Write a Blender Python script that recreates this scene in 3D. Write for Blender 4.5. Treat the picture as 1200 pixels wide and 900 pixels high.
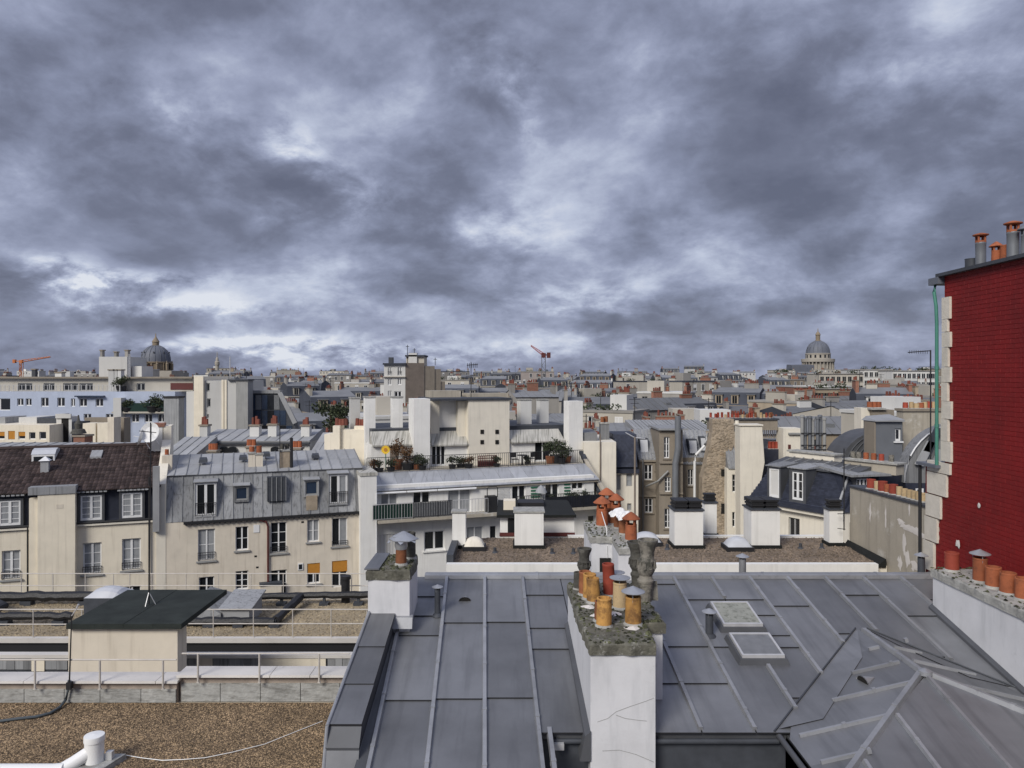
import bpy, math, random
from mathutils import Vector, Matrix
R = random.Random(7)
for o in list(bpy.data.objects): bpy.data.objects.remove(o)
scn = bpy.context.scene
COL = scn.collection
H = 27.0            # eye height above the street
F = 873.0           # focal length in photo pixels (1200 wide)
HY = 440.0          # horizon row in the photo

# ------------------------------------------------------------------ camera
cam = bpy.data.cameras.new('camera'); camo = bpy.data.objects.new('camera', cam); COL.objects.link(camo)
cam.sensor_width = 36.0; cam.lens = 36.0 * F / 1200.0
cam.shift_y = (HY - 450.0) / 1200.0
cam.clip_start = 0.1; cam.clip_end = 6000
camo.location = (0, 0, H); camo.rotation_euler = (math.radians(90), 0, 0)
scn.camera = camo
scn.render.resolution_x = 1024; scn.render.resolution_y = 768

# ------------------------------------------------------------------ sky
SUN_AZ = math.radians(212); SUN_EL = math.radians(36)      # azimuth clockwise from +Y: behind and to the left
EXPOSURE = 1.0; SKY_STRENGTH = 1.14 / 2 ** EXPOSURE
world = bpy.data.worlds.new('World'); scn.world = world; world.use_nodes = True
def build_sky():
    nt = world.node_tree; N = nt.nodes; L = nt.links; N.clear()
    def nd(t, **k):
        n = N.new(t)
        for a, b in k.items(): setattr(n, a, b)
        return n
    def val(x, s):
        if isinstance(x, (int, float)): s.default_value = x
        else: L.new(x, s)
    def ma(op, a, b=0.0, c=None, clamp=False):
        n = nd('ShaderNodeMath', operation=op); n.use_clamp = clamp
        val(a, n.inputs[0]); val(b, n.inputs[1])
        if c is not None: val(c, n.inputs[2])
        return n.outputs[0]
    out = nd('ShaderNodeOutputWorld'); bg = nd('ShaderNodeBackground')
    L.new(bg.outputs[0], out.inputs[0])
    tc = nd('ShaderNodeTexCoord')
    nrm = nd('ShaderNodeVectorMath', operation='NORMALIZE'); L.new(tc.outputs['Generated'], nrm.inputs[0])
    sep = nd('ShaderNodeSeparateXYZ'); L.new(nrm.outputs[0], sep.inputs[0])
    zc = ma('MAXIMUM', sep.outputs[2], 0.0)
    zz = ma('ADD', zc, 0.42)
    u = ma('DIVIDE', sep.outputs[0], zz); v = ma('DIVIDE', sep.outputs[1], zz)
    cb = nd('ShaderNodeCombineXYZ'); L.new(u, cb.inputs[0]); L.new(v, cb.inputs[1]); cb.inputs[2].default_value = 3.7
    def noise(scale, det, rough, dist, off, sx=1.0, sy=1.0):
        mp = nd('ShaderNodeMapping'); mp.inputs['Location'].default_value = off
        mp.inputs['Scale'].default_value = (sx, sy, 1); mp.inputs['Rotation'].default_value = (0, 0, 0.35)
        L.new(cb.outputs[0], mp.inputs[0])
        n = nd('ShaderNodeTexNoise'); L.new(mp.outputs[0], n.inputs['Vector'])
        n.inputs['Scale'].default_value = scale; n.inputs['Detail'].default_value = det
        n.inputs['Roughness'].default_value = rough; n.inputs['Distortion'].default_value = dist
        return n.outputs[0]
    big = noise(1.5, 2, 0.45, 0.3, (4.1, 1.3, 0))
    mid = noise(4.4, 8, 0.57, 0.3, (0.6, 7.7, 0))
    fine = noise(12., 9, 0.62, 0.2, (2.2, 3.1, 0))
    t = ma('MULTIPLY', big, 0.30); t = ma('MULTIPLY_ADD', mid, 0.50, t); t = ma('MULTIPLY_ADD', fine, 0.24, t); t = ma('SUBTRACT', t, .02)
    vm = nd('ShaderNodeVectorMath', operation='MULTIPLY_ADD')          # rounded cloud cells, torn by the noise
    nv = nd('ShaderNodeTexNoise'); nv.inputs['Scale'].default_value = 4.0; nv.inputs['Detail'].default_value = 5; L.new(cb.outputs[0], nv.inputs['Vector'])
    L.new(nv.outputs['Color'], vm.inputs[0]); vm.inputs[1].default_value = (.5, .5, .5); L.new(cb.outputs[0], vm.inputs[2])
    vo = nd('ShaderNodeTexVoronoi'); vo.feature = 'SMOOTH_F1'; vo.inputs['Scale'].default_value = 3.6; vo.inputs['Smoothness'].default_value = .7; L.new(vm.outputs[0], vo.inputs['Vector'])
    t = ma('MULTIPLY_ADD', ma('SUBTRACT', vo.outputs['Distance'], .40), 0.30, t)
    t = ma('SUBTRACT', t, 0.50)                       # about zero mean
    # breaks where the cloud sheet is thin: (photo direction x, elevation, half width, half height, strength)
    breaks = [(-0.02, 0.44, .05, .05, .14), (0.04, .38, .03, .06, .15), (-0.27, .31, .05, .04, .22), (-0.23, .25, .06, .04, .15),
              (-0.42, .35, .07, .04, .12), (-0.62, .155, .07, .016, .26), (-0.53, .135, .10, .018, .34), (-0.43, .10, .10, .016, .28), (-0.32, .045, .16, .012, .26),
              (-0.20, .035, .25, .016, .14), (.10, .055, .3, .016, .06), (.02, .20, .07, .05, .12), (.10, .11, .12, .03, .11), (.55, .42, .2, .08, .06), (.3, .075, .5, .03, -.05),
              (0.25, .30, .25, .09, -.05), (-0.45, .20, .22, .045, -.08), (0.0, .17, .12, .04, -.04), (-.2, .45, .2, .06, -.04), (-0.62, .075, .12, .022, -.09)]
    ymax = ma('MAXIMUM', sep.outputs[1], 0.05)
    az = ma('DIVIDE', sep.outputs[0], ymax); el = ma('DIVIDE', sep.outputs[2], ymax)
    front = ma('GREATER_THAN', sep.outputs[1], 0.1)
    # ragged edges for the breaks
    rag = ma('MULTIPLY', ma('SUBTRACT', mid, 0.5), 0.20); rag2 = ma('MULTIPLY', ma('SUBTRACT', fine, 0.5), 0.10)
    az = ma('ADD', az, ma('MULTIPLY', rag, 1.4)); el = ma('ADD', el, ma('MULTIPLY', rag2, 0.55))
    tot = None
    for a, e, wa, we, s in breaks:
        da = ma('DIVIDE', ma('SUBTRACT', az, a), wa); de = ma('DIVIDE', ma('SUBTRACT', el, e), we)
        d2 = ma('MULTIPLY_ADD', da, da, ma('MULTIPLY', de, de))
        g = ma('MULTIPLY', ma('POWER', 2.718, ma('MULTIPLY', d2, -1.0)), s * .70)
        tot = g if tot is None else ma('ADD', tot, g)
    tot = ma('MULTIPLY', tot, front)
    # breaks follow the cloud texture so they tear instead of glowing
    tear = ma('MULTIPLY_ADD', ma('SUBTRACT', mid, 0.5), 2.6, ma('MULTIPLY_ADD', ma('SUBTRACT', fine, .5), 2.2, 1.0))
    tear = ma('MINIMUM', ma('MAXIMUM', tear, 0.15), 1.9)
    t = ma('MULTIPLY_ADD', tot, tear, t)
    ramp = nd('ShaderNodeValToRGB'); L.new(ma('ADD', ma('MULTIPLY', t, 2.15), 0.385), ramp.inputs[0])
    e = ramp.color_ramp.elements
    e[0].position = 0.06; e[0].color = (0.112, 0.124, 0.180, 1)
    e[1].position = 1.0; e[1].color = (0.66, 0.69, 0.76, 1)
    for p, c in ((0.28, (0.152, 0.168, 0.238, 1)), (0.46, (0.215, 0.240, 0.338, 1)), (0.62, (0.30, 0.332, 0.455, 1)), (0.80, (0.46, 0.505, 0.63, 1))):
        k = e.new(p); k.color = c
    sky = nd('ShaderNodeTexSky'); sky.sky_type = 'NISHITA'; sky.sun_disc = False
    sky.sun_elevation = SUN_EL; sky.sun_rotation = SUN_AZ; sky.altitude = 50
    sk = nd('ShaderNodeMixRGB', blend_type='MULTIPLY'); sk.inputs[0].default_value = 1.0
    L.new(sky.outputs[0], sk.inputs[1]); sk.inputs[2].default_value = (0.05, 0.05, 0.05, 1)
    # the overcast dome brightens towards the zenith
    zen = nd('ShaderNodeMapRange'); zen.interpolation_type = 'SMOOTHSTEP'
    zen.inputs[1].default_value = 0.40; zen.inputs[2].default_value = 1.0; zen.inputs[3].default_value = 1.0; zen.inputs[4].default_value = 2.1
    L.new(sep.outputs[2], zen.inputs[0])
    mu = nd('ShaderNodeMixRGB', blend_type='MULTIPLY'); mu.inputs[0].default_value = 1.0
    L.new(ramp.outputs[0], mu.inputs[1]); L.new(zen.outputs[0], mu.inputs[2])
    mx = nd('ShaderNodeMixRGB', blend_type='MIX'); mx.inputs[0].default_value = 0.06
    L.new(mu.outputs[0], mx.inputs[1]); L.new(sk.outputs[0], mx.inputs[2])
    L.new(mx.outputs[0], bg.inputs[0]); bg.inputs[1].default_value = SKY_STRENGTH
build_sky()
world.cycles.sampling_method = 'MANUAL'; world.cycles.sample_map_resolution = 256
sun = bpy.data.lights.new('sun', 'SUN'); suno = bpy.data.objects.new('sun', sun); COL.objects.link(suno)
sun.energy = 1.5; sun.angle = math.radians(22); sun.color = (1.0, 0.955, 0.885)
sd = Vector((math.sin(SUN_AZ) * math.cos(SUN_EL), math.cos(SUN_AZ) * math.cos(SUN_EL), math.sin(SUN_EL)))
suno.rotation_euler = (-sd).to_track_quat('-Z', 'Y').to_euler(); suno.location = (-20, -20, 90)
vs = scn.view_settings; vs.view_transform = 'Standard'; vs.look = 'None'; vs.gamma = 1.0; vs.use_curve_mapping = False
vs.exposure = EXPOSURE

# ------------------------------------------------------------------ materials
MATS = {}
def mat(name, col, rough=.8, var=.18, scale=1.2, streak=0., streak_col=(.08, .08, .075), sscale=(5, 5, .35), spot=0., spot_col=(.05, .05, .04),
        pscale=6., bump=0., bscale=30., metal=0., island=0., objvar=0., spec=.4, emit=None, sthr=.52, pthr=.60):
    m = bpy.data.materials.new(name); m.use_nodes = True; nt = m.node_tree; N = nt.nodes; L = nt.links
    b = N['Principled BSDF']; b.inputs['Roughness'].default_value = rough; b.inputs['Metallic'].default_value = metal
    b.inputs['Specular IOR Level'].default_value = spec
    geo = N.new('ShaderNodeNewGeometry')
    def noise(sc, det=6, vec=None, rg=.6):
        n = N.new('ShaderNodeTexNoise'); n.inputs['Scale'].default_value = sc; n.inputs['Detail'].default_value = det; n.inputs['Roughness'].default_value = rg
        L.new(vec if vec is not None else geo.outputs['Position'], n.inputs['Vector']); return n.outputs[0]
    def mrange(x, a, b_, c, d):
        n = N.new('ShaderNodeMapRange'); L.new(x, n.inputs[0])
        for i, q in enumerate((a, b_, c, d)): n.inputs[i + 1].default_value = q
        return n.outputs[0]
    def mix(fac, a, b_, mode='MIX'):
        n = N.new('ShaderNodeMixRGB'); n.blend_type = mode
        for s, x in zip(n.inputs, (fac, a, b_)):
            if isinstance(x, (int, float)): s.default_value = x
            elif isinstance(x, tuple): s.default_value = (*x, 1)[:4]
            else: L.new(x, s)
        return n.outputs[0]
    c = None
    if var: c = mix(1.0, col, mrange(noise(scale), .25, .75, 1 - var, 1 + var), 'MULTIPLY')
    if streak:
        mp = N.new('ShaderNodeMapping'); mp.inputs['Scale'].default_value = sscale; L.new(geo.outputs['Position'], mp.inputs[0])
        f = mrange(noise(1.0, 3, mp.outputs[0], .6), sthr, sthr + .22, 0, streak)
        c = mix(f, c or col, streak_col)
    if spot:
        f = mrange(noise(pscale, 8, None, .7), pthr, pthr + .12, 0, spot); c = mix(f, c or col, spot_col)
    if island: c = mix(1.0, c or col, mrange(geo.outputs['Random Per Island'], 0, 1, 1 - island, 1 + island), 'MULTIPLY')
    if objvar:
        oi = N.new('ShaderNodeObjectInfo'); c = mix(1.0, c or col, mrange(oi.outputs['Random'], 0, 1, 1 - objvar, 1 + objvar), 'MULTIPLY')
    if c is None: b.inputs['Base Color'].default_value = (*col, 1)
    else: L.new(c, b.inputs['Base Color'])
    if bump:
        bn = N.new('ShaderNodeBump'); bn.inputs['Strength'].default_value = bump; bn.inputs['Distance'].default_value = .02
        L.new(noise(bscale, 5), bn.inputs['Height']); L.new(bn.outputs[0], b.inputs['Normal'])
    if emit: b.inputs['Emission Color'].default_value = (*emit, 1); b.inputs['Emission Strength'].default_value = 1
    MATS[name] = m; return m
mat('white', (.76, .75, .715), var=.07, streak=.32, streak_col=(.46, .45, .42), spot=.18, spot_col=(.45, .44, .42), pscale=3, bump=.15)
mat('chimney_white', (.62, .62, .63), var=.09, scale=2.2, streak=.5, streak_col=(.40, .41, .42), sscale=(5, 5, .9), sthr=.5, spot=.3, spot_col=(.36, .36, .35), pscale=5, bump=.14)
mat('cream', (.76, .69, .555), var=.08, streak=.3, streak_col=(.38, .33, .26), bump=.1)
mat('ivory', (.72, .67, .565), var=.07, streak=.35, streak_col=(.42, .39, .33), bump=.1)
mat('beige', (.66, .595, .49), var=.10, streak=.45, streak_col=(.36, .305, .235), bump=.1)
mat('taupe', (.25, .215, .17), var=.10, streak=.35, streak_col=(.15, .13, .105), bump=.1)
mat('grey_wall', (.30, .30, .29), var=.12, streak=.4, streak_col=(.18, .18, .17), bump=.1)
mat('concrete', (.40, .36, .29), var=.15, scale=.9, streak=.55, streak_col=(.22, .20, .165), spot=.85, spot_col=(.68, .66, .60), pscale=.55, pthr=.575, bump=.4)
mat('slab', (.37, .37, .35), var=.25, scale=5, streak=.8, streak_col=(.19, .185, .17), sscale=(5, 5, 26), sthr=.46, bump=.8, bscale=14, objvar=.10)
mat('coping', (.60, .57, .53), var=.12, spot=.35, spot_col=(.3, .29, .26), pscale=5, bump=.3, objvar=.05)
mat('brown_band', (.20, .165, .135), var=.2)
mat('band_pink', (.33, .275, .23), var=.25, scale=4, spot=.4, spot_col=(.15, .12, .1), pscale=6)
mat('blue_wall', (.42, .47, .58), var=.07, streak=.2, streak_col=(.30, .34, .42))
mat('zinc', (.185, .189, .197), rough=.42, var=.30, scale=.75, streak=.50, streak_col=(.105, .108, .115), sscale=(6, .6, .6), sthr=.50, spot=.45, spot_col=(.26, .262, .265), pscale=5.5, bump=.10, bscale=4, metal=.35, objvar=.20, pthr=.64)
mat('zinc_seam', (.30, .306, .318), rough=.40, var=.2, scale=3, metal=.35, objvar=.12, spot=.4, spot_col=(.13, .13, .135), pscale=7, pthr=.56)
mat('zinc_dull', (.085, .088, .095), rough=.55, var=.22, scale=1.3, metal=.2, objvar=.12, spot=.3, spot_col=(.19, .19, .195), pscale=2)
mat('zinc_light', (.335, .34, .345), rough=.65, spec=.25, var=.14, scale=.8, streak=.45, streak_col=(.20, .205, .21), sscale=(6, .5, .5), metal=.1, objvar=.10)
mat('zinc_mansard', (.27, .275, .28), rough=.65, var=.14, scale=1.2, streak=.8, streak_col=(.11, .11, .11), sscale=(10, 10, .30), sthr=.50, spot=.2, spot_col=(.48, .48, .475), pscale=4, pthr=.58, metal=.1, objvar=.30, spec=.25)
mat('zinc_stained', (.34, .35, .37), rough=.6, var=.12, streak=.8, streak_col=(.21, .215, .23), sscale=(6, .5, .5), metal=.05, objvar=.12)
mat('zinc_mossy', (.47, .455, .41), rough=.8, var=.15, streak=.95, streak_col=(.17, .165, .14), sscale=(9, .45, .45), sthr=.46)
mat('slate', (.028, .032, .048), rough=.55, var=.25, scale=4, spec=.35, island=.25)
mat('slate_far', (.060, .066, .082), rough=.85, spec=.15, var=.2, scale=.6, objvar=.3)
mat('zinc_far', (.175, .18, .19), rough=.85, spec=.15, var=.15, scale=.5, objvar=.25)
mat('tile_dark', (.050, .036, .033), rough=.8, spec=.2, var=.25, scale=1.5, island=.45, spot=.25, spot_col=(.13, .10, .085), pscale=1.2)
mat('tile_red', (.30, .085, .05), rough=.8, var=.2, island=.2, objvar=.2)
mat('brick_red', (.188, .0085, .0085), rough=.62, var=.22, scale=.8, streak=.45, streak_col=(.095, .0075, .008), sscale=(3, 3, .35), island=.06, bump=.3, spec=.3)
mat('mortar_red', (.178, .0082, .0084), rough=.8, var=.15)
mat('brick', (.26, .125, .085), rough=.85, var=.25, scale=4, objvar=.2)
mat('stone', (.62, .575, .49), rough=.85, var=.12, scale=5, spot=.2, spot_col=(.4, .36, .3), pscale=9, bump=.4, objvar=.06)
mat('rubble', (.33, .27, .20), rough=.9, var=.3, scale=2, spot=.5, spot_col=(.30, .17, .07), pscale=.8, bump=.8, bscale=8, island=.28)
mat('church_stone', (.36, .33, .28), rough=.85, var=.12, scale=.08)
mat('church_stone_brown', (.25, .20, .14), rough=.85, var=.15, scale=.08)
mat('lead', (.125, .135, .16), rough=.6, var=.15, scale=.1)
mat('terracotta', (.33, .10, .042), rough=.8, var=.22, scale=7, streak=.3, streak_col=(.17, .06, .03), sscale=(14, 14, 4), bump=.25, objvar=.18, spot=.6, spot_col=(.13, .05, .028), pscale=8, pthr=.53)
mat('terracotta_red', (.30, .055, .032), rough=.75, var=.2, scale=7, bump=.2, objvar=.22)
mat('terracotta_rust', (.25, .095, .042), rough=.85, var=.3, scale=9, bump=.3, objvar=.2)
mat('terracotta_yellow', (.46, .245, .070), rough=.8, var=.22, scale=8, streak=.4, streak_col=(.24, .10, .035), sscale=(12, 12, 5), bump=.25, objvar=.15, spot=.75, spot_col=(.15, .075, .03), pscale=7, pthr=.50)
mat('terracotta_pale', (.46, .34, .19), rough=.8, var=.2, scale=8, bump=.2, objvar=.12, spot=.6, spot_col=(.20, .14, .08), pscale=8, pthr=.52)
mat('pot_stone', (.21, .195, .165), rough=.9, var=.35, scale=9, bump=.8, spot=.9, spot_col=(.06, .06, .05), pscale=6, pthr=.47)
mat('pot_stone_dark', (.075, .072, .062), rough=.9, var=.4, scale=9, bump=.8, spot=.5, spot_col=(.27, .26, .22), pscale=8)
mat('soot_recess_black', (.012, .011, .010), rough=.9, var=0)  # sooty flue insides, and the shade of recesses given as flat black
mat('moss_cement', (.125, .12, .095), rough=.95, var=.4, scale=7, spot=.8, spot_col=(.40, .39, .35), pscale=9, pthr=.55, bump=1.0, bscale=22, streak=.7, streak_col=(.035, .036, .024), sscale=(8, 8, 8), sthr=.50)
mat('cap_grey', (.34, .335, .31), rough=.95, var=.3, scale=6, spot=.6, spot_col=(.12, .12, .10), pscale=8, pthr=.55, bump=.9, bscale=18)
mat('gravel', (.245, .175, .105), rough=.95, var=.35, scale=.9, island=.85, bump=.5, bscale=60)
mat('gravel_bed', (.15, .105, .064), rough=.98, var=.4, scale=40, bump=1.0, bscale=60)
mat('gravel_mid', (.165, .128, .095), rough=.98, var=.28, scale=.9, spot=.35, spot_col=(.12, .10, .075), pscale=2.0, island=.5, bump=.6, bscale=30)
mat('gravel_tan', (.29, .235, .155), rough=.98, var=.2, scale=.8, spot=.25, spot_col=(.23, .22, .12), pscale=.7, island=.4, bump=.5, bscale=25)
mat('membrane', (.013, .014, .013), rough=.85, var=.3, scale=3, bump=.2, spec=.3)
mat('black_wrap', (.016, .016, .018), rough=.5, var=.3, scale=12, bump=.8, bscale=14, spot=.3, spot_col=(.07, .07, .075), pscale=12)
mat('galv', (.55, .55, .55), rough=.45, var=.12, scale=8, metal=.35)
mat('rail_pale', (.50, .465, .42), rough=.6, var=.15, scale=6)
mat('lead_dark', (.05, .055, .065), rough=.6, var=.25, scale=5)
mat('sheet_metal', (.40, .41, .425), rough=.4, var=.12, scale=6, metal=.5, spot=.25, spot_col=(.2, .17, .14), pscale=10)
mat('frame_white', (.74, .74, .73), rough=.5, var=.05, scale=4)
mat('frame_grey', (.30, .30, .29), rough=.6, var=.08, scale=4)
mat('glass', (.016, .018, .021), rough=.06, var=.3, scale=.9, spec=.5)
mat('glass_blue', (.03, .045, .075), rough=.06, var=.3, scale=.5, spec=.6)
mat('glass_curtain', (.30, .31, .32), rough=.12, var=.15, scale=3, streak=.6, streak_col=(.17, .18, .19), sscale=(16, 16, .3), spec=.5)
mat('glass_moss', (.27, .275, .235), rough=.45, var=.2, scale=9, spot=.7, spot_col=(.10, .105, .075), pscale=12, pthr=.5, spec=.5)
mat('glass_wired', (.16, .165, .17), rough=.3, var=.22, scale=8, spot=.4, spot_col=(.08, .08, .075), pscale=14, spec=.5)
mat('acrylic', (.50, .51, .53), rough=.3, var=.12, scale=2, spec=.5)
mat('iron', (.018, .018, .020), rough=.6, var=.1)
mat('green_pipe', (.055, .20, .15), rough=.6, var=.15, scale=5, spot=.3, spot_col=(.25, .4, .34), pscale=4)
mat('pipe_grey', (.17, .18, .195), rough=.5, var=.12, metal=.2)
mat('pipe_red', (.10, .025, .022), rough=.6, var=.1)
mat('pvc', (.80, .80, .78), rough=.35, var=.04)
mat('hose', (.07, .085, .095), rough=.5, var=.1)
mat('blind_orange', (.48, .21, .03), rough=.8, var=.1, scale=5)
mat('shutter', (.60, .59, .56), rough=.7, var=.05)
mat('bitumen', (.026, .031, .028), rough=.85, var=.35, scale=2.5, bump=.2, spec=.25)
mat('moss', (.055, .058, .030), rough=.98, var=.5, scale=9, island=.8)
mat('leaf', (.040, .052, .024), rough=.8, var=.2, scale=8, island=.5)
mat('leaf_dry', (.12, .065, .03), rough=.85, var=.2, scale=8, island=.5)
mat('bark', (.06, .045, .033), rough=.9, var=.2)
mat('flower_yellow', (.75, .48, .03), rough=.7, var=.1)
mat('crane_red', (.42, .055, .03), rough=.6, var=.1)
mat('crane_orange', (.50, .16, .05), rough=.6, var=.1)
mat('screen_green', (.007, .028, .021), rough=.4, var=.15)
mat('tin_green', (.03, .14, .08), rough=.6, var=.1)
mat('asphalt', (.05, .05, .05), rough=.95, var=.2)
mat('far_cream', (.44, .41, .35), rough=.85, var=.10, scale=.25, streak=.3, streak_col=(.29, .265, .22), sscale=(1, 1, .12), objvar=.16)
mat('far_white', (.56, .555, .53), rough=.85, var=.08, scale=.25, streak=.3, streak_col=(.38, .37, .35), sscale=(1, 1, .12), objvar=.14)
mat('far_tan', (.35, .29, .215), rough=.85, var=.12, scale=.25, streak=.3, streak_col=(.22, .185, .14), sscale=(1, 1, .12), objvar=.18)
mat('far_grey', (.29, .275, .25), rough=.85, var=.12, scale=.25, streak=.3, streak_col=(.18, .17, .155), sscale=(1, 1, .12), objvar=.18)
mat('far_pink', (.40, .35, .32), rough=.85, var=.08, scale=.25, objvar=.1)
mat('far_pot', (.155, .050, .034), rough=.85, var=.2, island=.35, scale=2)
mat('lime_white', (.66, .62, .57), rough=.9, var=.1)

# ------------------------------------------------------------------ mesh building
WL = {}            # world location of every parent, photo-eye heights (z = 0 at the eye)
class Fr:          # a facade frame: s along the wall, v inwards, z up (relative to the eye)
    def __init__(self, ox, oy, yaw=0.0):
        self.ox, self.oy, self.c, self.n = ox, oy, math.cos(math.radians(yaw)), math.sin(math.radians(yaw))
    def __call__(self, p):
        s, v, z = p; return (self.ox + self.c * s - self.n * v, self.oy + self.n * s + self.c * v, z)
    def s(self, px, v=0.):
        r = (px - 600.) / F; return (r * (self.oy + self.c * v) - self.ox + self.n * v) / (self.c - r * self.n)
    def z(self, px, py, v=0.):
        s = self.s(px, v); return -(py - HY) / F * (self.oy + self.n * s + self.c * v)
ID = Fr(0, 0, 0)
def P(px, py, Y): return ((px - 600.) / F * Y, Y, -(py - HY) / F * Y)
class MB:
    def __init__(self, fr=None): self.v = []; self.f = []; self.m = []; self.fr = fr; self.cm = 0; self.sm = []; self.smooth = False
    def add(self, pts, faces):
        n = len(self.v)
        self.v += [self.fr(p) for p in pts] if self.fr else [tuple(p) for p in pts]
        for f in faces: self.f.append(tuple(i + n for i in f)); self.m.append(self.cm); self.sm.append(self.smooth)
        return self
    def poly(self, *pts): return self.add(pts, [tuple(range(len(pts)))])
    def box(self, x0, x1, y0, y1, z0, z1):
        return self.hull([(x0, y0, z0), (x1, y0, z0), (x1, y1, z0), (x0, y1, z0)], [(x0, y0, z1), (x1, y0, z1), (x1, y1, z1), (x0, y1, z1)])
    def hull(self, bot, top):
        n = len(bot); return self.add(list(bot) + list(top), [tuple(reversed(range(n))), tuple(range(n, 2 * n))] + [(i, (i + 1) % n, n + (i + 1) % n, n + i) for i in range(n)])
    def prism(self, prof, s0, s1):         # prof: (v,z) outline, extruded along s
        n = len(prof); a = [(s0, v, z) for v, z in prof]; b = [(s1, v, z) for v, z in prof]
        return self.add(a + b, [tuple(range(n)), tuple(reversed(range(n, 2 * n)))] + [(i, n + i, n + (i + 1) % n, (i + 1) % n) for i in range(n)])
    def beam(self, a, b, w, h, up=(0, 0, 1), top=1.0):       # centred sideways, sitting on the line a-b
        a = Vector(a); b = Vector(b); d = (b - a).normalized(); u = Vector(up); s = d.cross(u).normalized(); u = s.cross(d).normalized()
        q = []
        for p in (a, b): q += [p - s * w / 2, p + s * w / 2, p + s * w / 2 * top + u * h, p - s * w / 2 * top + u * h]
        return self.add([tuple(x) for x in q], [(0, 1, 2, 3), (7, 6, 5, 4), (0, 4, 5, 1), (1, 5, 6, 2), (2, 6, 7, 3), (3, 7, 4, 0)])
    def rod(self, a, b, r, n=6, r2=None):
        a = Vector(a); b = Vector(b); d = (b - a).normalized(); t = Vector((0, 0, 1)) if abs(d.z) < .9 else Vector((1, 0, 0))
        s = d.cross(t).normalized(); u = s.cross(d); r2 = r if r2 is None else r2; q = []
        for p, rr in ((a, r), (b, r2)): q += [tuple(p + (s * math.cos(k * 2 * math.pi / n) + u * math.sin(k * 2 * math.pi / n)) * rr) for k in range(n)]
        sm = self.smooth; self.smooth = n > 6
        self.add(q, [(i, (i + 1) % n, n + (i + 1) % n, n + i) for i in range(n)]); self.smooth = sm
        self.f += [tuple(len(self.v) - 2 * n + i for i in reversed(range(n))), tuple(len(self.v) - n + i for i in range(n))]; self.m += [self.cm] * 2; self.sm += [False] * 2
        return self
    def tube(self, pts, r, n=8, wob=0.):
        rings = []
        P_ = [Vector(p) for p in pts]
        for i, p in enumerate(P_):
            d = (P_[min(i + 1, len(P_) - 1)] - P_[max(i - 1, 0)]).normalized(); t = Vector((0, 0, 1)) if abs(d.z) < .95 else Vector((1, 0, 0))
            s = d.cross(t).normalized(); u = s.cross(d); rr = r * (1 + R.uniform(-wob, wob))
            rings += [tuple(p + (s * math.cos(k * 2 * math.pi / n) + u * math.sin(k * 2 * math.pi / n)) * rr) for k in range(n)]
        m = len(P_); sm = self.smooth; self.smooth = True
        self.add(rings, [(j * n + i, j * n + (i + 1) % n, (j + 1) * n + (i + 1) % n, (j + 1) * n + i) for j in range(m - 1) for i in range(n)])
        self.smooth = sm
        k = len(self.v) - m * n
        self.f += [tuple(k + i for i in range(n)), tuple(k + (m - 1) * n + i for i in reversed(range(n)))]; self.m += [self.cm] * 2; self.sm += [False] * 2
        return self
    def lathe(self, c, prof, n=16, lean=(0, 0), a0=0.):        # prof: (radius, height) from bottom to top
        pts = []
        for r, h in prof: pts += [(c[0] + lean[0] * h + r * math.cos(a0 + k * 2 * math.pi / n), c[1] + lean[1] * h + r * math.sin(a0 + k * 2 * math.pi / n), c[2] + h) for k in range(n)]
        m = len(prof); sm = self.smooth; self.smooth = n > 6
        self.add(pts, [(j * n + i, j * n + (i + 1) % n, (j + 1) * n + (i + 1) % n, (j + 1) * n + i) for j in range(m - 1) for i in range(n)]); self.smooth = sm
        return self
    def sheet(self, c00, c10, c11, c01, nx=3, ny=6, amp=.003, th=.006, down=(0, 0, -1)):   # slightly buckled metal sheet with folded edges
        c00, c10, c11, c01 = map(Vector, (c00, c10, c11, c01)); g = []
        for j in range(ny + 1):
            for i in range(nx + 1):
                a = i / nx; b = j / ny; p = (c00 * (1 - a) + c10 * a) * (1 - b) + (c01 * (1 - a) + c11 * a) * b
                if 0 < i < nx and 0 < j < ny: p = p + Vector((0, 0, R.uniform(-amp, amp)))
                g.append(tuple(p))
        W = nx + 1; fs = [(j * W + i, j * W + i + 1, (j + 1) * W + i + 1, (j + 1) * W + i) for j in range(ny) for i in range(nx)]
        sm = self.smooth; self.smooth = True; self.add(g, fs); self.smooth = sm
        dn = Vector(down) * th; oc = self.cm; self.cm = 1  # edges take the second material; a dark one paints lap shade and joint dirt
        for a, b in ((c00, c10), (c10, c11), (c11, c01), (c01, c00)): self.poly(a, a + dn, b + dn, b)
        self.cm = oc; return self
    def build(self, name, mats, parent=None, kind=None, label=None, cat=None, group=None):
        mats = [mats] if isinstance(mats, str) else mats
        xs = [p[0] for p in self.v]; ys = [p[1] for p in self.v]; zs = [p[2] for p in self.v]
        o = ((min(xs) + max(xs)) / 2, (min(ys) + max(ys)) / 2, min(zs))
        me = bpy.data.meshes.new(name); me.from_pydata([(p[0] - o[0], p[1] - o[1], p[2] - o[2]) for p in self.v], [], self.f)
        for m in mats: me.materials.append(MATS[m])
        if len(mats) > 1: me.polygons.foreach_set('material_index', self.m)
        if any(self.sm): me.polygons.foreach_set('use_smooth', self.sm)
        me.update()
        if any(self.sm): me.set_sharp_from_angle(angle=math.radians(38))
        ob = bpy.data.objects.new(name, me); COL.objects.link(ob); place(ob, o, parent); tag(ob, label, cat, group, kind); return ob
def place(ob, o, parent):
    WL[ob] = o
    if parent is not None:
        ob.parent = parent; q = WL[parent]; ob.location = (o[0] - q[0], o[1] - q[1], o[2] - q[2])
    else: ob.location = (o[0], o[1], o[2] + H)
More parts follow.
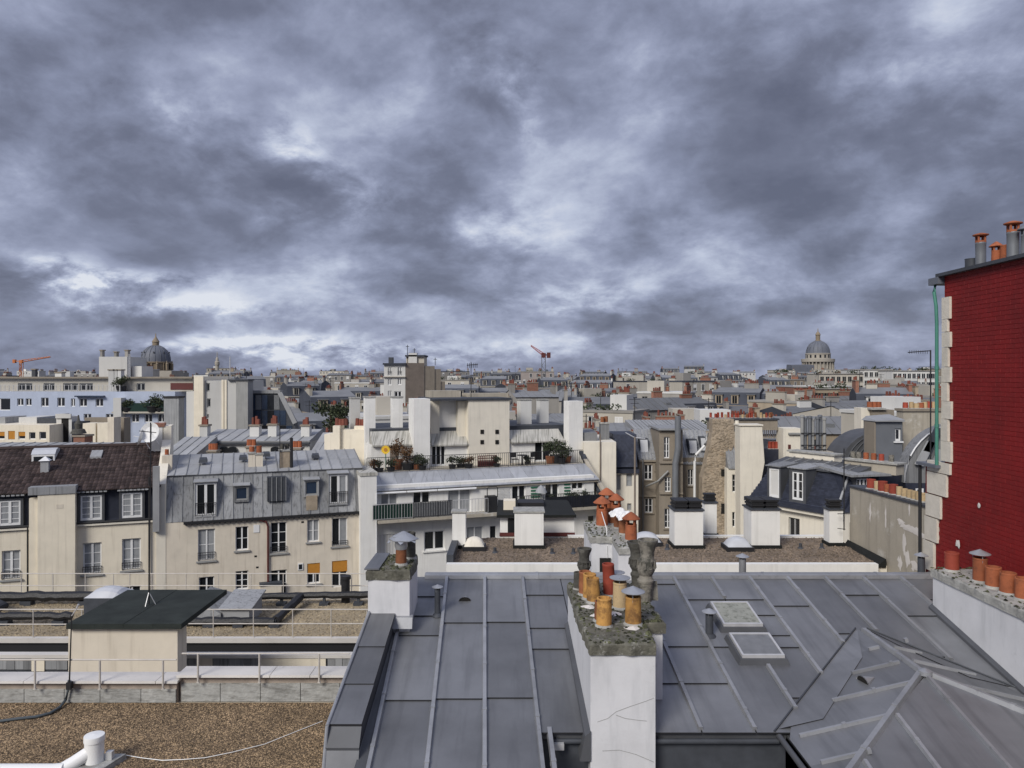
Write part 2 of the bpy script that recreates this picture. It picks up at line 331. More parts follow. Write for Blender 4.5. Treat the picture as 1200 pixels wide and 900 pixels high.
def tag(o, label=None, cat=None, group=None, kind=None):
    if label: o['label'] = label
    if cat: o['category'] = cat
    if group: o['group'] = group
    if kind: o['kind'] = kind
def thing(name, loc, label, cat, group=None):
    o = bpy.data.objects.new(name, None); COL.objects.link(o); o.empty_display_size = .3; place(o, tuple(loc), None); tag(o, label, cat, group); return o

# ------------------------------------------------------------------ shared builders
def facade(house, fr, s0, s1, z0, z1, v, holes, m, depth=8., reveal=.16, name='wall'):
    """closed house body whose front has real openings; holes: (s0,s1,z0,z1)"""
    b = MB(fr); xs = sorted({s0, s1, *[h[0] for h in holes], *[h[1] for h in holes]}); zs = sorted({z0, z1, *[h[2] for h in holes], *[h[3] for h in holes]})
    xs = [x for x in xs if s0 <= x <= s1]; zs = [z for z in zs if z0 <= z <= z1]
    for i in range(len(xs) - 1):
        for j in range(len(zs) - 1):
            cx = (xs[i] + xs[i + 1]) / 2; cz = (zs[j] + zs[j + 1]) / 2
            if any(h[0] < cx < h[1] and h[2] < cz < h[3] for h in holes): continue
            b.poly((xs[i], v, zs[j]), (xs[i + 1], v, zs[j]), (xs[i + 1], v, zs[j + 1]), (xs[i], v, zs[j + 1]))
    for a, c, d, e in holes:
        b.poly((a, v, d), (a, v, e), (a, v + reveal, e), (a, v + reveal, d)); b.poly((c, v, e), (c, v, d), (c, v + reveal, d), (c, v + reveal, e))
        b.poly((a, v, d), (a, v + reveal, d), (c, v + reveal, d), (c, v, d)); b.poly((a, v, e), (c, v, e), (c, v + reveal, e), (a, v + reveal, e))
    e = v + depth
    b.poly((s0, v, z0), (s0, v, z1), (s0, e, z1), (s0, e, z0)); b.poly((s1, v, z1), (s1, v, z0), (s1, e, z0), (s1, e, z1))
    b.poly((s0, e, z0), (s0, e, z1), (s1, e, z1), (s1, e, z0)); b.poly((s0, v, z1), (s1, v, z1), (s1, e, z1), (s0, e, z1))
    return b.build(name, m, house)
def window(house, fr, s0, s1, z0, z1, v=0., rows=3, leaves=2, fm='frame_white', glass='glass', inset=.10, sill=None, rail=0., label=None, fw=.055, blind=0.):
    """casement window: frame > panes, sill, guard rail"""
    b = MB(fr); a = v + inset; t = .05
    b.box(s0, s1, a, a + t, z1 - fw, z1); b.box(s0, s1, a, a + t, z0, z0 + fw * 1.4)
    b.box(s0, s0 + fw, a, a + t, z0 + fw * 1.4, z1 - fw); b.box(s1 - fw, s1, a, a + t, z0 + fw * 1.4, z1 - fw)
    lw = (s1 - s0) / leaves
    for i in range(1, leaves): b.box(s0 + lw * i - fw * .75, s0 + lw * i + fw * .75, a - .015, a + t, z0 + fw * 1.4, z1 - fw)
    for k in range(1, rows):
        z = z0 + (z1 - z0) * k / rows
        for i in range(leaves):
            b.box(s0 + lw * i + fw * (.75 if i else 1), s0 + lw * (i + 1) - fw * (.75 if i < leaves - 1 else 1), a + .008, a + t - .008, z - .016, z + .016)
    w = b.build('window', fm, house, label=label)
    for i in range(leaves):
        p = MB(fr); p.box(s0 + lw * i + .02, s0 + lw * (i + 1) - .02, a + .028, a + .04, z0 + .03, z1 - .03); p.build('pane', glass if isinstance(glass, str) else glass[i % len(glass)], w)
    if sill: p = MB(fr); p.box(s0 - .1, s1 + .1, v - .10, v + inset - .002, z0 - .09, z0 - .002); p.build('sill', sill, w)
    if blind: p = MB(fr); p.box(s0 + .01, s1 - .01, a - .06, a - .02, z1 - (z1 - z0) * blind, z1 - .01); p.build('roller_blind', 'blind_orange', w)
    if rail:
        p = MB(fr); y = v - .05
        p.box(s0, s1, y - .015, y + .015, z0 + rail - .03, z0 + rail); p.box(s0, s1, y - .012, y + .012, z0 + .06, z0 + .085); p.box(s0, s1, y - .01, y + .01, z0 + rail - .16, z0 + rail - .145)
        n = max(4, int((s1 - s0) / .12))
        for k in range(n + 1): q = s0 + (s1 - s0) * k / n; p.box(q - .009, q + .009, y - .009, y + .009, z0 + .08, z0 + rail - .03)
        for q in (s0, s1): p.box(q - .012, q + .012, y, v + inset, z0 + rail - .03, z0 + rail - .01)
        p.build('guard_rail', 'iron', w)
    return w
def pwin(house, fr, x0, x1, y0, y1, v=0., **k):      # the same, measured in the photograph
    xc = (x0 + x1) / 2; return window(house, fr, fr.s(x0, v), fr.s(x1, v), fr.z(xc, y1, v), fr.z(xc, y0, v), v, **k)
def phole(fr, x0, x1, y0, y1, v=0.):
    xc = (x0 + x1) / 2; return (fr.s(x0, v), fr.s(x1, v), fr.z(xc, y1, v), fr.z(xc, y0, v))
def pot(parent, c, r, h, m='terracotta', hood=None, lean=(0, 0), label=None, n=18, name='chimney_pot', taper=.94):
    """hollow clay pot; hood: 'clay' (conical clay cap on pierced collar) or 'tin' (sheet cone on legs) or 'flat'"""
    b = MB(); t = r * .16; r2 = r * taper
    pr = [(r, 0), (r * 1.0, h * .06), (r * .985, h * .5), (r2, h * .92), (r2 * 1.03, h * .93), (r2 * 1.03, h * .985), (r2 * 1.0, h), (r2 - t, h), (r2 - t, h * .45)]
    b.lathe(c, pr, n, lean); b.cm = 1
    b.lathe(c, [(r2 - t, h * .45), (.001, h * .45)], n, lean)
    b.cm = 2; b.lathe(c, [(r * 1.28, -.01), (r * 1.18, .015), (r * 1.0, .035)], n)     # mortar collar
    ob = b.build(name, [m, 'soot_recess_black', 'cap_grey'], parent, label=label)
    top = (c[0] + lean[0] * h, c[1] + lean[1] * h, c[2] + h)
    if hood == 'clay':
        k = MB()
        for i in range(4):
            a = i * math.pi / 2 + .5; q = (top[0] + math.cos(a) * r2 * .9, top[1] + math.sin(a) * r2 * .9, top[2] - .01); k.rod(q, (q[0], q[1], top[2] + r * .9), r * .20, 6)
        k.lathe(top, [(r2 * .95, r * .80), (r * 1.45, r * .85), (r * 1.5, r * .95), (r * .9, r * 1.5), (r * .28, r * 1.95), (.001, r * 2.05)], n)
        k.lathe(top, [(r2 * .95, r * .80), (.001, r * .82)], n)
        k.build('hood', m, ob)
    elif hood in ('tin', 'flat'):
        k = MB(); g = r * .55
        for i in range(3): a = i * 2.1 + .3; k.rod((top[0] + math.cos(a) * r2 * .95, top[1] + math.sin(a) * r2 * .95, top[2] - .06), (top[0] + math.cos(a) * r2 * .95, top[1] + math.sin(a) * r2 * .95, top[2] + g + .02), .006, 5)
        hh = r * .75 if hood == 'tin' else r * .18
        k.lathe((top[0], top[1], top[2] + g), [(.001, .004), (r * 1.45, 0), (r * 1.45, .008), (.001, hh)], n); k.build('hood', 'sheet_metal', ob)
    return ob
def vent_pipe(parent, c, r, h, hood=True, m='lead_dark', name='vent_pipe'):
    b = MB(); b.lathe(c, [(r * 1.9, 0), (r * 1.5, .03), (r, .05), (r, h), (r * .8, h), (r * .8, h * .6)], 14); b.cm = 1; b.lathe(c, [(r * .8, h * .6), (.001, h * .6)], 14)
    ob = b.build(name, [m, 'soot_recess_black'], parent)
    if hood:
        k = MB()
        for i in range(3): a = i * 2.1; k.rod((c[0] + math.cos(a) * r * .9, c[1] + math.sin(a) * r * .9, c[2] + h - .04), (c[0] + math.cos(a) * r * .9, c[1] + math.sin(a) * r * .9, c[2] + h + r * .7), .005, 5)
        k.lathe((c[0], c[1], c[2] + h + r * .6), [(.001, .004), (r * 1.9, 0), (r * 1.9, .008), (.001, r * 1.0)], 14); k.build('hood', 'sheet_metal', ob)
    return ob
def rough_cap(parent, pts, z0, z1, m='moss_cement', over=.04, name='cap'):
    """cement capping with a broken edge, on a plan outline (counter-clockwise)"""
    n = 5; ring = []; cx = sum(p[0] for p in pts) / len(pts); cy = sum(p[1] for p in pts) / len(pts)
    for i in range(len(pts)):
        a = pts[i]; b_ = pts[(i + 1) % len(pts)]
        L = math.hypot(b_[0] - a[0], b_[1] - a[1]); k = max(2, int(L / .09))
        for j in range(k):
            t = j / k; ring.append((a[0] + (b_[0] - a[0]) * t, a[1] + (b_[1] - a[1]) * t))
    out = []
    for x, y in ring:
        d = math.hypot(x - cx, y - cy) or 1; o = over + R.uniform(-.02, .015); out.append((x + (x - cx) / d * o, y + (y - cy) / d * o))
    b = MB(); N_ = len(out)
    lo = [(x, y, z0) for x, y in out]; mi = [(x + R.uniform(-.008, .008), y + R.uniform(-.008, .008), z1 - .02 + R.uniform(-.012, .008)) for x, y in out]
    tp = [(x + (cx - x) * .05, y + (cy - y) * .03, z1 + R.uniform(-.006, .010)) for x, y in out]
    b.add(lo + mi + tp, [tuple(reversed(range(N_))), tuple(range(2 * N_, 3 * N_))] + [(r_ * N_ + i, r_ * N_ + (i + 1) % N_, (r_ + 1) * N_ + (i + 1) % N_, (r_ + 1) * N_ + i) for r_ in (0, 1) for i in range(N_)])
    return b.build(name, m, parent)
def handrail(name, label, pts, h, posts, bars, r=.022, group=None, m='rail_pale', base=None, rp=None):
    """guard rail along straight pts; posts: fractions along the line; bars: heights"""
    a, b_ = Vector(pts[0]), Vector(pts[1]); root = thing(name, tuple((a + b_) / 2), label, 'railing', group)
    for z in bars: k = MB(); k.rod(a + Vector((0, 0, z)), b_ + Vector((0, 0, z)), r, 8); k.build('rail', m, root)
    for t in posts:
        p = a + (b_ - a) * t; k = MB(); k.rod(p + Vector((0, 0, base or 0)), p + Vector((0, 0, h)), rp or r * .9, 8); k.box(p.x - r * 1.6, p.x + r * 1.6, p.y - r * 1.6, p.y + r * 1.6, p.z + (base or 0), p.z + (base or 0) + .012); k.build('post', m, root)
    return root
def leaves(b, c, rx, ry, rz, n, size, rng=R):
    for _ in range(n):
        while True:
            x, y, z = rng.uniform(-1, 1), rng.uniform(-1, 1), rng.uniform(-1, 1)
            if x * x + y * y + z * z < 1: break
        p = Vector((c[0] + x * rx, c[1] + y * ry, c[2] + z * rz)); a = rng.uniform(0, 6.28); t = rng.uniform(-.9, .9); s = size * rng.uniform(.6, 1.3)
        d = Vector((math.cos(a) * math.cos(t), math.sin(a) * math.cos(t), math.sin(t))); e = d.cross(Vector((rng.uniform(-1, 1), rng.uniform(-1, 1), rng.uniform(-.3, 1)))).normalized() * s * .35; d = d * s
        b.add([tuple(p), tuple(p + d * .5 + e), tuple(p + d), tuple(p + d * .5 - e)], [(0, 1, 2, 3)])
def plant(label, c, w, h, m='leaf', n=260, size=.12, pot_m='terracotta_red', name='potted_plant', group=None):
    r = thing(name, c, label, 'plant', group); b = MB(); b.lathe(c, [(w * .28, 0), (w * .36, h * .28), (w * .38, h * .28), (w * .38, h * .32), (w * .3, h * .32), (.001, h * .30)], 10); b.build('pot', pot_m, r)
    b = MB(); g = h * .3
    for _ in range(7): q = (c[0] + R.uniform(-.4, .4) * w, c[1] + R.uniform(-.4, .4) * w, c[2] + h * R.uniform(.6, .95)); b.rod((c[0], c[1], c[2] + g), q, .014, 4, .006)
    b.build('stems', 'bark', r); b = MB()
    for _ in range(6): leaves(b, (c[0] + R.uniform(-.3, .3) * w, c[1] + R.uniform(-.25, .25) * w, c[2] + h * R.uniform(.45, .85)), w * .33, w * .33, h * .2, n // 6, size)
    b.build('foliage', m, r, kind='stuff'); return r
# ================================================================== setting
g = MB(); g.box(-2500, 2500, -200, 4500, -27.4, -27.0); g.build('ground', 'asphalt', None, kind='structure')

# ================================================================== the zinc roofed house below the window
ZH = thing('zinc_roofed_house', (2.5, 11, -27), 'apartment house with a wide dark grey zinc roof, two skylights and white chimney stacks', 'house')
RS = .204; RY = 12.9; RZ = -3.48; SK = -.0367
def P1(u, Y, h=0.): return (u + SK * (Y - RY), Y, RZ + RS * (Y - RY) + h)
def PX(x, Y, h=0.): return (x, Y, RZ + RS * (Y - RY) + h)
U0 = -.473; UB = .65
def U(k): return U0 + UB * k
b = MB()
b.box(-1.9, 7.3, 9.05, 16.5, -27, -4.75); b.box(-2.05, .80, 7.0, 9.05, -27, -5.1); b.box(3.4, 7.3, 4.0, 9.05, -27, -4.9)
b.build('wall', 'grey_wall', ZH)
deck = MB(); deck.cm = 0
deck.hull([PX(-1.76, 8.97, -.10), PX(7.3, 8.97, -.10), PX(7.3, 12.9, -.10), PX(-1.76, 12.9, -.10)], [PX(-1.76, 8.97, -.012), PX(7.3, 8.97, -.012), PX(7.3, 12.9, -.012), PX(-1.76, 12.9, -.012)])
deck.hull([PX(-1.76, 7.0, -.10), PX(.34, 7.0, -.10), PX(.34, 8.97, -.10), PX(-1.76, 8.97, -.10)], [PX(-1.76, 7.0, -.012), PX(.34, 7.0, -.012), PX(.34, 8.97, -.012), PX(-1.76, 8.97, -.012)])
deck.hull([(-1.76, 12.9, -3.58), (7.3, 12.9, -3.58), (7.3, 16.6, -4.75), (-1.76, 16.6, -4.75)], [(-1.76, 12.9, -3.49), (7.3, 12.9, -3.49), (7.3, 16.6, -4.66), (-1.76, 16.6, -4.66)])
ROOF = deck.build('roof', 'zinc_dull', ZH)
def valleyY(x): return 11.23 - (5.2 - x) / .887 if x < 5.2 else 11.23 - max(0, x - 5.3) / .887
seams = {-2: [12.2, 11.6, 11.05, 9.55, 7.7], -1: [11.4, 9.58, 7.75], 0: [11.42, 9.60, 7.72], 1: [12.25, 11.25, 10.7], 2: [11.3, 10.], 3: [11.4, 9.9], 4: [12.62, 10.76, 9.9],
         5: [12.1, 10.75], 6: [12.1, 11.62, 11.05, 10.74, 9.6], 7: [11.9, 10.2], 8: [11.1, 9.9], 9: [12.25, 10.5], 10: [11.6], 11: [12.1, 11.2, 10.2]}
for k in range(-2, 12):
    u0, u1 = U(k) + .008, U(k + 1) - .008
    if k == 11: u1 = 7.3
    lo = 7.0 if k < 1 else 8.94
    if k >= 5: lo = max(8.94, min(valleyY(u0 + .1), valleyY(u1 + .1)) - .12)
    ys = [12.88] + [y for y in seams[k] if y > lo + .1] + [lo]
    for i in range(len(ys) - 1):
        t, bo = ys[i], ys[i + 1]
        m = MB(); m.sheet(P1(u0, bo - .03, .024), P1(u1, bo - .03, .024), P1(u1, t, .003), P1(u0, t, .003), 4, 7, .0045, .017)
        m.build('zinc_sheet', ['zinc', 'iron'], ROOF)  # dark edge colour stands for the shadow and dirt at each lap
def batten(a, b_, w=.062, h=.050, step=.98, m='zinc_seam', up=(0, 0, 1), col=True):
    a = Vector(a); b_ = Vector(b_); L = (b_ - a).length; d = (b_ - a) / L
    k = MB(); k.beam(a, b_, w, h, up, .72)
    s = R.uniform(.3, .8)
    while col and s < L - .1: k.beam(a + d * s, a + d * (s + .045), w * 1.16, h * 1.13, up, .72); s += step
    k.beam(b_ - d * .012, b_ + d * .004, w * 1.1, h * 1.08, up, .72)
    return k.build('batten_cap', m, ROOF)
for k in range(-2, 12):
    if k in (2, 3): continue
    u = U(k); lo = 7.05 if k <= 1 else 8.97
    if k == 1: lo = 7.02
    if k >= 5: lo = max(8.97, valleyY(u + .06) + .05)
    if k == 6: batten(P1(u, 12.82, .006), P1(u, 12.12, .006)); batten(P1(u, 10.26, .006), P1(u, lo, .006)); continue
    if k == 4: batten(P1(u, 11.2, .006), P1(u, lo, .006)); continue
    batten(P1(u, 12.82, .006), P1(u, lo, .006))
batten(P1(U(1) + .13, 9.0, -.02), P1(U(1) + .13, 7.02, -.02), .07, .06)
# ridge capping in lengths
x = -1.5
while x < 7.25:
    x1 = min(x + 1.96, 7.28); m = MB(); m.prism([(12.79, RZ - .012), (12.80, RZ + .045), (12.85, RZ + .062), (12.95, RZ + .062), (13.0, RZ + .03), (13.0, RZ - .03)], x, x1 - .003)
    m.prism([(12.785, RZ - .012), (12.795, RZ + .050), (12.845, RZ + .068), (12.955, RZ + .068), (13.006, RZ + .03), (13.006, RZ - .03)], x1 - .05, x1 - .004)
    m.build('ridge_cap', 'zinc_seam', ROOF); x = x1
# eave gutter over the court, dark slate wall below it
m = MB(); m.tube([(.45 + i * .25, 8.945, -4.39) for i in range(12)], .035, 10); m.build('gutter', 'lead_dark', ZH)
m = MB(); m.box(.36, 3.36, 8.99, 9.045, -9, -4.40); m.build('slate_wall', 'lead_dark', ZH)
m = MB(); m.box(.5, .62, 8.86, 8.99, -4.46, -4.385); m.box(.95, 1.05, 8.9, 8.99, -4.44, -4.375); m.build('gutter_bracket', 'galv', ZH)
# left verge: zinc covered parapet that drops at its front end
def PV(x, Y, h): return (x, Y, RZ + RS * (Y - RY) + h)
m = MB(); m.hull([PV(-2.10, 8.66, -1), PV(-1.77, 8.66, -1), PV(-1.77, 11.1, -1), PV(-2.10, 11.1, -1)], [PV(-2.10, 8.66, .285), PV(-1.77, 8.66, .285), PV(-1.77, 11.1, .285), PV(-2.10, 11.1, .285)])
m.hull([(-2.10, 7.0, -7), (-1.77, 7.0, -7), (-1.77, 8.655, -7), (-2.10, 8.655, -7)], [(-2.10, 8.2, -5.2), (-1.77, 8.2, -5.2), (-1.77, 8.655, -4.10), (-2.10, 8.655, -4.10)])
PAR = m.build('parapet', 'zinc_dull', ZH)
cuts = [11.12, 10.25, 9.42, 8.66]
for i in range(3):
    t, bo = cuts[i], cuts[i + 1]; m = MB(); m.sheet(PV(-2.13, bo - .02, .306), PV(-1.745, bo - .02, .306), PV(-1.745, t, .292), PV(-2.13, t, .292), 3, 6, .004, .03); m.build('zinc_sheet', ['zinc', 'iron'], PAR)
m = MB(); m.sheet((-2.13, 8.50, -4.25), (-1.745, 8.50, -4.25), PV(-1.745, 8.66, .30), PV(-2.13, 8.66, .30), 3, 2, .002, .03); m.build('zinc_sheet', 'zinc_dull', PAR)
m = MB(); m.sheet((-2.13, 8.12, -5.3), (-1.745, 8.12, -5.3), (-1.745, 8.51, -4.255), (-2.13, 8.51, -4.255), 3, 4, .003, .03); m.build('zinc_sheet', ['zinc', 'iron'], PAR)
m = MB(); m.rod(PV(-2.135, 8.6, .31), PV(-2.135, 11.12, .31), .022, 8); m.rod((-2.135, 8.12, -5.3), PV(-2.135, 8.6, .31), .022, 8); m.build('edge_roll', 'zinc_seam', PAR)
m = MB(); m.hull([PX(-1.765, 7.0, .0), PX(-1.60, 7.0, .0), PX(-1.68, 11.1, .0), PX(-1.765, 11.1, .0)], [PX(-1.765, 7.0, .02), PX(-1.66, 7.0, .012), PX(-1.74, 11.1, .012), PX(-1.765, 11.1, .02)]); m.build('side_gutter', 'zinc_dull', PAR)

# ---- the hipped wing towards the court
ZA = -3.82; WS = .23
def lz(x): return ZA - WS * (5.2 - x)
def rz(x): return ZA - WS * (x - 5.3)
def fz(Y): return ZA - WS * (9.47 - Y)
def upx(Y): return 5.2 if Y >= 9.47 else 5.2 - (9.47 - Y)
def vx(Y): return max(3.25, 5.2 - .887 * (11.23 - Y))
WING = MB(); WING.hull([(3.3, 6.4, -4.9), (7.25, 6.4, -4.9), (7.25, 9.0, -4.9), (3.3, 9.0, -4.9)], [(3.3, 6.4, lz(3.3) - .16), (6.6, 6.4, lz(3.3) - .2), (6.6, 9.0, lz(3.3) - .1), (3.3, 9.0, lz(3.3) - .06)])
WING = WING.build('wing_roof', 'zinc_dull', ZH)
ly = [11.2, 10.45, 9.9, 9.33, 8.72, 8.12, 7.5, 6.9]
for i in range(7):
    a, c = ly[i], ly[i + 1]
    pieces = [(a, c)] if not (a > 9.47 > c) else [(a, 9.47), (9.47, c)]
    m = MB()
    for a_, c_ in pieces:
        xa0, xa1, xc0, xc1 = vx(a_), upx(a_), vx(c_), upx(c_)
        if xa1 - xa0 < .02: xa0 = xa1 - .02
        m.sheet((xc0, c_ , lz(xc0) + .010), (xc1, c_, lz(xc1) + .010), (xa1, a_, lz(xa1) + .010), (xa0, a_, lz(xa0) + .010), 6, 4, .003, .02)
    m.build('zinc_sheet', ['zinc', 'iron'], WING)
for Y in (10.45, 9.9, 9.33, 8.72, 8.12, 7.5):
    x0 = max(vx(Y) + (.50 if Y > 9 else .12), 3.30); x1 = upx(Y) - .05
    k = MB(); k.beam((x1, Y, lz(x1) + .008), (x0, Y, lz(x0) + .008), .044, .038, (0, 0, 1), .75); k.beam((x0 + .5, Y, lz(x0 + .5) + .008), (x0 + .545, Y, lz(x0 + .545) + .008), .058, .052, (0, 0, 1), .75); k.build('batten_cap', 'zinc_seam', WING)
fx = [(3.0, 3.78), (3.78, 4.5), (4.5, 5.25), (5.25, 6.0), (6.0, 6.62)]
def hipY(x): return 9.47 - max(0, 5.2 - x) - max(0, x - 5.3)
for a, c in fx:
    m = MB(); ya, yc = hipY(a), hipY(c)
    if a < 5.2 < c: m.sheet((a, 6.6, fz(6.6) + .012), (c, 6.6, fz(6.6) + .012), (c, 9.46, fz(9.46) + .012), (a, ya, fz(ya) + .012), 3, 8, .003, .02)
    else: m.sheet((a, 6.6, fz(6.6) + .012), (c, 6.6, fz(6.6) + .012), (c, yc, fz(yc) + .012), (a, ya, fz(ya) + .012), 3, 8, .003, .02)
    m.build('zinc_sheet', ['zinc', 'iron'], WING)
for x in (3.78, 4.5, 5.25, 6.0):
    y = hipY(x) - .06; k = MB(); k.beam((x, y, fz(y) + .01), (x + .02, 6.6, fz(6.6) + .01), .052, .046, (0, 0, 1), .75); k.beam((x, y - .4, fz(y - .4) + .01), (x, y - .45, fz(y - .45) + .01), .06, .053, (0, 0, 1), .75); k.build('batten_cap', 'zinc_seam', WING)
ry = [11.2, 10.6, 10.05, 9.47, 8.9, 8.3, 7.6]
for i in range(6):
    a, c = ry[i], ry[i + 1]; m = MB()
    def rb(Y): return (5.3 if Y >= 9.47 else 5.3 + (9.47 - Y))
    def re(Y): return min(6.63, 5.3 + .887 * (11.23 - Y))
    if rb(c) > 6.6: continue
    q = [(rb(c), c), (re(c), c), (max(re(a), rb(a) + .02), a), (rb(a), a)]
    m.sheet(*[(x, y, rz(x) + .010) for x, y in q], 5, 3, .003, .02); m.build('zinc_sheet', ['zinc', 'iron'], WING)
for Y in (10.45, 9.95, 9.3, 8.75):
    x0 = (5.3 if Y >= 9.47 else 5.3 + 9.47 - Y) + .05; x1 = min(6.5, 5.3 + .887 * (11.23 - Y) - .25)
    k = MB(); k.beam((x0, Y, rz(x0) + .008), (x1, Y, rz(x1) + .008), .044, .038, (0, 0, 1), .75); k.build('batten_cap', 'zinc_seam', WING)
def hipcap(a, b_):
    k = MB(); k.beam(a, b_, .09, .065, (0, 0, 1), .6); A_, B_ = Vector(a), Vector(b_); L = (B_ - A_).length; d = (B_ - A_) / L; s = .9
    while s < L - .1: k.beam(A_ + d * s, A_ + d * (s + .05), .10, .073, (0, 0, 1), .6); s += 1.0
    k.build('ridge_cap', 'zinc_seam', WING)
hipcap((5.25, 11.12, ZA - .01), (5.25, 9.46, ZA - .01)); hipcap((5.2, 9.5, ZA - .005), (2.9, 7.2, fz(7.2) - .0)); hipcap((5.3, 9.5, ZA - .005), (6.62, 8.18, fz(8.18)))
k = MB(); k.lathe((5.25, 9.47, ZA + .02), [(.085, 0), (.08, .05), (.03, .075), (.001, .08)], 10); k.build('ridge_boss', 'zinc_seam', WING)
# valley gutters (folded sheets lying over the junction)
for sgn, x0 in ((-1, 5.2), (1, 5.3)):
    def vp(t, off): Y = 11.23 - t; x = x0 + sgn * .887 * t - sgn * off; return (x, Y, (lz(x) if sgn < 0 else rz(x)) + .022)
    t1 = 2.28 if sgn < 0 else 1.45
    for a, c in ((0.10, t1 * .42), (t1 * .42, t1 * .99)):
        m = MB(); m.sheet(vp(c, 0.0), vp(c, min(.55, c * .5)), vp(a, min(.55, a * .5)), vp(a, 0.0), 3, 5, .003, .012); m.build('valley_sheet', ['zinc', 'iron'], WING)
    m = MB(); q_ = [Vector(vp(t1 * i / 8 + .03, -.01)) + Vector((0, 0, .012)) for i in range(9)]; m.tube(q_, .013, 5); m.build('valley_fold', 'lead_dark', WING)
# wing gutter, seen end-on at the court
m = MB(); m.tube([(3.20, 8.96 - i * .3, -4.32) for i in range(8)], .035, 10); m.build('gutter', 'zinc_dull', ZH)
m = MB(); m.box(3.30, 3.395, 4.2, 9.04, -9, -4.35); m.build('fascia', 'shutter', ZH)
# small roof vents shaped like half cones
def chatiere(c, d, w, sl, parent, sx=0.):
    b = MB(); n = 8; c = Vector(c); a = Vector(d); s = Vector((a.y, -a.x, 0)).normalized(); up = Vector((0, 0, 1)); arc = [c + s * math.cos(math.pi * i / n) * w * .5 + up * math.sin(math.pi * i / n) * w * .34 for i in range(n + 1)]
    tip = c + a * w * .9; b.add([tuple(p) for p in arc] + [tuple(tip)], [(i, i + 1, n + 1) for i in range(n)]); b.cm = 1
    b.add([tuple(p + a * .01) for p in arc], [tuple(range(n + 1))]); b.build('roof_vent', ['zinc_seam', 'soot_recess_black'], parent)
chatiere(PX(-.76, 12.02, .012), Vector((0, 1, .22)), .20, 0, ROOF)
chatiere((4.52, 9.62, lz(4.52) + .012), Vector((.95, .25, .25)), .22, 0, WING)
vent_pipe(ZH, PX(-1.16, 11.60, 0), .046, .42); vent_pipe(ZH, PX(2.92, 11.02, 0), .058, .33); vent_pipe(ZH, (4.1, 13.25, -3.62), .062, .36, m='zinc_seam'); vent_pipe(ZH, (7.17, 13.05, -3.55), .06, .36)
# skylights
for (Y0, Y1, gm, lab) in ((11.14, 11.80, 'glass_moss', 'skylight with mossy wired glass'), (10.33, 10.90, 'glass_wired', 'skylight with darker wired glass')):
    q = lambda x, Y, h: (x + SK * (Y - 11), Y, RZ + RS * (Y - RY) + h)
    m = MB(); m.hull([q(3.10, Y0 - .05, 0), q(3.82, Y0 - .05, 0), q(3.82, Y1 + .04, 0), q(3.10, Y1 + .04, 0)], [q(3.14, Y0 - .03, .085), q(3.79, Y0 - .03, .085), q(3.79, Y1 + .02, .085), q(3.14, Y1 + .02, .085)])
    S = m.build('skylight', 'zinc_dull', ZH, label=lab)
    def lid(x0, x1, y0, y1, h0, h1): return ([q(x0, y0, h0), q(x1, y0, h0), q(x1, y1, h0), q(x0, y1, h0)], [q(x0, y0, h1), q(x1, y0, h1), q(x1, y1, h1), q(x0, y1, h1)])
    m = MB(); A_, B_, C_, D_ = 3.17, 3.76, Y0 + .0, Y1 - .0
    for r_ in ((A_, B_, C_, C_ + .03), (A_, B_, D_ - .03, D_), (A_, A_ + .03, C_ + .03, D_ - .03), (B_ - .03, B_, C_ + .03, D_ - .03)): m.hull(*lid(*r_, .08, .128))
    m.build('frame', 'galv', S)
    m = MB(); m.hull(*lid(A_ + .03, B_ - .03, C_ + .03, D_ - .03, .09, .118)); m.build('pane', gm, S)

# ---- chimney stack at the left verge
def stack(parent, outline, z0, z1, m='chimney_white', name='chimney', label=None):
    b = MB(); b.hull([(x, y, z0) for x, y in outline], [(x, y, z1) for x, y in outline]); return b.build(name, m, parent, label=label)
C1 = stack(ZH, [(-2.15, 11.12), (-1.53, 11.12), (-1.53, 12.05), (-2.15, 12.05)], -5, -3.05, label='white chimney stack at the left verge, one rusty pot with a tin cowl')
rough_cap(C1, [(-2.15, 11.12), (-1.53, 11.12), (-1.53, 12.05), (-2.15, 12.05)], -3.05, -2.90, over=.03)
m = MB(); m.box(-2.2, -1.98, 11.09, 12.08, -2.898, -2.875); m.build('lead_strip', 'zinc', C1)
pot(C1, (-1.70, 11.42, -2.90), .085, .26, 'terracotta_rust')
m = MB(); m.lathe((-1.70, 11.42, -2.66), [(.085, 0), (.10, .05), (.095, .14), (.12, .17), (.13, .20), (.09, .22)], 14)
m.lathe((-1.66, 11.42, -2.49), [(.001, .0), (.225, -.02), (.23, -.01), (.13, .05), (.03, .10), (.001, .105)], 6)
for i in range(7): a = i * .9; m.poly((-1.67 + math.cos(a) * .23, 11.42 + math.sin(a) * .23, -2.50), (-1.67 + math.cos(a + .4) * .235, 11.42 + math.sin(a + .4) * .235, -2.51), (-1.67 + math.cos(a + .2) * .27, 11.42 + math.sin(a + .2) * .27, -2.535))
m.build('tin_cowl', 'sheet_metal', C1); pot(C1, (-1.60, 11.80, -2.90), .075, .42, 'pot_stone_dark')
m = MB(); m.hull([(-1.80, 11.02, -3.75), (-1.48, 11.02, -3.75), (-1.48, 11.14, -3.75), (-1.80, 11.14, -3.75)], [(-1.80, 11.08, -3.60), (-1.48, 11.08, -3.60), (-1.48, 11.14, -3.58), (-1.80, 11.14, -3.58)]); m.build('flashing', 'zinc_seam', C1)

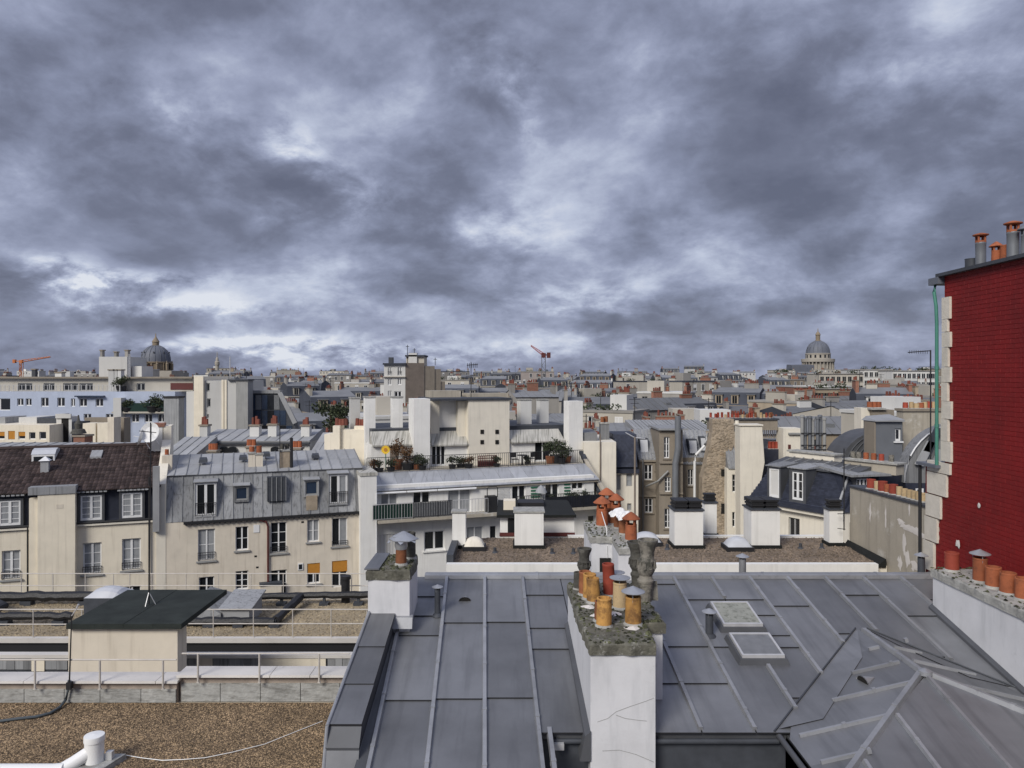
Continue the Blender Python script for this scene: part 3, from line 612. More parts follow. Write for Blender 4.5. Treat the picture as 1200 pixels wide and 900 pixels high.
# ---- the long central stack
out2 = [(.927, 8.80), (1.694, 8.80), (1.694, 9.55), (1.93, 9.55), (1.88, 11.32), (.85, 11.32)]
C2 = stack(ZH, out2, -8, -3.30, label='long white chimney stack with mossy cap and mixed clay pots')
rough_cap(C2, out2, -3.30, -3.16, over=.035)
zc = -3.165
def at(px, py): Y = -zc * F / (py - HY); return ((px - 600) / F * Y, Y, zc)
pot(C2, at(707.6, 734), .098, .36, 'terracotta_yellow', lean=(.02, 0)); pot(C2, at(742, 732), .104, .36, 'terracotta_yellow', 'tin')
pot(C2, at(726.5, 713), .098, .36, 'terracotta_pale', 'flat'); pot(C2, at(695.5, 706), .094, .34, 'terracotta_yellow', lean=(-.03, .03)); pot(C2, at(691, 702), .096, .36, 'terracotta_yellow')
pot(C2, at(685.5, 697), .09, .34, 'terracotta_rust'); pot(C2, at(714.5, 698), .090, .46, 'terracotta_red', lean=(-.05, 0)); pot(C2, at(722.5, 694), .085, .24, 'terracotta_red', 'flat'); pot(C2, at(678, 691), .075, .26, 'pot_stone_dark'); pot(C2, at(706, 728), .105, .26, 'terracotta_rust')
def crowned(parent, c, r, h, m, lean=(0, 0), label=None):
    """old moulded chimney pot with a ragged crown"""
    b = MB(); n = 20
    pr = [(r * 1.0, 0), (r * 1.02, h * .30), (r * 1.12, h * .31), (r * 1.14, h * .345), (r * .95, h * .37), (r * .86, h * .42), (r * 1.0, h * .45), (r * 1.2, h * .50), (r * 1.22, h * .56), (r * 1.06, h * .60), (r * 1.16, h * .66), (r * .98, h * .70), (r * .96, h * .80), (r * 1.12, h * .88), (r * 1.38, h * .96), (r * 1.42, h * 1.0), (r * 1.1, h * 1.0), (r * .8, h * .8)]
    b.lathe(c, pr, n, lean)
    for i in range(n): # ragged acanthus band
        if i % 2: continue
        a = i * 2 * math.pi / n; rr = r * 1.2; z = c[2] + h * .62; x = c[0] + lean[0] * h * .62 + math.cos(a) * rr; y = c[1] + lean[1] * h * .62 + math.sin(a) * rr; t = r * .16
        b.hull([(x - t, y - t, z - h * .08), (x + t, y - t, z - h * .08), (x + t, y + t, z - h * .08), (x - t, y + t, z - h * .08)], [(x - t * .4, y - t * .4, z + h * .05), (x + t * .4, y - t * .4, z + h * .05), (x + t * .4, y + t * .4, z + h * .05), (x - t * .4, y + t * .4, z + h * .05)])
    b.cm = 1; b.lathe(c, [(r * .8, h * .8), (.001, h * .8)], n, lean)
    return b.build('crowned_chimney_pot', [m, 'soot_recess_black'], parent, label=label)
crowned(C2, at(684, 688), .078, .58, 'pot_stone_dark', (.02, 0)); crowned(C2, at(755, 704), .102, .86, 'pot_stone', (.06, 0)); crowned(C2, at(748, 692), .092, .72, 'pot_stone_dark', (-.05, 0))
m = MB(); p = at(766, 703); m.hull([(p[0] - .06, p[1] - .03, zc), (p[0] + .06, p[1] - .03, zc), (p[0] + .06, p[1] + .03, zc), (p[0] - .06, p[1] + .03, zc)], [(p[0] - .01, p[1] + .01, zc + .26), (p[0] + .05, p[1] + .01, zc + .26), (p[0] + .05, p[1] + .03, zc + .26), (p[0] - .01, p[1] + .03, zc + .26)]); m.build('broken_tile', 'pot_stone', C2)
for px, py in ((690, 712), (721, 720), (742, 737), (700, 722)):
    p = at(px, py); m = MB(); n = 9; m.add([(p[0] + math.cos(i * 6.283 / n) * R.uniform(.07, .13), p[1] + math.sin(i * 6.283 / n) * R.uniform(.07, .13), zc + .010) for i in range(n)] + [(p[0], p[1], zc + .035)], [(i, (i + 1) % n, n) for i in range(n)]); m.build('mortar_patch', 'lime_white', C2)
m = MB(); m.hull([(.80, 8.78, -4.55), (.93, 8.78, -4.55), (.86, 11.3, -4.05), (.78, 11.3, -4.05)], [(.86, 8.78, -4.25), (.93, 8.78, -4.2), (.86, 11.3, -3.72), (.80, 11.3, -3.77)]); m.build('flashing', 'zinc_dull', C2)

rm = random.Random(11)
def moss(parent, outline, z, n, edge=.6, r0=.012, r1=.034, label=None):
    m = MB(); xs = [p[0] for p in outline]; ys = [p[1] for p in outline]
    for _ in range(n):
        if rm.random() < edge:
            i = rm.randrange(len(outline)); a, c = outline[i], outline[(i + 1) % len(outline)]; t = rm.random(); x, y = a[0] + (c[0] - a[0]) * t + rm.gauss(0, .03), a[1] + (c[1] - a[1]) * t + rm.gauss(0, .03)
        else: x, y = rm.uniform(min(xs), max(xs)), rm.uniform(min(ys), max(ys))
        ins = False; j = len(outline) - 1
        for i in range(len(outline)):
            (xi, yi), (xj, yj) = outline[i], outline[j]
            if (yi > y) != (yj > y) and x < (xj - xi) * (y - yi) / (yj - yi) + xi: ins = not ins
            j = i
        if not ins: continue
        r = rm.uniform(r0, r1); h = r * rm.uniform(.3, .8); k = 6; a0 = rm.uniform(0, 6); m.add([(x + math.cos(a0 + q * 1.047) * r * rm.uniform(.7, 1.2), y + math.sin(a0 + q * 1.047) * r * rm.uniform(.7, 1.2), z - .004) for q in range(k)] + [(x, y, z + h)], [(q, (q + 1) % k, k) for q in range(k)])
    m.build('moss_tufts', 'moss', parent, kind='stuff')
moss(C2, out2, -3.155, 900, .45); moss(C1, [(-1.97, 11.12), (-1.53, 11.12), (-1.53, 12.05), (-1.97, 12.05)], -2.895, 260, .5)
for pts in ([(700, 846), (712, 842), (722, 834), (738, 828), (756, 822), (766, 818)], [(722, 838), (733, 842), (748, 844), (758, 845)], [(706, 880), (726, 879), (745, 884), (766, 893)]):
    m = MB(); m.tube([P(a, c, 8.798) for a, c in pts], .0035, 4); m.build('hairline_crack', 'grey_wall', C2)

# ---- the stack behind the ridge with hooded clay pots
out3 = [(1.45, 13.6), (1.82, 13.6), (1.82, 12.75), (2.06, 12.75), (2.16, 15.0), (1.45, 15.0)]
C3 = stack(ZH, out3, -5, -3.06, label='white chimney stack behind the ridge with orange hooded clay pots')
rough_cap(C3, out3, -3.06, -2.94, 'cap_grey', .03)
m = MB(); m.box(1.60, 1.80, 13.57, 13.598, -3.75, -3.33); m.build('recess_shade_panel', 'soot_recess_black', C3)  # flat black panel: the shade inside a recess put into its colour
moss(C3, out3, -2.935, 350, .4)
zc = -2.945
pot(C3, at(705.5, 617), .115, .36, 'terracotta', 'clay'); pot(C3, at(711, 609), .115, .42, 'terracotta', 'clay'); pot(C3, at(722, 611), .11, .34, 'terracotta', 'clay'); pot(C3, at(739.5, 634), .108, .30, 'terracotta', 'clay'); pot(C3, at(716.5, 614), .10, .30, 'terracotta_rust'); pot(C3, at(731.5, 626), .105, .28, 'terracotta_rust'); pot(C3, at(725.5, 619), .105, .30, 'terracotta_rust')
for px, py in ((725.5, 600), (735, 604)):
    c = P(px, py, 14.0 if px < 730 else 13.5); m = MB(); n = 7
    g_ = [(c[0] + (i / n - .5) * .36, c[1] + (j / n - .5) * .34, c[2] + .10 - .16 * max(abs(i / n - .5), abs(j / n - .5)) ** 1.2 * 2 + R.uniform(-.025, .025)) for j in range(n + 1) for i in range(n + 1)]
    m.add(g_ + [(x, y, z - .03) for x, y, z in g_], [(j * (n + 1) + i, j * (n + 1) + i + 1, (j + 1) * (n + 1) + i + 1, (j + 1) * (n + 1) + i) for j in range(n) for i in range(n)]); m.build('tarpaulin_wrap', 'pvc', C3)
m = MB(); m.tube([P(705, 600, 14.4), P(707, 607, 14.2), P(711, 620, 13.8), P(711.5, 640, 13.6), P(711.5, 654, 13.58)], .008, 5); m.build('cord', 'pvc', C3)

# ---- the white stack that runs along the red party wall
C4 = stack(ZH, [(6.65, 5.0), (7.34, 5.0), (7.34, 11.77), (6.65, 11.77)], -9, -3.18, label='long white chimney wall along the red party wall')
rough_cap(C4, [(6.63, 5.0), (7.34, 5.0), (7.34, 11.79), (6.63, 11.79)], -3.18, -3.045, 'cap_grey', .012)
zc = -3.05
pot(C4, at(1115.5, 669), .105, .29, 'terracotta_red', taper=.98); pot(C4, at(1148.5, 682), .098, .36, 'terracotta', 'tin', taper=.98); pot(C4, at(1164, 688.5), .105, .30, 'terracotta', taper=.98); pot(C4, at(1181, 696), .105, .30, 'terracotta', taper=.98, lean=(.02, 0)); pot(C4, at(1199, 703), .10, .30, 'terracotta', taper=.98)
moss(C4, [(6.63, 5.0), (7.34, 5.0), (7.34, 11.79), (6.63, 11.79)], -3.04, 700, .35)
m = MB(); m.hull([(6.56, 7.0, P1(0, 7.0)[2] - .1), (6.66, 7.0, -5), (6.66, 11.8, -4), (6.56, 11.8, -4)], [(6.60, 7.0, P1(0, 7)[2] + .06), (6.66, 7.0, P1(0, 7)[2] + .10), (6.66, 11.8, P1(0, 11.8)[2] + .10), (6.60, 11.8, P1(0, 11.8)[2] + .05)]); m.build('flashing', 'zinc_dull', C4)

# ================================================================== the red house
RH = thing('red_brick_house', (10, 9, -27), 'tall house with a dark red painted brick party wall and pale stone quoins', 'house')
m = MB(); m.box(7.44, 16, 3, 12.80, -27, 1.70); m.box(7.44, 16, 12.80, 13.4, -27, -1.6); m.build('wall', 'mortar_red', RH)
m = MB(); z = -4.6; row = 0
while z < 1.66:
    y = 7.0 - (.115 if row % 2 else 0)
    while y < 12.86:
        e = R.uniform(0, .002); y1 = min(y + .225, 12.80 if z > -1.6 else 13.38)
        if y1 - y > .05: m.add([(7.436, y, z), (7.436, y1, z), (7.436, y1, z + .070), (7.436, y, z + .070), (7.433 - e, y + .003, z + .003), (7.433 - e + R.uniform(-.002, .002), y1 - .003, z + .003), (7.433 - e, y1 - .003, z + .067), (7.433 - e, y + .003, z + .067)], [(4, 5, 6, 7), (0, 1, 5, 4), (1, 2, 6, 5), (2, 3, 7, 6), (3, 0, 4, 7)])
        y += .228
    z += .0725; row += 1
m.build('brick_courses', 'brick_red', RH, kind='stuff')
def wy(px): return 7.40 * F / (px - 600.)
def wz(px, py): return -(py - HY) / F * wy(px)
ql = [(1104, 1113, 348, 374), (1104, 1110.5, 374, 389), (1104, 1113.5, 389, 407), (1104, 1111, 407, 430), (1103.5, 1113.5, 430, 448), (1103.5, 1110.5, 448, 470), (1103.5, 1114.5, 470, 491), (1103, 1111, 491, 517), (1103, 1114.5, 517, 541),
      (1087, 1113, 541, 554), (1086.5, 1109, 554, 580), (1085, 1102, 580, 606), (1083.5, 1098, 606, 634), (1082, 1094, 634, 668)]
for x0, x1, y0, y1 in ql:
    xm = (x0 + x1) / 2; m = MB(); e = R.uniform(0, .006); m.box(7.395 - e, 7.46, wy(x1), wy(x0), wz(xm, y1) + .004, wz(xm, y0) - .004); m.build('quoin_stone', 'stone', RH)
m = MB(); m.box(7.33, 8.1, 3, 12.90, 1.70, 1.755); m.build('coping', 'lead_dark', RH)
m = MB(); m.tube([(7.40, 13.02, 1.60), (7.36, 12.99, 1.45), (7.355, 12.92, 1.2), (7.355, 12.90, .9), (7.355, 12.90, -1.56)], .029, 10); m.rod((7.355, 12.9, .1), (7.355, 12.9, .16), .036, 10); m.rod((7.355, 12.9, -.9), (7.355, 12.9, -.84), .036, 10); m.build('downpipe', 'green_pipe', RH)
m = MB(); m.box(7.33, 9, 12.82, 13.12, 1.58, 1.70); m.build('eave_gutter', 'lead', RH)
m = MB(); m.rod((7.36, 13.44, -1.6), (7.36, 13.44, -4), .03, 8); m.build('downpipe', 'iron', RH)
m = MB(); m.box(7.30, 7.9, 12.84, 13.46, -1.60, -1.55); m.build('ledge_flashing', 'lead', RH)
for px, py, w, h in ((1122, 637, .07, .09), (1147, 592, .04, .05)):
    Y = wy(px); z = wz(px, py); n = 9; m = MB(); m.add([(7.404, Y + math.cos(i * 6.283 / n) * w * R.uniform(.6, 1.2), z + math.sin(i * 6.283 / n) * h * R.uniform(.5, 1.1)) for i in range(n)] + [(7.398, Y, z)], [(i, (i + 1) % n, n) for i in range(n)]); m.build('bare_plaster_patch', 'lime_white', RH)
zc = 1.755
pot(RH, (7.62, 12.35, zc), .10, .18, 'lead_dark', taper=1.0); pot(RH, (7.60, 12.08, zc), .078, .40, 'pipe_grey', taper=1.0); pot(RH, (7.58, 11.66, zc), .07, .20, 'terracotta', 'clay'); pot(RH, (7.66, 11.52, zc), .10, .26, 'terracotta'); pot(RH, (7.6, 11.30, zc), .085, .42, 'pipe_grey', taper=1.0); pot(RH, (7.66, 11.08, zc), .085, .34, 'pipe_grey', 'clay'); pot(RH, (7.7, 10.95, zc), .1, .3, 'terracotta')
for y, r_, h_ in ((12.08, .078, .40), (11.30, .085, .42)):     # clay hoods on the two tall flues
    k = MB(); c = (7.60, y, zc + h_)
    for i in range(4): a = i * math.pi / 2 + .6; k.rod((c[0] + math.cos(a) * r_ * .85, c[1] + math.sin(a) * r_ * .85, c[2] - .01), (c[0] + math.cos(a) * r_ * .85, c[1] + math.sin(a) * r_ * .85, c[2] + r_ * 1.3), r_ * .22, 6)
    k.lathe((c[0], c[1], c[2]), [(r_ * 1.02, 0), (r_ * 1.02, r_ * .35), (r_ * .7, r_ * .35)], 14); k.lathe((c[0], c[1], c[2] + r_ * 1.2), [(r_ * .9, 0), (r_ * 1.5, .02), (r_ * 1.5, .035), (r_ * .5, r_ * .75), (.001, r_ * .85)], 14); k.build('flue_hood', 'terracotta', RH)
# ================================================================== flat gravel roof, lower left
def stones(b, x0, x1, y0, y1, z, n, r0, r1, rng):
    for _ in range(n):
        x = rng.uniform(x0, x1); y = rng.uniform(y0, y1); a = rng.uniform(0, 1.57); r = rng.uniform(r0, r1); q = r * rng.uniform(.6, 1); h = r * rng.uniform(.4, .75); c, s = math.cos(a), math.sin(a)
        b.add([(x + c * r, y + s * r, z), (x - s * q, y + c * q, z), (x - c * r, y - s * r, z), (x + s * q, y - c * q, z), (x + rng.uniform(-.3, .3) * r, y + rng.uniform(-.3, .3) * r, z + h)], [(0, 1, 4), (1, 2, 4), (2, 3, 4), (3, 0, 4)])
rg = random.Random(5)
FH = thing('flat_roofed_house', (-9, 9, -27), 'flat roofed block with brown gravel and a low grey slab parapet', 'house')
m = MB(); m.box(-17, -2.18, 4, 13.32, -27, -5.74); m.build('wall', 'beige', FH)
m = MB(); m.box(-17, -2.18, 4, 12.98, -5.738, -5.70); m.build('gravel_bed', 'gravel_bed', FH)
m = MB(); stones(m, -9.4, -2.2, 10.0, 12.96, -5.698, 56000, .008, .021, rg); m.build('gravel', 'gravel', FH, kind='stuff')
m = MB(); m.box(-17, -5.86, 13.02, 13.32, -5.735, -5.352); m.box(-5.84, -2.19, 13.10, 13.36, -5.735, -5.277); m.build('parapet_core', 'band_pink', FH)
sl = [-60, -18, 28, 75, 117, 165, 206]; sr = [212, 258, 305, 352, 398, 436]
for lst, Y, zt in ((sl, 12.985, -5.475), (sr, 13.065, -5.405)):
    for a, c in zip(lst, lst[1:]):
        m = MB(); x0 = (a - 600) / F * Y + .006; x1 = (c - 600) / F * Y - .006; m.box(x0, x1, Y + R.uniform(0, .006), Y + .04, -5.72, zt); m.build('parapet_slab', 'slab', FH)
for a, c, Y, zt in ((-60, 27, 12.93, -5.31), (27, 182, 12.93, -5.31), (182, 208, 12.93, -5.31), (206, 316, 13.0, -5.235), (316, 363, 13.0, -5.235), (363, 436, 13.0, -5.235)):
    m = MB(); x0 = (a - 600) / F * Y + .005; x1 = (c - 600) / F * Y - .005; m.hull([(x0, Y, zt - .04), (x1, Y, zt - .04), (x1, Y + .42, zt - .04), (x0, Y + .42, zt - .04)], [(x0, Y + .008, zt), (x1, Y + .008, zt), (x1, Y + .42, zt), (x0, Y + .42, zt)]); m.build('coping_stone', 'coping', FH)
X = lambda px, Y: (px - 600) / F * Y
def fr_(a, b_, px, Y): return (X(px, Y) - a) / (b_ - a)
a, b_ = X(-60, 12.9), X(207, 12.9); handrail('guard_rail', 'low single bar railing on the slab parapet, beside the rendered roof box', [(a, 12.89, -5.33), (b_, 12.89, -5.33)], .41, [fr_(a, b_, p, 12.89) for p in (-30, 41, 117, 191)], [.41], .015, base=-.10, rp=.018)
a, b_ = X(213, 12.96), X(410, 12.96); handrail('guard_rail', 'low single bar railing on the slab parapet next to the zinc roof', [(a, 12.97, -5.25), (b_, 12.97, -5.25)], .41, [fr_(a, b_, p, 12.97) for p in (232, 304, 374)], [.41], .015, base=-.10, rp=.018)
t = thing('lightning_rod', (X(82, 12.86), 12.86, -5.42), 'thin dark lightning rod standing at the parapet beside the hose', 'rod')
m = MB(); m.rod((X(81, 12.86), 12.86, -5.42), (X(84, 12.86), 12.86, -4.15), .013, 6, .009); m.box(X(80, 12.86) - .03, X(80, 12.86) + .05, 12.84, 12.925, -5.42, -5.30); m.build('rod', 'iron', t)
m = MB(); m.rod((X(84, 12.86), 12.86, -4.15), (X(90, 12.86), 12.86, -4.02), .009, 6); m.rod((X(90, 12.86), 12.86, -4.02), (X(92, 12.86), 12.86, -3.95), .016, 6); m.build('tip', 'galv', t)
hp = []
for px, py in ((81, 797), (80, 808), (77, 820), (70, 829), (58, 836), (42, 840), (22, 842), (0, 845), (-30, 848)):
    if py < 822: hp.append((X(px, 12.94), 12.94, -(py - HY) / F * 12.94))
    else: Y = 5.665 * F / (py - HY); hp.append((X(px, Y), Y, -5.665))
m = MB(); m.tube(hp, .024, 8); m.build('garden_hose', 'hose', None, label='dark hose hanging from the parapet and lying on the gravel', cat='hose')
m = MB(); m.tube([P(x_, y_, 5.68 * F / (y_ - HY)) for x_, y_ in ((142, 884), (165, 888), (190, 891), (215, 890), (240, 888), (270, 882), (310, 872), (350, 856), (378, 845))], .006, 5); m.build('white_cable', 'pvc', None, label='thin white cable lying across the brown gravel', cat='cable')
DU = thing('ventilation_duct', (-6.3, 10.9, -5.70), 'white plastic ventilation duct with a capped stub on a concrete pad', 'duct')
Yd = 10.85; cx = X(110.5, Yd)
m = MB(); m.lathe((cx, Yd, -5.62), [(.130, 0), (.130, .30), (.140, .30), (.140, .37), (.136, .385), (.001, .40)], 22); m.build('capped_stub', 'pvc', DU)
m = MB(); m.tube([(cx - .03, Yd - .02, -5.46), (cx - .22, Yd - .14, -5.57), (cx - .40, Yd - .26, -5.655)], .095, 18); m.build('branch', 'pvc', DU)
m = MB(); m.tube([(cx - .30, Yd - .24, -5.62), (cx - .45, Yd - .26, -5.625), (cx - 2.6, Yd - .26, -5.625)], .098, 18); m.build('duct_run', 'pvc', DU)
m = MB(); m.hull([(cx - .20, Yd - .32, -5.70), (cx + .22, Yd - .32, -5.70), (cx + .36, Yd + .22, -5.70), (cx - .08, Yd + .22, -5.70)], [(cx - .19, Yd - .31, -5.615), (cx + .21, Yd - .31, -5.615), (cx + .35, Yd + .21, -5.615), (cx - .07, Yd + .21, -5.615)]); m.build('concrete_pad', 'slab', DU)
m = MB(); m.box(cx + .15, cx + .24, Yd + .02, Yd + .1, -5.615, -5.50); m.build('clamp', 'galv', DU)

# ---- low fence and panels in the gap
FE = thing('panel_fence', (-8, 19, -9.2), 'low grey board fence with one rust stained beige panel', 'fence')
Yf = 19.0
def zf(py): return -(py - HY) / F * Yf
m = MB(); m.box(X(-80, Yf), X(430, Yf), Yf, Yf + .12, -9.5, zf(783)); m.build('base', 'lead_dark', FE)
for a, c, mt, st in ((-40, 38, 'zinc_mansard', 1), (38, 53, 'cream', 0), (54, 80, 'zinc_mansard', 1), (209, 232, 'zinc_mansard', 1), (233, 249, 'beige', 0), (250, 304, 'zinc_mansard', 1), (306, 382, 'cream', 0), (384, 420, 'zinc_mansard', 1)):
    x0, x1 = X(a, Yf), X(c, Yf)
    if st:
        n = max(1, int((x1 - x0) / .19))
        for i in range(n): m = MB(); m.box(x0 + (x1 - x0) * i / n + .006, x0 + (x1 - x0) * (i + 1) / n - .006, Yf - .03 - (i % 2) * .01, Yf - .002, zf(784), zf(771)); m.build('board', mt, FE)
    else: m = MB(); m.box(x0, x1, Yf - .04, Yf - .002, zf(786), zf(767)); m.build('panel', mt, FE)
m = MB(); m.box(X(-80, Yf), X(430, Yf), Yf - .06, Yf + .16, zf(770.5), zf(766.5)); m.build('top_rail', 'coping', FE)

# ---- rendered plant room with bitumen roof
PR = thing('rooftop_plant_room', (-8.4, 17, -9), 'beige rendered roof box with a flat black bitumen roof', 'roof box')
m = MB(); m.box(X(80, 16), X(208, 16), 16, 16.45, -9.5, -5.41); m.build('wall', 'beige', PR); m = MB(); m.box(-9.5, -8.5, 16.46, 18.3, -9.5, -5.41); m.build('rear_wall', 'beige', PR)
for i in range(4):
    x0 = X(78, 15.9) + i * .615; m = MB(); m.box(x0 + .002, x0 + .613, 15.88, 18.42, -5.408 + .003 * (i % 2), -5.30 + .006 * (i % 2)); m.build('roof_felt', 'bitumen', PR)
t = thing('roof_dome', (X(126, 18.6), 18.7, -5.5), 'grey acrylic dome light behind the black bitumen roof', 'skylight')
m = MB(); cx, cy = X(126, 18.7), 18.8; m.box(cx - .45, cx + .45, cy - .36, cy + .36, -9.0, -5.52); m.build('kerb', 'lead_dark', t)
m = MB(); n = 6
m.add([(cx + (i / n - .5) * .9, cy + (j / n - .5) * .72, -5.515 + .20 * (1 - (2 * i / n - 1) ** 2) ** .6 * (1 - (2 * j / n - 1) ** 2) ** .6) for j in range(n + 1) for i in range(n + 1)], [(j * (n + 1) + i, j * (n + 1) + i + 1, (j + 1) * (n + 1) + i + 1, (j + 1) * (n + 1) + i) for j in range(n) for i in range(n)]); m.build('dome', 'acrylic', t)

# ================================================================== second terrace, further back
TH = thing('terrace_block', (-13, 26, -27), 'low flat roofed block with tan gravel behind the plant room', 'building')
m = MB(); m.box(-26, -3.2, 24.1, 28.5, -27, -8.56); m.build('wall', 'iron', TH)  # near-black wall: the shade on this fascia is put into its colour
m = MB(); m.box(-26, -3.2, 24.2, 28.4, -8.56, -8.50); m.build('gravel_bed', 'gravel_tan', TH)
m = MB(); stones(m, -19.5, -4, 24.25, 28.3, -8.498, 7000, .03, .06, rg); m.build('gravel', 'gravel_tan', TH, kind='stuff')
m = MB(); m.box(-26, -3.2, 24.0, 24.18, -8.62, -8.47); m.build('edge_trim', 'coping', TH); m = MB(); m.box(-26, -3.2, 28.25, 28.5, -8.56, -8.42); m.build('edge_trim', 'coping', TH)
a, b_ = X(0, 24.1) - 1, X(100, 24.1); handrail('guard_rail', 'two bar pale railing left of the black bitumen roof', [(a, 24.1, -8.47), (b_, 24.1, -8.47)], .9, [.03, fr_(a, b_, 39, 24.1), .97], [.42, .9], .02)
a, b_ = X(216, 24.1), X(440, 24.1); handrail('guard_rail', 'two bar pale railing on the near edge of the tan gravel terrace', [(a, 24.1, -8.47), (b_, 24.1, -8.47)], .9, [fr_(a, b_, p_, 24.1) for p_ in (250, 297, 343, 388, 430)], [.44, .9], .02)
a, b_ = X(-5, 28.35), X(440, 28.35); handrail('guard_rail', 'two bar pale railing on the far edge of the tan gravel terrace', [(a, 28.35, -8.42), (b_, 28.35, -8.42)], .88, [fr_(a, b_, p_, 28.35) for p_ in (25, 62, 100, 133, 152, 178, 218, 256, 294, 332, 370, 412)], [.42, .88], .02)
t = thing('insulated_pipe', (-12, 26, -8.5), 'black wrapped pipework on supports across the tan gravel', 'pipe')
def wob(a, b_, n): return [tuple(Vector(a).lerp(Vector(b_), i / n) + Vector((0, R.uniform(-.02, .02), R.uniform(-.03, .03)))) for i in range(n + 1)]
m = MB(); m.tube(wob((X(288, 27.6), 27.6, -8.18), (X(440, 27.6), 27.6, -8.12), 18), .13, 8, .12); m.build('pipe_run', 'black_wrap', t)
m = MB(); m.tube(wob((X(352, 27.5), 27.5, -8.16), (X(322, 25.2), 25.2, -8.3), 8), .14, 8, .12); m.build('pipe_run', 'black_wrap', t)
m = MB(); m.tube(wob((X(212, 25.2), 25.2, -8.3), (X(322, 25.2), 25.2, -8.3), 14), .14, 8, .12); m.build('pipe_run', 'black_wrap', t)
for px, Y in ((300, 27.6), (330, 27.6), (380, 27.6), (420, 27.6), (245, 25.2), (280, 25.2), (322, 25.2)): m = MB(); m.box(X(px, Y) - .05, X(px, Y) + .05, Y - .05, Y + .05, -8.5, -8.25); m.box(X(px, Y) - .17, X(px, Y) + .17, Y - .14, Y + .14, -8.5, -8.40); m.build('support', 'lead_dark', t)
t = thing('insulated_pipe', (-15, 26, -8.5), 'two black wrapped pipes left of the black bitumen roof', 'pipe')
m = MB(); m.tube(wob((X(-20, 27.6), 27.6, -8.17), (X(125, 27.6), 27.6, -8.17), 18), .17, 8, .14); m.build('pipe_run', 'black_wrap', t); m = MB(); m.tube(wob((X(-20, 25.4), 25.4, -8.2), (X(84, 25.4), 25.4, -8.2), 16), .14, 8, .14); m.build('pipe_run', 'black_wrap', t)
m = MB(); m.tube([(X(-20, 27.6), 27.6, -8.17), (X(5, 26.5), 26.5, -8.2), (X(-20, 25.4), 25.4, -8.2)], .14, 8); m.build('pipe_run', 'black_wrap', t)
for px, Y in ((32, 27.6), (100, 27.6), (5, 25.4), (70, 25.4)): m = MB(); m.box(X(px, Y) - .2, X(px, Y) + .2, Y - .14, Y + .14, -8.5, -8.34); m.build('support', 'lead_dark', t)
t = thing('roof_hatch_cabin', (-10, 25.6, -8.5), 'small grey metal cabin with sloping lids beside the black pipes', 'cabin')
m = MB(); x0, x1 = X(258, 25.4), X(292, 25.4); m.hull([(x0, 25.4, -8.5), (x1, 25.4, -8.5), (x1, 26.7, -8.5), (x0, 26.7, -8.5)], [(x0, 25.4, -7.98), (x1, 25.4, -7.98), (x1, 26.7, -7.75), (x0, 26.7, -7.75)]); m.build('body', 'zinc_light', t)
m = MB(); x0, x1 = X(222, 25.2), X(258, 25.2) - .02; m.hull([(x0, 25.3, -8.5), (x1, 25.3, -8.5), (x1, 26.7, -8.5), (x0, 26.7, -8.5)], [(x0 + .1, 25.6, -7.7), (x1, 25.3, -8.1), (x1, 26.7, -7.8), (x0 + .1, 26.7, -7.55)]); m.build('lid', 'zinc_mansard', t)
m = MB(); x0, x1 = X(257, 25.4), X(296, 25.4); m.hull([(x0, 25.3, -7.97), (x1, 25.3, -7.97), (x1, 26.8, -7.74), (x0, 26.8, -7.74)], [(x0, 25.3, -7.92), (x1, 25.3, -7.92), (x1, 26.8, -7.69), (x0, 26.8, -7.69)]); m.build('lid', 'zinc_mansard', t)
t = thing('roof_turret', (X(405, 27.8), 27.8, -8.5), 'squat black pipe elbow standing on the terrace beside the zinc roof', 'pipe')
m = MB(); m.rod((X(405, 27.9), 27.9, -8.5), (X(405, 27.9), 27.9, -7.55), .16, 10); m.rod((X(405, 27.9), 27.9, -7.62), (X(405, 27.9), 27.9, -7.5), .2, 10); m.build('pipe_elbow', 'black_wrap', t)

t = thing('roof_mast', P(174, 711, 17.2), 'tall thin black mast on a small tripod standing on the bitumen roof', 'mast'); b0 = Vector(P(174.5, 709, 17.2)); b0.z = -5.30
m = MB(); m.rod(b0 + Vector((0, 0, .02)), P(177, 497, 17.2), .016, 6, .012); m.build('mast_pole', 'iron', t)
for a in (0.4, 2.5, 4.6): m = MB(); m.rod(b0 + Vector((math.cos(a) * .14, math.sin(a) * .14, 0)), b0 + Vector((0, 0, .30)), .010, 5); m.build('tripod_leg', 'galv', t)
# ================================================================== flat roof with white shafts behind the ridge
def pxr(x0, x1, Y): return X(x0, Y), X(x1, Y)
def zy(py, Y): return -(py - HY) / F * Y
GH = thing('gravel_roof_building', (4.5, 23.4, -27), 'flat roofed building with brown gravel and a white parapet behind the zinc ridge', 'building')
m = MB(); m.box(-1.86, 10.95, 21.75, 25.4, -27, -5.56); m.build('wall', 'ivory', GH)
m = MB(); m.box(-1.80, 10.9, 21.8, 25.3, -5.56, -5.52); m.build('gravel_bed', 'gravel_mid', GH)
m = MB(); stones(m, -1.75, 10.9, 21.8, 25.3, -5.518, 9000, .025, .055, rg); m.build('gravel', 'gravel_mid', GH, kind='stuff')
m = MB(); m.box(-1.9, 10.6, 21.55, 21.76, -5.78, -5.46); m.build('parapet', 'white', GH)
m = MB(); m.box(-1.9, 10.6, 21.60, 21.75, -6.0, -5.79); m.build('parapet_band', 'brown_band', GH)
m = MB(); m.box(1.9, 10.9, 25.3, 25.45, -5.60, -5.44); m.build('parapet', 'white', GH)
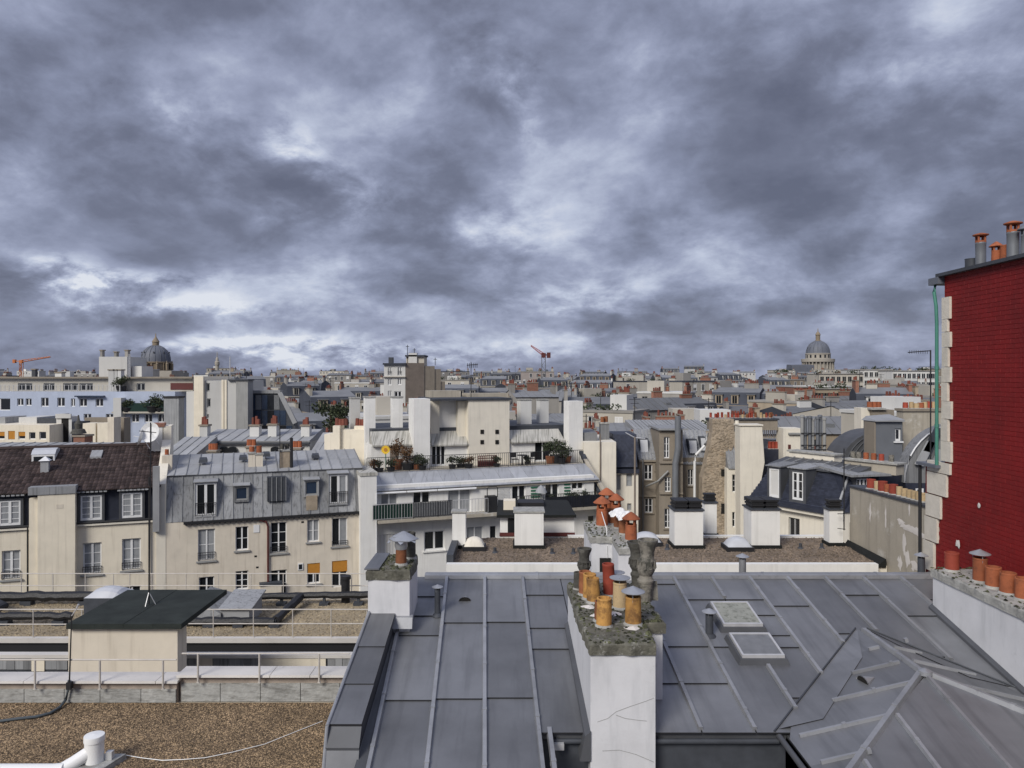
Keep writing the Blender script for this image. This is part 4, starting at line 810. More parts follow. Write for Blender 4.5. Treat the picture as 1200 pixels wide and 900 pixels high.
m = MB(); m.box(-1.92, -1.72, 21.80, 25.3, -5.6, -5.25); m.build('upstand', 'lead_dark', GH); m = MB(); m.hull([(10.45, 21.7, -5.6), (10.9, 21.7, -5.6), (10.95, 24.3, -5.6), (10.75, 24.3, -5.6)], [(10.7, 21.7, -5.5), (10.9, 21.7, -5.35), (10.95, 24.3, -5.35), (10.85, 24.3, -5.5)]); m.build('upstand', 'membrane', GH)
def shaft(x0, x1, ytop, ybase, cowls, label, m_='white'):
    Y = 5.52 * F / (ybase - HY); a, c = pxr(x0, x1, Y); zt = zy(ytop, Y); d = min(.8, c - a)
    t = thing('ventilation_shaft', ((a + c) / 2, Y + d / 2, -5.52), label, 'shaft')
    m = MB(); m.box(a, c, Y, Y + d, -5.50, zt); m.build('shaft_wall', m_, t)
    m = MB(); m.box(a - .05, c + .05, Y - .05, Y + d + .05, -5.53, -5.41); m.build('skirt', 'membrane', t)
    m = MB(); m.box(a - .04, c + .04, Y - .04, Y + d + .04, zt + .001, zt + .05); m.build('lid', 'lead_dark' if cowls else 'cap_grey', t)
    for i in range(cowls):
        w = (c - a) / max(cowls, 1); cx = a + w * (i + .5); k = MB()
        for j in range(4): k.box(cx - w * .40 - .03 * (j % 2), cx + w * .40 + .03 * (j % 2), Y + .08 - .03 * (j % 2), Y + d - .08 + .03 * (j % 2), zt + .05 + j * .07, zt + .11 + j * .07)
        k.build('louvred_cowl', 'iron', t)
    return t
shaft(603, 637, 601, 643, 0, 'plain white roof shaft before the black roofed penthouse'); shaft(530, 545.5, 601, 643, 0, 'slim plain white roof shaft beside the cream dome light'); shaft(790.5, 824, 599, 643, 2, 'white roof shaft with two black louvred cowls near the glazed pots'); shaft(880.5, 914, 598, 643, 2, 'white roof shaft with two black louvred cowls beside the slate house')
shaft(826, 840, 590, 629, 1, 'slim white roof shaft with one cowl, behind a wider shaft'); shaft(972, 988, 598, 640, 1, 'slim white shaft with one cowl and a mast beside the concrete wall')
t = thing('television_mast', (X(986, 23.9), 23.85, -5.5), 'thin black mast fixed to the slim white shaft', 'mast')
m = MB(); m.rod((X(986.5, 24), 23.84, zy(620, 24)), (X(986.5, 24), 23.84, zy(525, 24)), .018, 6); m.rod((X(979, 24), 23.84, zy(601, 24)), (X(988, 24), 23.84, zy(601, 24)), .012, 6); m.rod((X(979, 24), 23.84, zy(618, 24)), (X(988, 24), 23.84, zy(619, 24)), .012, 6); m.build('mast_pole', 'iron', t)
def dome(px, py, w, label, mt='acrylic'):
    Y = 5.5 * F / (py - HY); cx = X(px, Y); t = thing('dome_light', (cx, Y, -5.5), label, 'skylight'); m = MB(); m.box(cx - w / 2 - .05, cx + w / 2 + .05, Y - w / 2, Y + w / 2, -5.53, -5.38); m.build('kerb', 'iron', t)
    m = MB(); n = 8; m.add([(cx + (i / n - .5) * w, Y + (j / n - .5) * w * .9, -5.378 + .27 * (max(0, 1 - (2 * i / n - 1) ** 2)) ** .5 * (max(0, 1 - (2 * j / n - 1) ** 2)) ** .5) for j in range(n + 1) for i in range(n + 1)], [(j * (n + 1) + i, j * (n + 1) + i + 1, (j + 1) * (n + 1) + i + 1, (j + 1) * (n + 1) + i) for j in range(n) for i in range(n)]); m.smooth = True; m.sm = [True] * len(m.sm); m.build('dome', mt, t)
dome(556, 643, .62, 'cream dome light left of the plain white shaft', 'ivory'); dome(864, 643, .75, 'grey dome light between two wide white shafts'); dome(757, 637, .85, 'grey dome light behind the hooded clay pots')
for px, py, lb in ((580, 647, 'tiny roof vent before the black roofed penthouse, left of the plain shaft'), (647, 648, 'tiny roof vent just right of the plain white shaft'), (672, 648, 'tiny roof vent under the right end of the black roof'), (782, 643, 'tiny roof vent left of the shaft near the pots'), (938, 642, 'tiny roof vent before the ivory wall of the slate house'), (963, 642, 'tiny roof vent left of the slim shaft with the mast')):
    Y = 5.5 * F / (py - HY); t = vent_pipe(None, (X(px, Y), Y, -5.52), .05, .16, False); tag(t, lb, 'vent')
PB = thing('black_roofed_penthouse', (1.0, 26.3, -5.56), 'white rooftop penthouse with a black roof and rusty brown base band', 'penthouse')
m = MB(); a, c = pxr(586, 673, 25.5); m.box(a, c, 25.5, 28.0, -27, zy(606, 25.5)); m.build('wall', 'white', PB); m = MB(); m.box(a - .02, c + .02, 25.46, 25.495, -5.5, zy(624, 25.5)); m.build('base_band', 'pipe_red', PB)
m = MB(); m.box(*pxr(595, 603, 25.5), 25.47, 25.495, zy(624, 25.5), zy(607, 25.5)); m.build('door', 'glass', PB)
m = MB(); a, c = pxr(582, 675, 25.4); zt = zy(606, 25.4); m.hull([(a, 25.3, zt), (c, 25.3, zt), (c, 28.2, zt), (a, 28.2, zt)], [(a, 25.3, zt + .09), (c, 25.3, zt + .09), (c - .1, 28.2, zt + .12), (a, 28.2, zt + .12)]); m.build('roof', 'membrane', PB)
m = MB(); m.box(*pxr(590, 604, 26.2), 26.2, 26.7, zt + .10, zt + .42); m.build('roof_box', 'cream', PB)
m = MB(); m.box(*pxr(607, 637, 27), 26.8, 27.6, zt + .10, zt + .25); m.build('roof_box', 'iron', PB)

# ---- concrete party wall with a row of pots
CW = thing('concrete_party_wall', (11.4, 22, -27), 'stained grey concrete party wall topped by small clay pots', 'wall')
m = MB(); m.hull([(10.98, 17, -27), (11.6, 17, -27), (11.6, 24.2, -27), (10.98, 24.2, -27)], [(10.98, 17, -3.42), (11.6, 17, -3.42), (11.6, 24.2, -3.62), (10.98, 24.2, -3.62)]); m.build('wall', 'concrete', CW)
m = MB(); m.hull([(10.94, 17, -3.42), (11.64, 17, -3.42), (11.64, 24.24, -3.62), (10.94, 24.24, -3.62)], [(10.94, 17, -3.36), (11.64, 17, -3.36), (11.64, 24.24, -3.56), (10.94, 24.24, -3.56)]); m.build('coping', 'lead_dark', CW)
for px, r_, h_, mt in ((1021, .135, .30, 'terracotta_red'), (1028, .09, .28, 'terracotta_pale'), (1034.5, .135, .32, 'terracotta_red'), (1040, .09, .26, 'terracotta'), (1047, .125, .30, 'terracotta_red'), (1054, .085, .27, 'terracotta_pale'), (1060, .085, .25, 'terracotta_pale'), (1066, .085, .25, 'terracotta_pale'), (1071.5, .085, .25, 'terracotta_pale'), (1076.5, .085, .25, 'terracotta_pale'), (1082, .085, .25, 'terracotta_pale')):
    Y = 11.2 * F / (px - 600); pot(CW, (11.2, Y, -3.36 - .2 * (Y - 17) / 7.2), r_, h_, mt, n=12, taper=.98)

rp_ = random.Random(21)
for px, py, w_, h_ in ((1056, 612, .5, .25), (1062, 618, .75, .22), (1072, 621, .8, .2), (1080, 627, .6, .22), (1060, 640, .22, .8), (1064, 655, .3, .5), (1055, 660, .3, .45), (1072, 664, .5, .3), (1020, 600, .15, .6), (1038, 605, .12, .7), (1066, 597, .12, .45)):
    Y = 10.98 * F / (px - 600); z_ = zy(py, Y); n = 16; m = MB(); m.add([(10.974, Y + math.cos(i * 6.283 / n) * w_ * .5 * rp_.uniform(.45, 1.2), z_ + math.sin(i * 6.283 / n) * h_ * .5 * rp_.uniform(.45, 1.2)) for i in range(n)] + [(10.968, Y, z_)], [(i, (i + 1) % n, n) for i in range(n)]); m.build('lime_splash', 'lime_white', CW)
# ================================================================== houses across the court: one building line, turned 20 degrees
FS = Fr(-27.5, 40, 20)
def bx(parent, name, mt, fr, s0, s1, v0, v1, z0, z1, label=None): m = MB(fr); m.box(s0, s1, v0, v1, z0, z1); return m.build(name, mt, parent, label=label)
def railing(parent, fr, s0, s1, v, z, h=1.0, gap=.13, mt='iron', r=.012, name='railing', infill=None):
    m = MB(fr); m.box(s0, s1, v - .02, v + .02, z + h - .035, z + h); m.box(s0, s1, v - .012, v + .012, z + .08, z + .105); n = max(2, int((s1 - s0) / gap))
    for i in range(n + 1): q = s0 + (s1 - s0) * i / n; e = r * (1.6 if i % 10 == 0 else 1); m.box(q - e, q + e, v - e, v + e, z + (0 if i % 10 == 0 else .1), z + h - .03)
    o = m.build(name, mt, parent)
    if infill: bx(o, 'privacy_screen', infill, fr, s0 + .02, s1 - .02, v + .024, v + .034, z + .06, z + h - .06)
    return o
# ---- dark tiled house
TLH = thing('tiled_house', FS((2.5, 4, -27)), 'cream house with a dark brown tiled roof and navy slate attic', 'house')
s0, s1 = -6.0, FS.s(186); zc_ = FS.z(130, 611); ze = FS.z(130, 572); zr_ = FS.z(80, 524, 4.4)
WA = [(0, 25, 586, 615), (95, 120, 580, 609), (143, 167, 577, 606)]; WB = [(2, 24, 645, 679), (97, 119, 636, 673), (143, 165, 631, 668)]; WC = [(2, 24, 702, 730), (97, 119, 694, 725), (144, 165, 687, 720)]
facade(TLH, FS, s0, s1, -27, zc_, 0, [phole(FS, *w) for w in WB + WC], 'cream', 9)
facade(TLH, FS, s0, s1 - .15, zc_ + .01, ze, .14, [phole(FS, *w, .14) for w in WA], 'slate', 8.6, name='attic_wall')
for i, w in enumerate(WA): pwin(TLH, FS, *w, v=.14, rows=4, glass=('glass_curtain', 'glass_curtain'), inset=-.14, rail=.0, fw=.085)
for i, w in enumerate(WB): pwin(TLH, FS, *w, rows=3, glass=('glass_curtain',), sill='grey_wall', rail=.45, fw=.075)
for i, w in enumerate(WC): pwin(TLH, FS, *w, rows=2, sill='grey_wall')
for w in WA:   # grey dormer surrounds
    h = phole(FS, *w, .14); m = MB(FS); m.box(h[0] - .13, h[0], -.03, .14, h[2] - .32, h[3] + .1); m.box(h[1], h[1] + .13, -.03, .14, h[2] - .32, h[3] + .1); m.box(h[0], h[1], -.03, .14, h[2] - .32, h[2]); m.box(h[0], h[1], -.03, .14, h[3], h[3] + .1); m.build('dormer_surround', 'zinc_dull', TLH)
bx(TLH, 'cornice', 'ivory', FS, s0, s1, -.12, .0, zc_ - .16, zc_ - .02); m = MB(FS); m.tube([(s0 + (s1 - s0) * i / 12, -.10, zc_ + .02) for i in range(13)], .07, 8); m.build('gutter', 'iron', TLH)
bx(TLH, 'chimney_breast', 'cream', FS, FS.s(44, -.5), FS.s(88, -.5), -.5, .13, -27, FS.z(66, 579, -.5)); bx(TLH, 'chimney_breast', 'cream', FS, FS.s(34, -.3), FS.s(44, -.5) - .005, -.3, .13, -27, FS.z(40, 584, -.3))
bx(TLH, 'lead_cap', 'zinc_mansard', FS, FS.s(33, -.5), FS.s(89, -.5), -.56, .12, FS.z(66, 579, -.5) + .005, FS.z(66, 570, -.5)); bx(TLH, 'vent_grille', 'beige', FS, FS.s(66, -.5), FS.s(74, -.5), -.51, -.495, FS.z(70, 596, -.5), FS.z(70, 591, -.5))
for px in (33, 89, 175): m = MB(FS); q = FS.s(px); m.rod((q, -.10, -20), (q, -.10, zc_ + (.0 if px < 170 else 2.4)), .045, 8); m.build('downpipe', 'iron', TLH)
m = MB(FS); m.prism([(-.05, ze), (4.4, zr_ - .06), (8.6, ze)], s0, s1 - .1); TR = m.build('roof', 'tile_dark', TLH)
for a_, c_ in ((-3, 31), (91, 127), (138, 175)):   # pale zinc aprons under the eaves
    m = MB(FS); q0, q1 = FS.s(a_), FS.s(c_); n = int((q1 - q0) / .2)
    for i in range(n): u0 = q0 + (q1 - q0) * i / n; m.hull([(u0 + .01, -.22, ze - .17), (u0 + .17, -.22, ze - .17), (u0 + .17, .14, ze - .12), (u0 + .01, .14, ze - .12)], [(u0 + .01, -.22, ze - .10 + .02 * (i % 2)), (u0 + .17, -.22, ze - .10), (u0 + .17, .14, ze - .02), (u0 + .01, .14, ze - .02)])
    m.build('eave_apron', 'zinc_light', TLH, kind='stuff')
m = MB(FS); L_ = math.hypot(4.6, zr_ - ze); nr = 15; dv, dz = 4.65 / nr, (zr_ - ze + .03) / nr; tw = .235
for j in range(nr):
    v0 = -.22 + j * dv; z0 = ze - .05 + j * dz; q = s0
    while q < s1 - .1 - j * .012:
        e = R.uniform(-.008, .008); m.add([(q + .006, v0 - .02, z0 + .035 + e), (q + tw * .5, v0 - .02, z0 + .075 + e), (q + tw - .006, v0 - .02, z0 + .035 + e), (q + .006, v0 - .02, z0), (q + tw - .006, v0 - .02, z0), (q + .006, v0 + dv * 1.1, z0 + dz + .03), (q + tw * .5, v0 + dv * 1.1, z0 + dz + .06), (q + tw - .006, v0 + dv * 1.1, z0 + dz + .03)], [(3, 4, 2, 1, 0), (0, 1, 6, 5), (1, 2, 7, 6), (3, 0, 5), (4, 7, 2)]); q += tw
m.build('roof_tiles', 'tile_dark', TLH, kind='stuff')
m = MB(FS); m.rod((s0, 4.4, zr_ + .02), (s1 - .3, 4.4, zr_ + .02), .13, 8); m.build('ridge_tiles', 'tile_dark', TLH)
vv = 2.9; z_ = FS.z(50, 545, vv); bx(TLH, 'roof_lantern', 'frame_white', FS, FS.s(37, vv), FS.s(64, vv), vv, vv + 1.4, z_ - .1, z_ + .62); m = MB(FS); q0, q1 = FS.s(37, vv), FS.s(64, vv); m.prism([(vv - .02, z_ + .62), (vv + .3, z_ + .85), (vv + .75, z_ + .93), (vv + 1.3, z_ + .85), (vv + 1.42, z_ + .62)], q0 - .03, q1 + .03); m.build('lantern_top', 'acrylic', TLH); bx(TLH, 'lantern_glass', 'glass', FS, q0 + .1, q1 - .1, vv - .02, vv - .005, z_ + .1, z_ + .5)
vv = 1.9; q = FS.s(53, vv); z_ = FS.z(53, 551, vv); bx(TLH, 'roof_flue', 'zinc_light', FS, q - .2, q + .2, vv - .2, vv + .2, z_ - .2, z_ + .55); m = MB(FS); m.hull([(q - .28, vv - .28, z_ + .551), (q + .28, vv - .28, z_ + .551), (q + .28, vv + .28, z_ + .551), (q - .28, vv + .28, z_ + .551)], [(q - .03, vv - .03, z_ + .78), (q + .03, vv - .03, z_ + .78), (q + .03, vv + .03, z_ + .78), (q - .03, vv + .03, z_ + .78)]); m.build('flue_hood', 'frame_white', TLH)
vv = 3.3; q = FS.s(113, vv); z_ = FS.z(113, 536, vv); m = MB(FS); m.hull([(q - .3, vv - .3, z_ - .15), (q + .3, vv - .3, z_ - .15), (q + .3, vv + .4, z_ + .1), (q - .3, vv + .4, z_ + .1)], [(q - .3, vv - .3, z_ + .08), (q + .3, vv - .3, z_ + .08), (q + .3, vv + .4, z_ + .40), (q - .3, vv + .4, z_ + .40)]); m.build('roof_window', 'zinc_light', TLH)
# party stack with dishes
PS = thing('party_wall_stack', FS((FS.s(186), 1.5, -27)), 'weathered white party wall stack with satellite dishes and one clay pot', 'chimney')
m = MB(FS); a_ = FS.s(183); m.prism([(-.02, -27), (-.02, ze + .1), (3.6, zr_ + .35), (3.6, zr_ + 1.2), (5.2, zr_ + 1.2), (5.2, -27)], a_, a_ + .5); m.build('party_wall', 'ivory', PS)
m = MB(FS); v = 3.7; m.box(FS.s(177, v), FS.s(192, v), v - .1, v + 1, zr_ - 1.4, zr_ + 1.15); m.build('stack', 'white', PS); bx(PS, 'stack_cap', 'brick', FS, FS.s(176, v), FS.s(193, v), v - .15, v + 1.05, zr_ + 1.16, zr_ + 1.36)
m = MB(FS); v = 1.6; q = FS.s(195, v); m.box(q - .25, q + .3, v, v + .7, ze, FS.z(195, 534, v)); m.build('small_stack', 'beige', PS); pot(PS, FS((q, v + .3, FS.z(195, 534, v))), .12, .35, 'terracotta', n=10)
m = MB(FS); q = FS.s(183.5); m.box(q - .17, q + .17, -.32, -.05, FS.z(183, 622), FS.z(183, 546)); m.build('white_flue', 'zinc_light', PS)
for px, py, rr, an in ((167, 513, .52, 1.2), (177, 507, .62, .1)):
    c = Vector(P(px, py, 45.2)); dn = Vector((math.sin(an) * -1, -math.cos(an), .25)).normalized(); sx = dn.cross(Vector((0, 0, 1))).normalized(); sy = sx.cross(dn); m = MB(); n = 14
    ring = [tuple(c)] + [tuple(c + (sx * math.cos(i * 6.283 / n) + sy * math.sin(i * 6.283 / n)) * rr * .6 + dn * .04) for i in range(n)] + [tuple(c + (sx * math.cos(i * 6.283 / n) + sy * math.sin(i * 6.283 / n)) * rr + dn * .16) for i in range(n)]
    m.add(ring, [(0, 1 + i, 1 + (i + 1) % n) for i in range(n)] + [(1 + i, 1 + n + i, 1 + n + (i + 1) % n, 1 + (i + 1) % n) for i in range(n)]); m.rod(c, c + dn * .5, .02, 5); m.rod(c, (c.x + .3, c.y + .3, c.z - .7), .03, 5); m.build('satellite_dish', 'frame_white', PS)
m = MB(); c = P(176.5, 500, 44.5); m.rod((c[0], c[1], zy(570, 44.5)), (c[0], c[1], zy(495, 44.5)), .035, 6); m.rod(P(163, 505, 44.5), P(183, 507, 44.5), .025, 5); m.rod(P(163, 530, 44.5), P(176, 536, 44.5), .02, 5); m.build('aerial', 'iron', PS)

# ---- zinc mansard house
ZM = thing('zinc_mansard_house', FS((13.5, 4, -27)), 'beige house with a streaked grey zinc mansard and mismatched windows', 'house')
s0, s1 = FS.s(188) + .02, FS.s(427); zc_ = FS.z(300, 606); zb = FS.z(300, 554, .75); zr_ = FS.z(300, 530, 4.6)
W1 = [(232, 252, 620, 657), (276, 291, 617, 645), (317, 336, 612, 648), (360, 374, 609, 635), (389, 407, 607, 640)]; W2 = [(233, 251, 676, 712), (276, 291, 669, 691), (317, 336, 668, 700), (360, 375, 660, 684), (389, 407, 657, 688)]
facade(ZM, FS, s0, s1, -27, zc_ - .01, 0, [phole(FS, *w) for w in W1 + W2], 'beige', 9)
opt = [dict(rows=2, rail=.5, sill='grey_wall', glass=('glass_curtain',)), dict(rows=2, sill='grey_wall', glass=('glass',)), dict(rows=3, rail=.4, sill='grey_wall', fm='frame_white'), dict(rows=2, sill='grey_wall', glass=('glass_curtain',)), dict(rows=1, rail=.35, sill='grey_wall', glass=('glass', 'glass_curtain'))]
for w, o in zip(W1, opt): pwin(ZM, FS, *w, **o)
opt = [dict(rows=2), dict(rows=2, sill='grey_wall'), dict(rows=2), dict(rows=1, sill='grey_wall', blind=.5, label='window with half drawn orange blind'), dict(rows=1, blind=.42, label='window with half drawn orange blind')]
for w, o in zip(W2, opt): pwin(ZM, FS, *w, **o)
m = MB(FS); m.hull([(s0, 0, zc_), (s1, 0, zc_), (s1, 8.8, zc_), (s0, 8.8, zc_)], [(s0, .74, zb), (s1, .74, zb), (s1, 8, zb), (s0, 8, zb)]); MR = m.build('mansard', 'zinc_mansard', ZM)
q = s0; n = 21
for i in range(n):
    a_, c_ = s0 + (s1 - s0) * i / n, s0 + (s1 - s0) * (i + 1) / n; m = MB(FS); f = lambda z: -.018 + .74 * (z - zc_) / (zb - zc_)
    zm = zc_ + (zb - zc_) * R.uniform(.5, .8)
    m.sheet((a_ + .02, f(zc_), zc_), (c_ - .02, f(zc_), zc_), (c_ - .02, f(zb), zb), (a_ + .02, f(zb), zb), 2, 5, .0, .015); m.beam((c_, f(zc_) , zc_), (c_, f(zb), zb), .04, .04, (0, -1, .3)); m.box(a_ + .02, c_ - .02, f(zm) - .012, f(zm) + .01, zm, zm + .02); m.build('zinc_sheet', 'zinc_mansard', MR)
m = MB(FS); m.hull([(s0, .66, zb), (s1, .66, zb), (s1, 8.8, zb), (s0, 8.8, zb)], [(s0, .62, zb + .05), (s1, .62, zb + .05), (s1, 4.6, zr_), (s0, 4.6, zr_)]); UR = m.build('upper_roof', 'zinc_light', ZM)
for i in range(18):
    a_, c_ = s0 + (s1 - s0) * i / 18, s0 + (s1 - s0) * (i + 1) / 18
    for t0, t1 in ((0, .48), (.48, 1)):
        g_ = lambda t: (.60 + 4.0 * t, zb + .055 + (zr_ - zb - .05) * t); m = MB(FS); m.sheet((a_ + .03, g_(t0)[0], g_(t0)[1] + .012), (c_ - .03, g_(t0)[0], g_(t0)[1] + .012), (c_ - .03, g_(t1)[0], g_(t1)[1] + .002), (a_ + .03, g_(t1)[0], g_(t1)[1] + .002), 1, 1, 0, .02); m.build('zinc_sheet', 'zinc_light', UR)
    m = MB(FS); m.beam((c_, .60, zb + .06), (c_, 4.6, zr_ + .006), .05, .05, (0, 0, 1), .7); m.build('batten_cap', 'zinc_mansard', UR)
bx(ZM, 'gutter', 'iron', FS, s0 + 1.2, s1, -.16, -.02, zc_ - .16, zc_ - .02)
n = 34
m = MB(FS)
for i in range(n): q = s0 + 1.3 + (s1 - s0 - 1.4) * i / n; m.box(q, q + .10, -.19, -.03, zc_ - .20, zc_ - .145)
m.build('gutter_brackets', 'iron', ZM, kind='stuff')
def dormer(house, fr, x0, x1, y0, y1, vf, depth, mt, lid, wm, **k):
    h = phole(fr, x0, x1, y0, y1, vf); facade(house, fr, h[0] - wm, h[1] + wm, h[2] - wm * 1.3, h[3] + wm, vf, [h], mt, depth, .1, name='dormer'); pwin(house, fr, x0, x1, y0, y1, v=vf, inset=.04, **k)
    m = MB(fr); m.hull([(h[0] - wm - .06, vf - .1, h[3] + wm + .002), (h[1] + wm + .06, vf - .1, h[3] + wm + .002), (h[1] + wm + .06, vf + depth, h[3] + wm + .002), (h[0] - wm - .06, vf + depth, h[3] + wm + .002)], [(h[0] - wm - .06, vf - .1, h[3] + wm + .05), (h[1] + wm + .06, vf - .1, h[3] + wm + .05), (h[1] + wm + .06, vf + depth, h[3] + wm + .16), (h[0] - wm - .06, vf + depth, h[3] + wm + .16)]); m.build('dormer_lid', lid, house)
dormer(ZM, FS, 229, 253, 566, 605, .0, .8, 'zinc_mansard', 'zinc_light', .05, rows=1, rail=.8, fw=.10)
dormer(ZM, FS, 276, 290, 571, 586, .12, .6, 'zinc_mansard', 'zinc_light', .09, rows=1, leaves=1, fm='frame_grey', glass='glass_blue'); dormer(ZM, FS, 358, 372, 564, 580, .14, .6, 'zinc_mansard', 'zinc_light', .09, rows=1, leaves=1, fm='frame_grey', glass='glass_blue'); dormer(ZM, FS, 386, 407, 556, 591, .0, .8, 'zinc_mansard', 'zinc_light', .05, rows=1, rail=.8, fw=.10, glass=('glass', 'glass_curtain'))
h = phole(FS, 313, 335, 559, 587, .1); bx(ZM, 'louvred_hatch', 'lead_dark', FS, h[0], h[1], .05, .6, h[2], h[3])
for i in range(5): q = h[0] + (h[1] - h[0]) * i / 4; bx(ZM, 'hatch_rib', 'zinc_mansard', FS, q - .02, q + .02, .01, .048, h[2], h[3])
h = phole(FS, 359, 372, 581, 598, 0); bx(ZM, 'rust_panel', 'rubble', FS, h[0], h[1], .02, .3, h[2], h[3])
m = MB(FS); q = FS.s(314); m.tube([(q - .6, -.09, zc_ - .12), (q - .1, -.10, zc_ - .3), (q, -.10, zc_ - .6), (q, -.10, -20)], .055, 8); m.build('downpipe', 'pipe_red', ZM)
bx(ZM, 'plaster_patch', 'frame_white', FS, FS.s(297), FS.s(304), -.03, -.002, FS.z(300, 624), FS.z(300, 615))
for px, py in ((298, 651), (300, 664), (353, 611)): bx(ZM, 'vent_hole', 'soot_recess_black', FS, FS.s(px), FS.s(px + 3), -.012, -.002, FS.z(px, py + 2), FS.z(px, py))
h = phole(FS, 349, 355, 660, 668); bx(ZM, 'small_window', 'frame_white', FS, h[0], h[1], -.05, -.002, h[2], h[3]); bx(ZM, 'small_window_pane', 'glass', FS, h[0] + .05, h[1] - .05, -.06, -.051, h[2] + .06, h[3] - .06)
bx(ZM, 'wall_cabinet', 'beige', FS, FS.s(305, -.4), FS.s(330, -.4), -.4, -.01, -13, FS.z(318, 686, -.4)); bx(ZM, 'cabinet_lid', 'lead_dark', FS, FS.s(304, -.45), FS.s(331, -.45), -.45, -.012, FS.z(318, 686, -.4) + .005, FS.z(318, 683, -.4))
def mid_stack(parent, fr, x0, x1, yt, v, d, zlow, pots, mt='beige', potm='terracotta', pr=.12, label=None, capm='cap_grey', hood=None):
    a_, c_ = fr.s(x0, v), fr.s(x1, v); zt = fr.z((x0 + x1) / 2, yt, v); C = bx(parent, 'chimney', mt, fr, a_, c_, v, v + d, zlow, zt, label); bx(C, 'cap', capm, fr, a_ - .05, c_ + .05, v - .05, v + d + .05, zt + .002, zt + .09)
    for i in range(pots): q = a_ + (c_ - a_) * (i + .5) / pots; pot(C, fr((q, v + d * (.35 + .3 * (i % 2)), zt + .09)), pr, pr * R.uniform(2.0, 3.2), potm, hood, n=10)
    return C
mid_stack(ZM, FS, 291, 299, 532, 1.6, .6, zb - .2, 1, pr=.16); mid_stack(ZM, FS, 299.5, 308, 533, 1.6, .6, zb - .2, 1, pr=.17); mid_stack(ZM, FS, 328, 340, 529, 1.2, .7, zb - .2, 2, 'rubble', 'pot_stone_dark', .14); m = MB(FS); q = FS.s(341.5, 1.2); m.rod((q, 1.2, zb), (q, 1.2, FS.z(341, 513, 1.2)), .10, 8); m.build('black_flue', 'iron', ZM); m = MB(FS); q = FS.s(328, 1.1); m.rod((q, 1.1, zb), (q, 1.1, FS.z(328, 494, 1.1)), .03, 6); m.build('aerial', 'iron', ZM)
for px, py, v in ((238, 540, 2.4), (285, 537, 2.6), (312, 533, 3.0), (370, 535, 2.6)): q = FS.s(px, v); z_ = FS.z(px, py, v); m = MB(FS); m.hull([(q - .25, v - .2, z_ - .1), (q + .25, v - .2, z_ - .1), (q + .25, v + .3, z_), (q - .25, v + .3, z_)], [(q - .2, v - .15, z_ + .1), (q + .2, v - .15, z_ + .1), (q + .2, v + .25, z_ + .2), (q - .2, v + .25, z_ + .2)]); m.build('roof_vent', 'lead_dark', ZM)
# ================================================================== white building stepping back in terraces
WT = thing('white_terraced_building', FS((27, 5, -27)), 'white apartment building stepping back in planted terraces with zinc bands', 'building')
s0, s1 = FS.s(431), FS.s(712); zf2 = -8.98; 
WL1 = [(440, 471, 626, 656), (497, 521, 622, 645), (547, 566, 617, 640), (574, 582, 616, 632), (689, 697, 604, 617)]
facade(WT, FS, s0, s1, -27, zf2, 0, [phole(FS, *w) for w in WL1], 'white', 12)
h = phole(FS, *WL1[0]); bx(WT, 'roller_shutter', 'shutter', FS, h[0], h[1], .06, .12, h[2], h[3])
for i in range(9): q = h[0] + (h[1] - h[0]) * i / 8; bx(WT, 'shutter_slat', 'frame_white', FS, q - .02, q + .02, .04, .058, h[2], h[3])
pwin(WT, FS, *WL1[1], rows=1, sill='white', fw=.08); pwin(WT, FS, *WL1[2], rows=1, glass=('glass_curtain',)); pwin(WT, FS, *WL1[3], rows=1, leaves=1); pwin(WT, FS, *WL1[4], rows=1, leaves=1)
bx(WT, 'balcony_slab', 'concrete', FS, s0 + .5, s1 - .2, -1.0, 0.0, zf2 - .18, zf2); bx(WT, 'corner_pier', 'white', FS, s0 - .55, s0 + .45, -.65, 3.0, -27, FS.z(435, 556)); bx(WT, 'pier_cap', 'zinc_mossy', FS, s0 - .6, s0 + .5, -.7, 3.05, FS.z(435, 556) + .003, FS.z(435, 552))
m = MB(FS); q = FS.s(441, -.6); m.rod((q, -.62, -20), (q, -.62, FS.z(441, 578, -.6)), .05, 8); m.build('downpipe', 'frame_white', WT)
# first set-back storey
v2 = .12; zt2 = -7.28
W2_ = [(446, 466, 578, 607), (484, 504, 575, 591), (525, 552, 572, 604), (600, 616, 566, 592), (639, 655, 563, 590), (670, 684, 562, 574)]
facade(WT, FS, s0 + .4, s1 - 1.0, zf2 + .001, zt2 + .3, v2, [phole(FS, *w, v2) for w in W2_], 'white', 10, name='setback_wall')
for w, g_ in zip(W2_, ('glass_curtain', 'glass', 'glass_curtain', 'glass', 'glass', 'glass')): pwin(WT, FS, *w, v=v2, rows=1, glass=g_, fw=.07)
railing(WT, FS, FS.s(437, -.95), FS.s(484, -.95), -.95, zf2, 1.02, .17, 'galv', .010, infill='screen_green'); railing(WT, FS, FS.s(484.5, -.95), FS.s(530, -.95), -.95, zf2, 1.02, .15, 'iron', .012, infill='glass_wired'); railing(WT, FS, FS.s(530.5, -.95), FS.s(572, -.95), -.95, zf2, 1.02, .2, 'galv', .010); railing(WT, FS, FS.s(605, -.95), FS.s(704, -.95), -.95, zf2, 1.02, .12, 'iron', .014)
bx(WT, 'planter_screen', 'slate', FS, FS.s(640, -.85), FS.s(704, -.85), -.90, -.84, zf2 + .02, zf2 + .8)
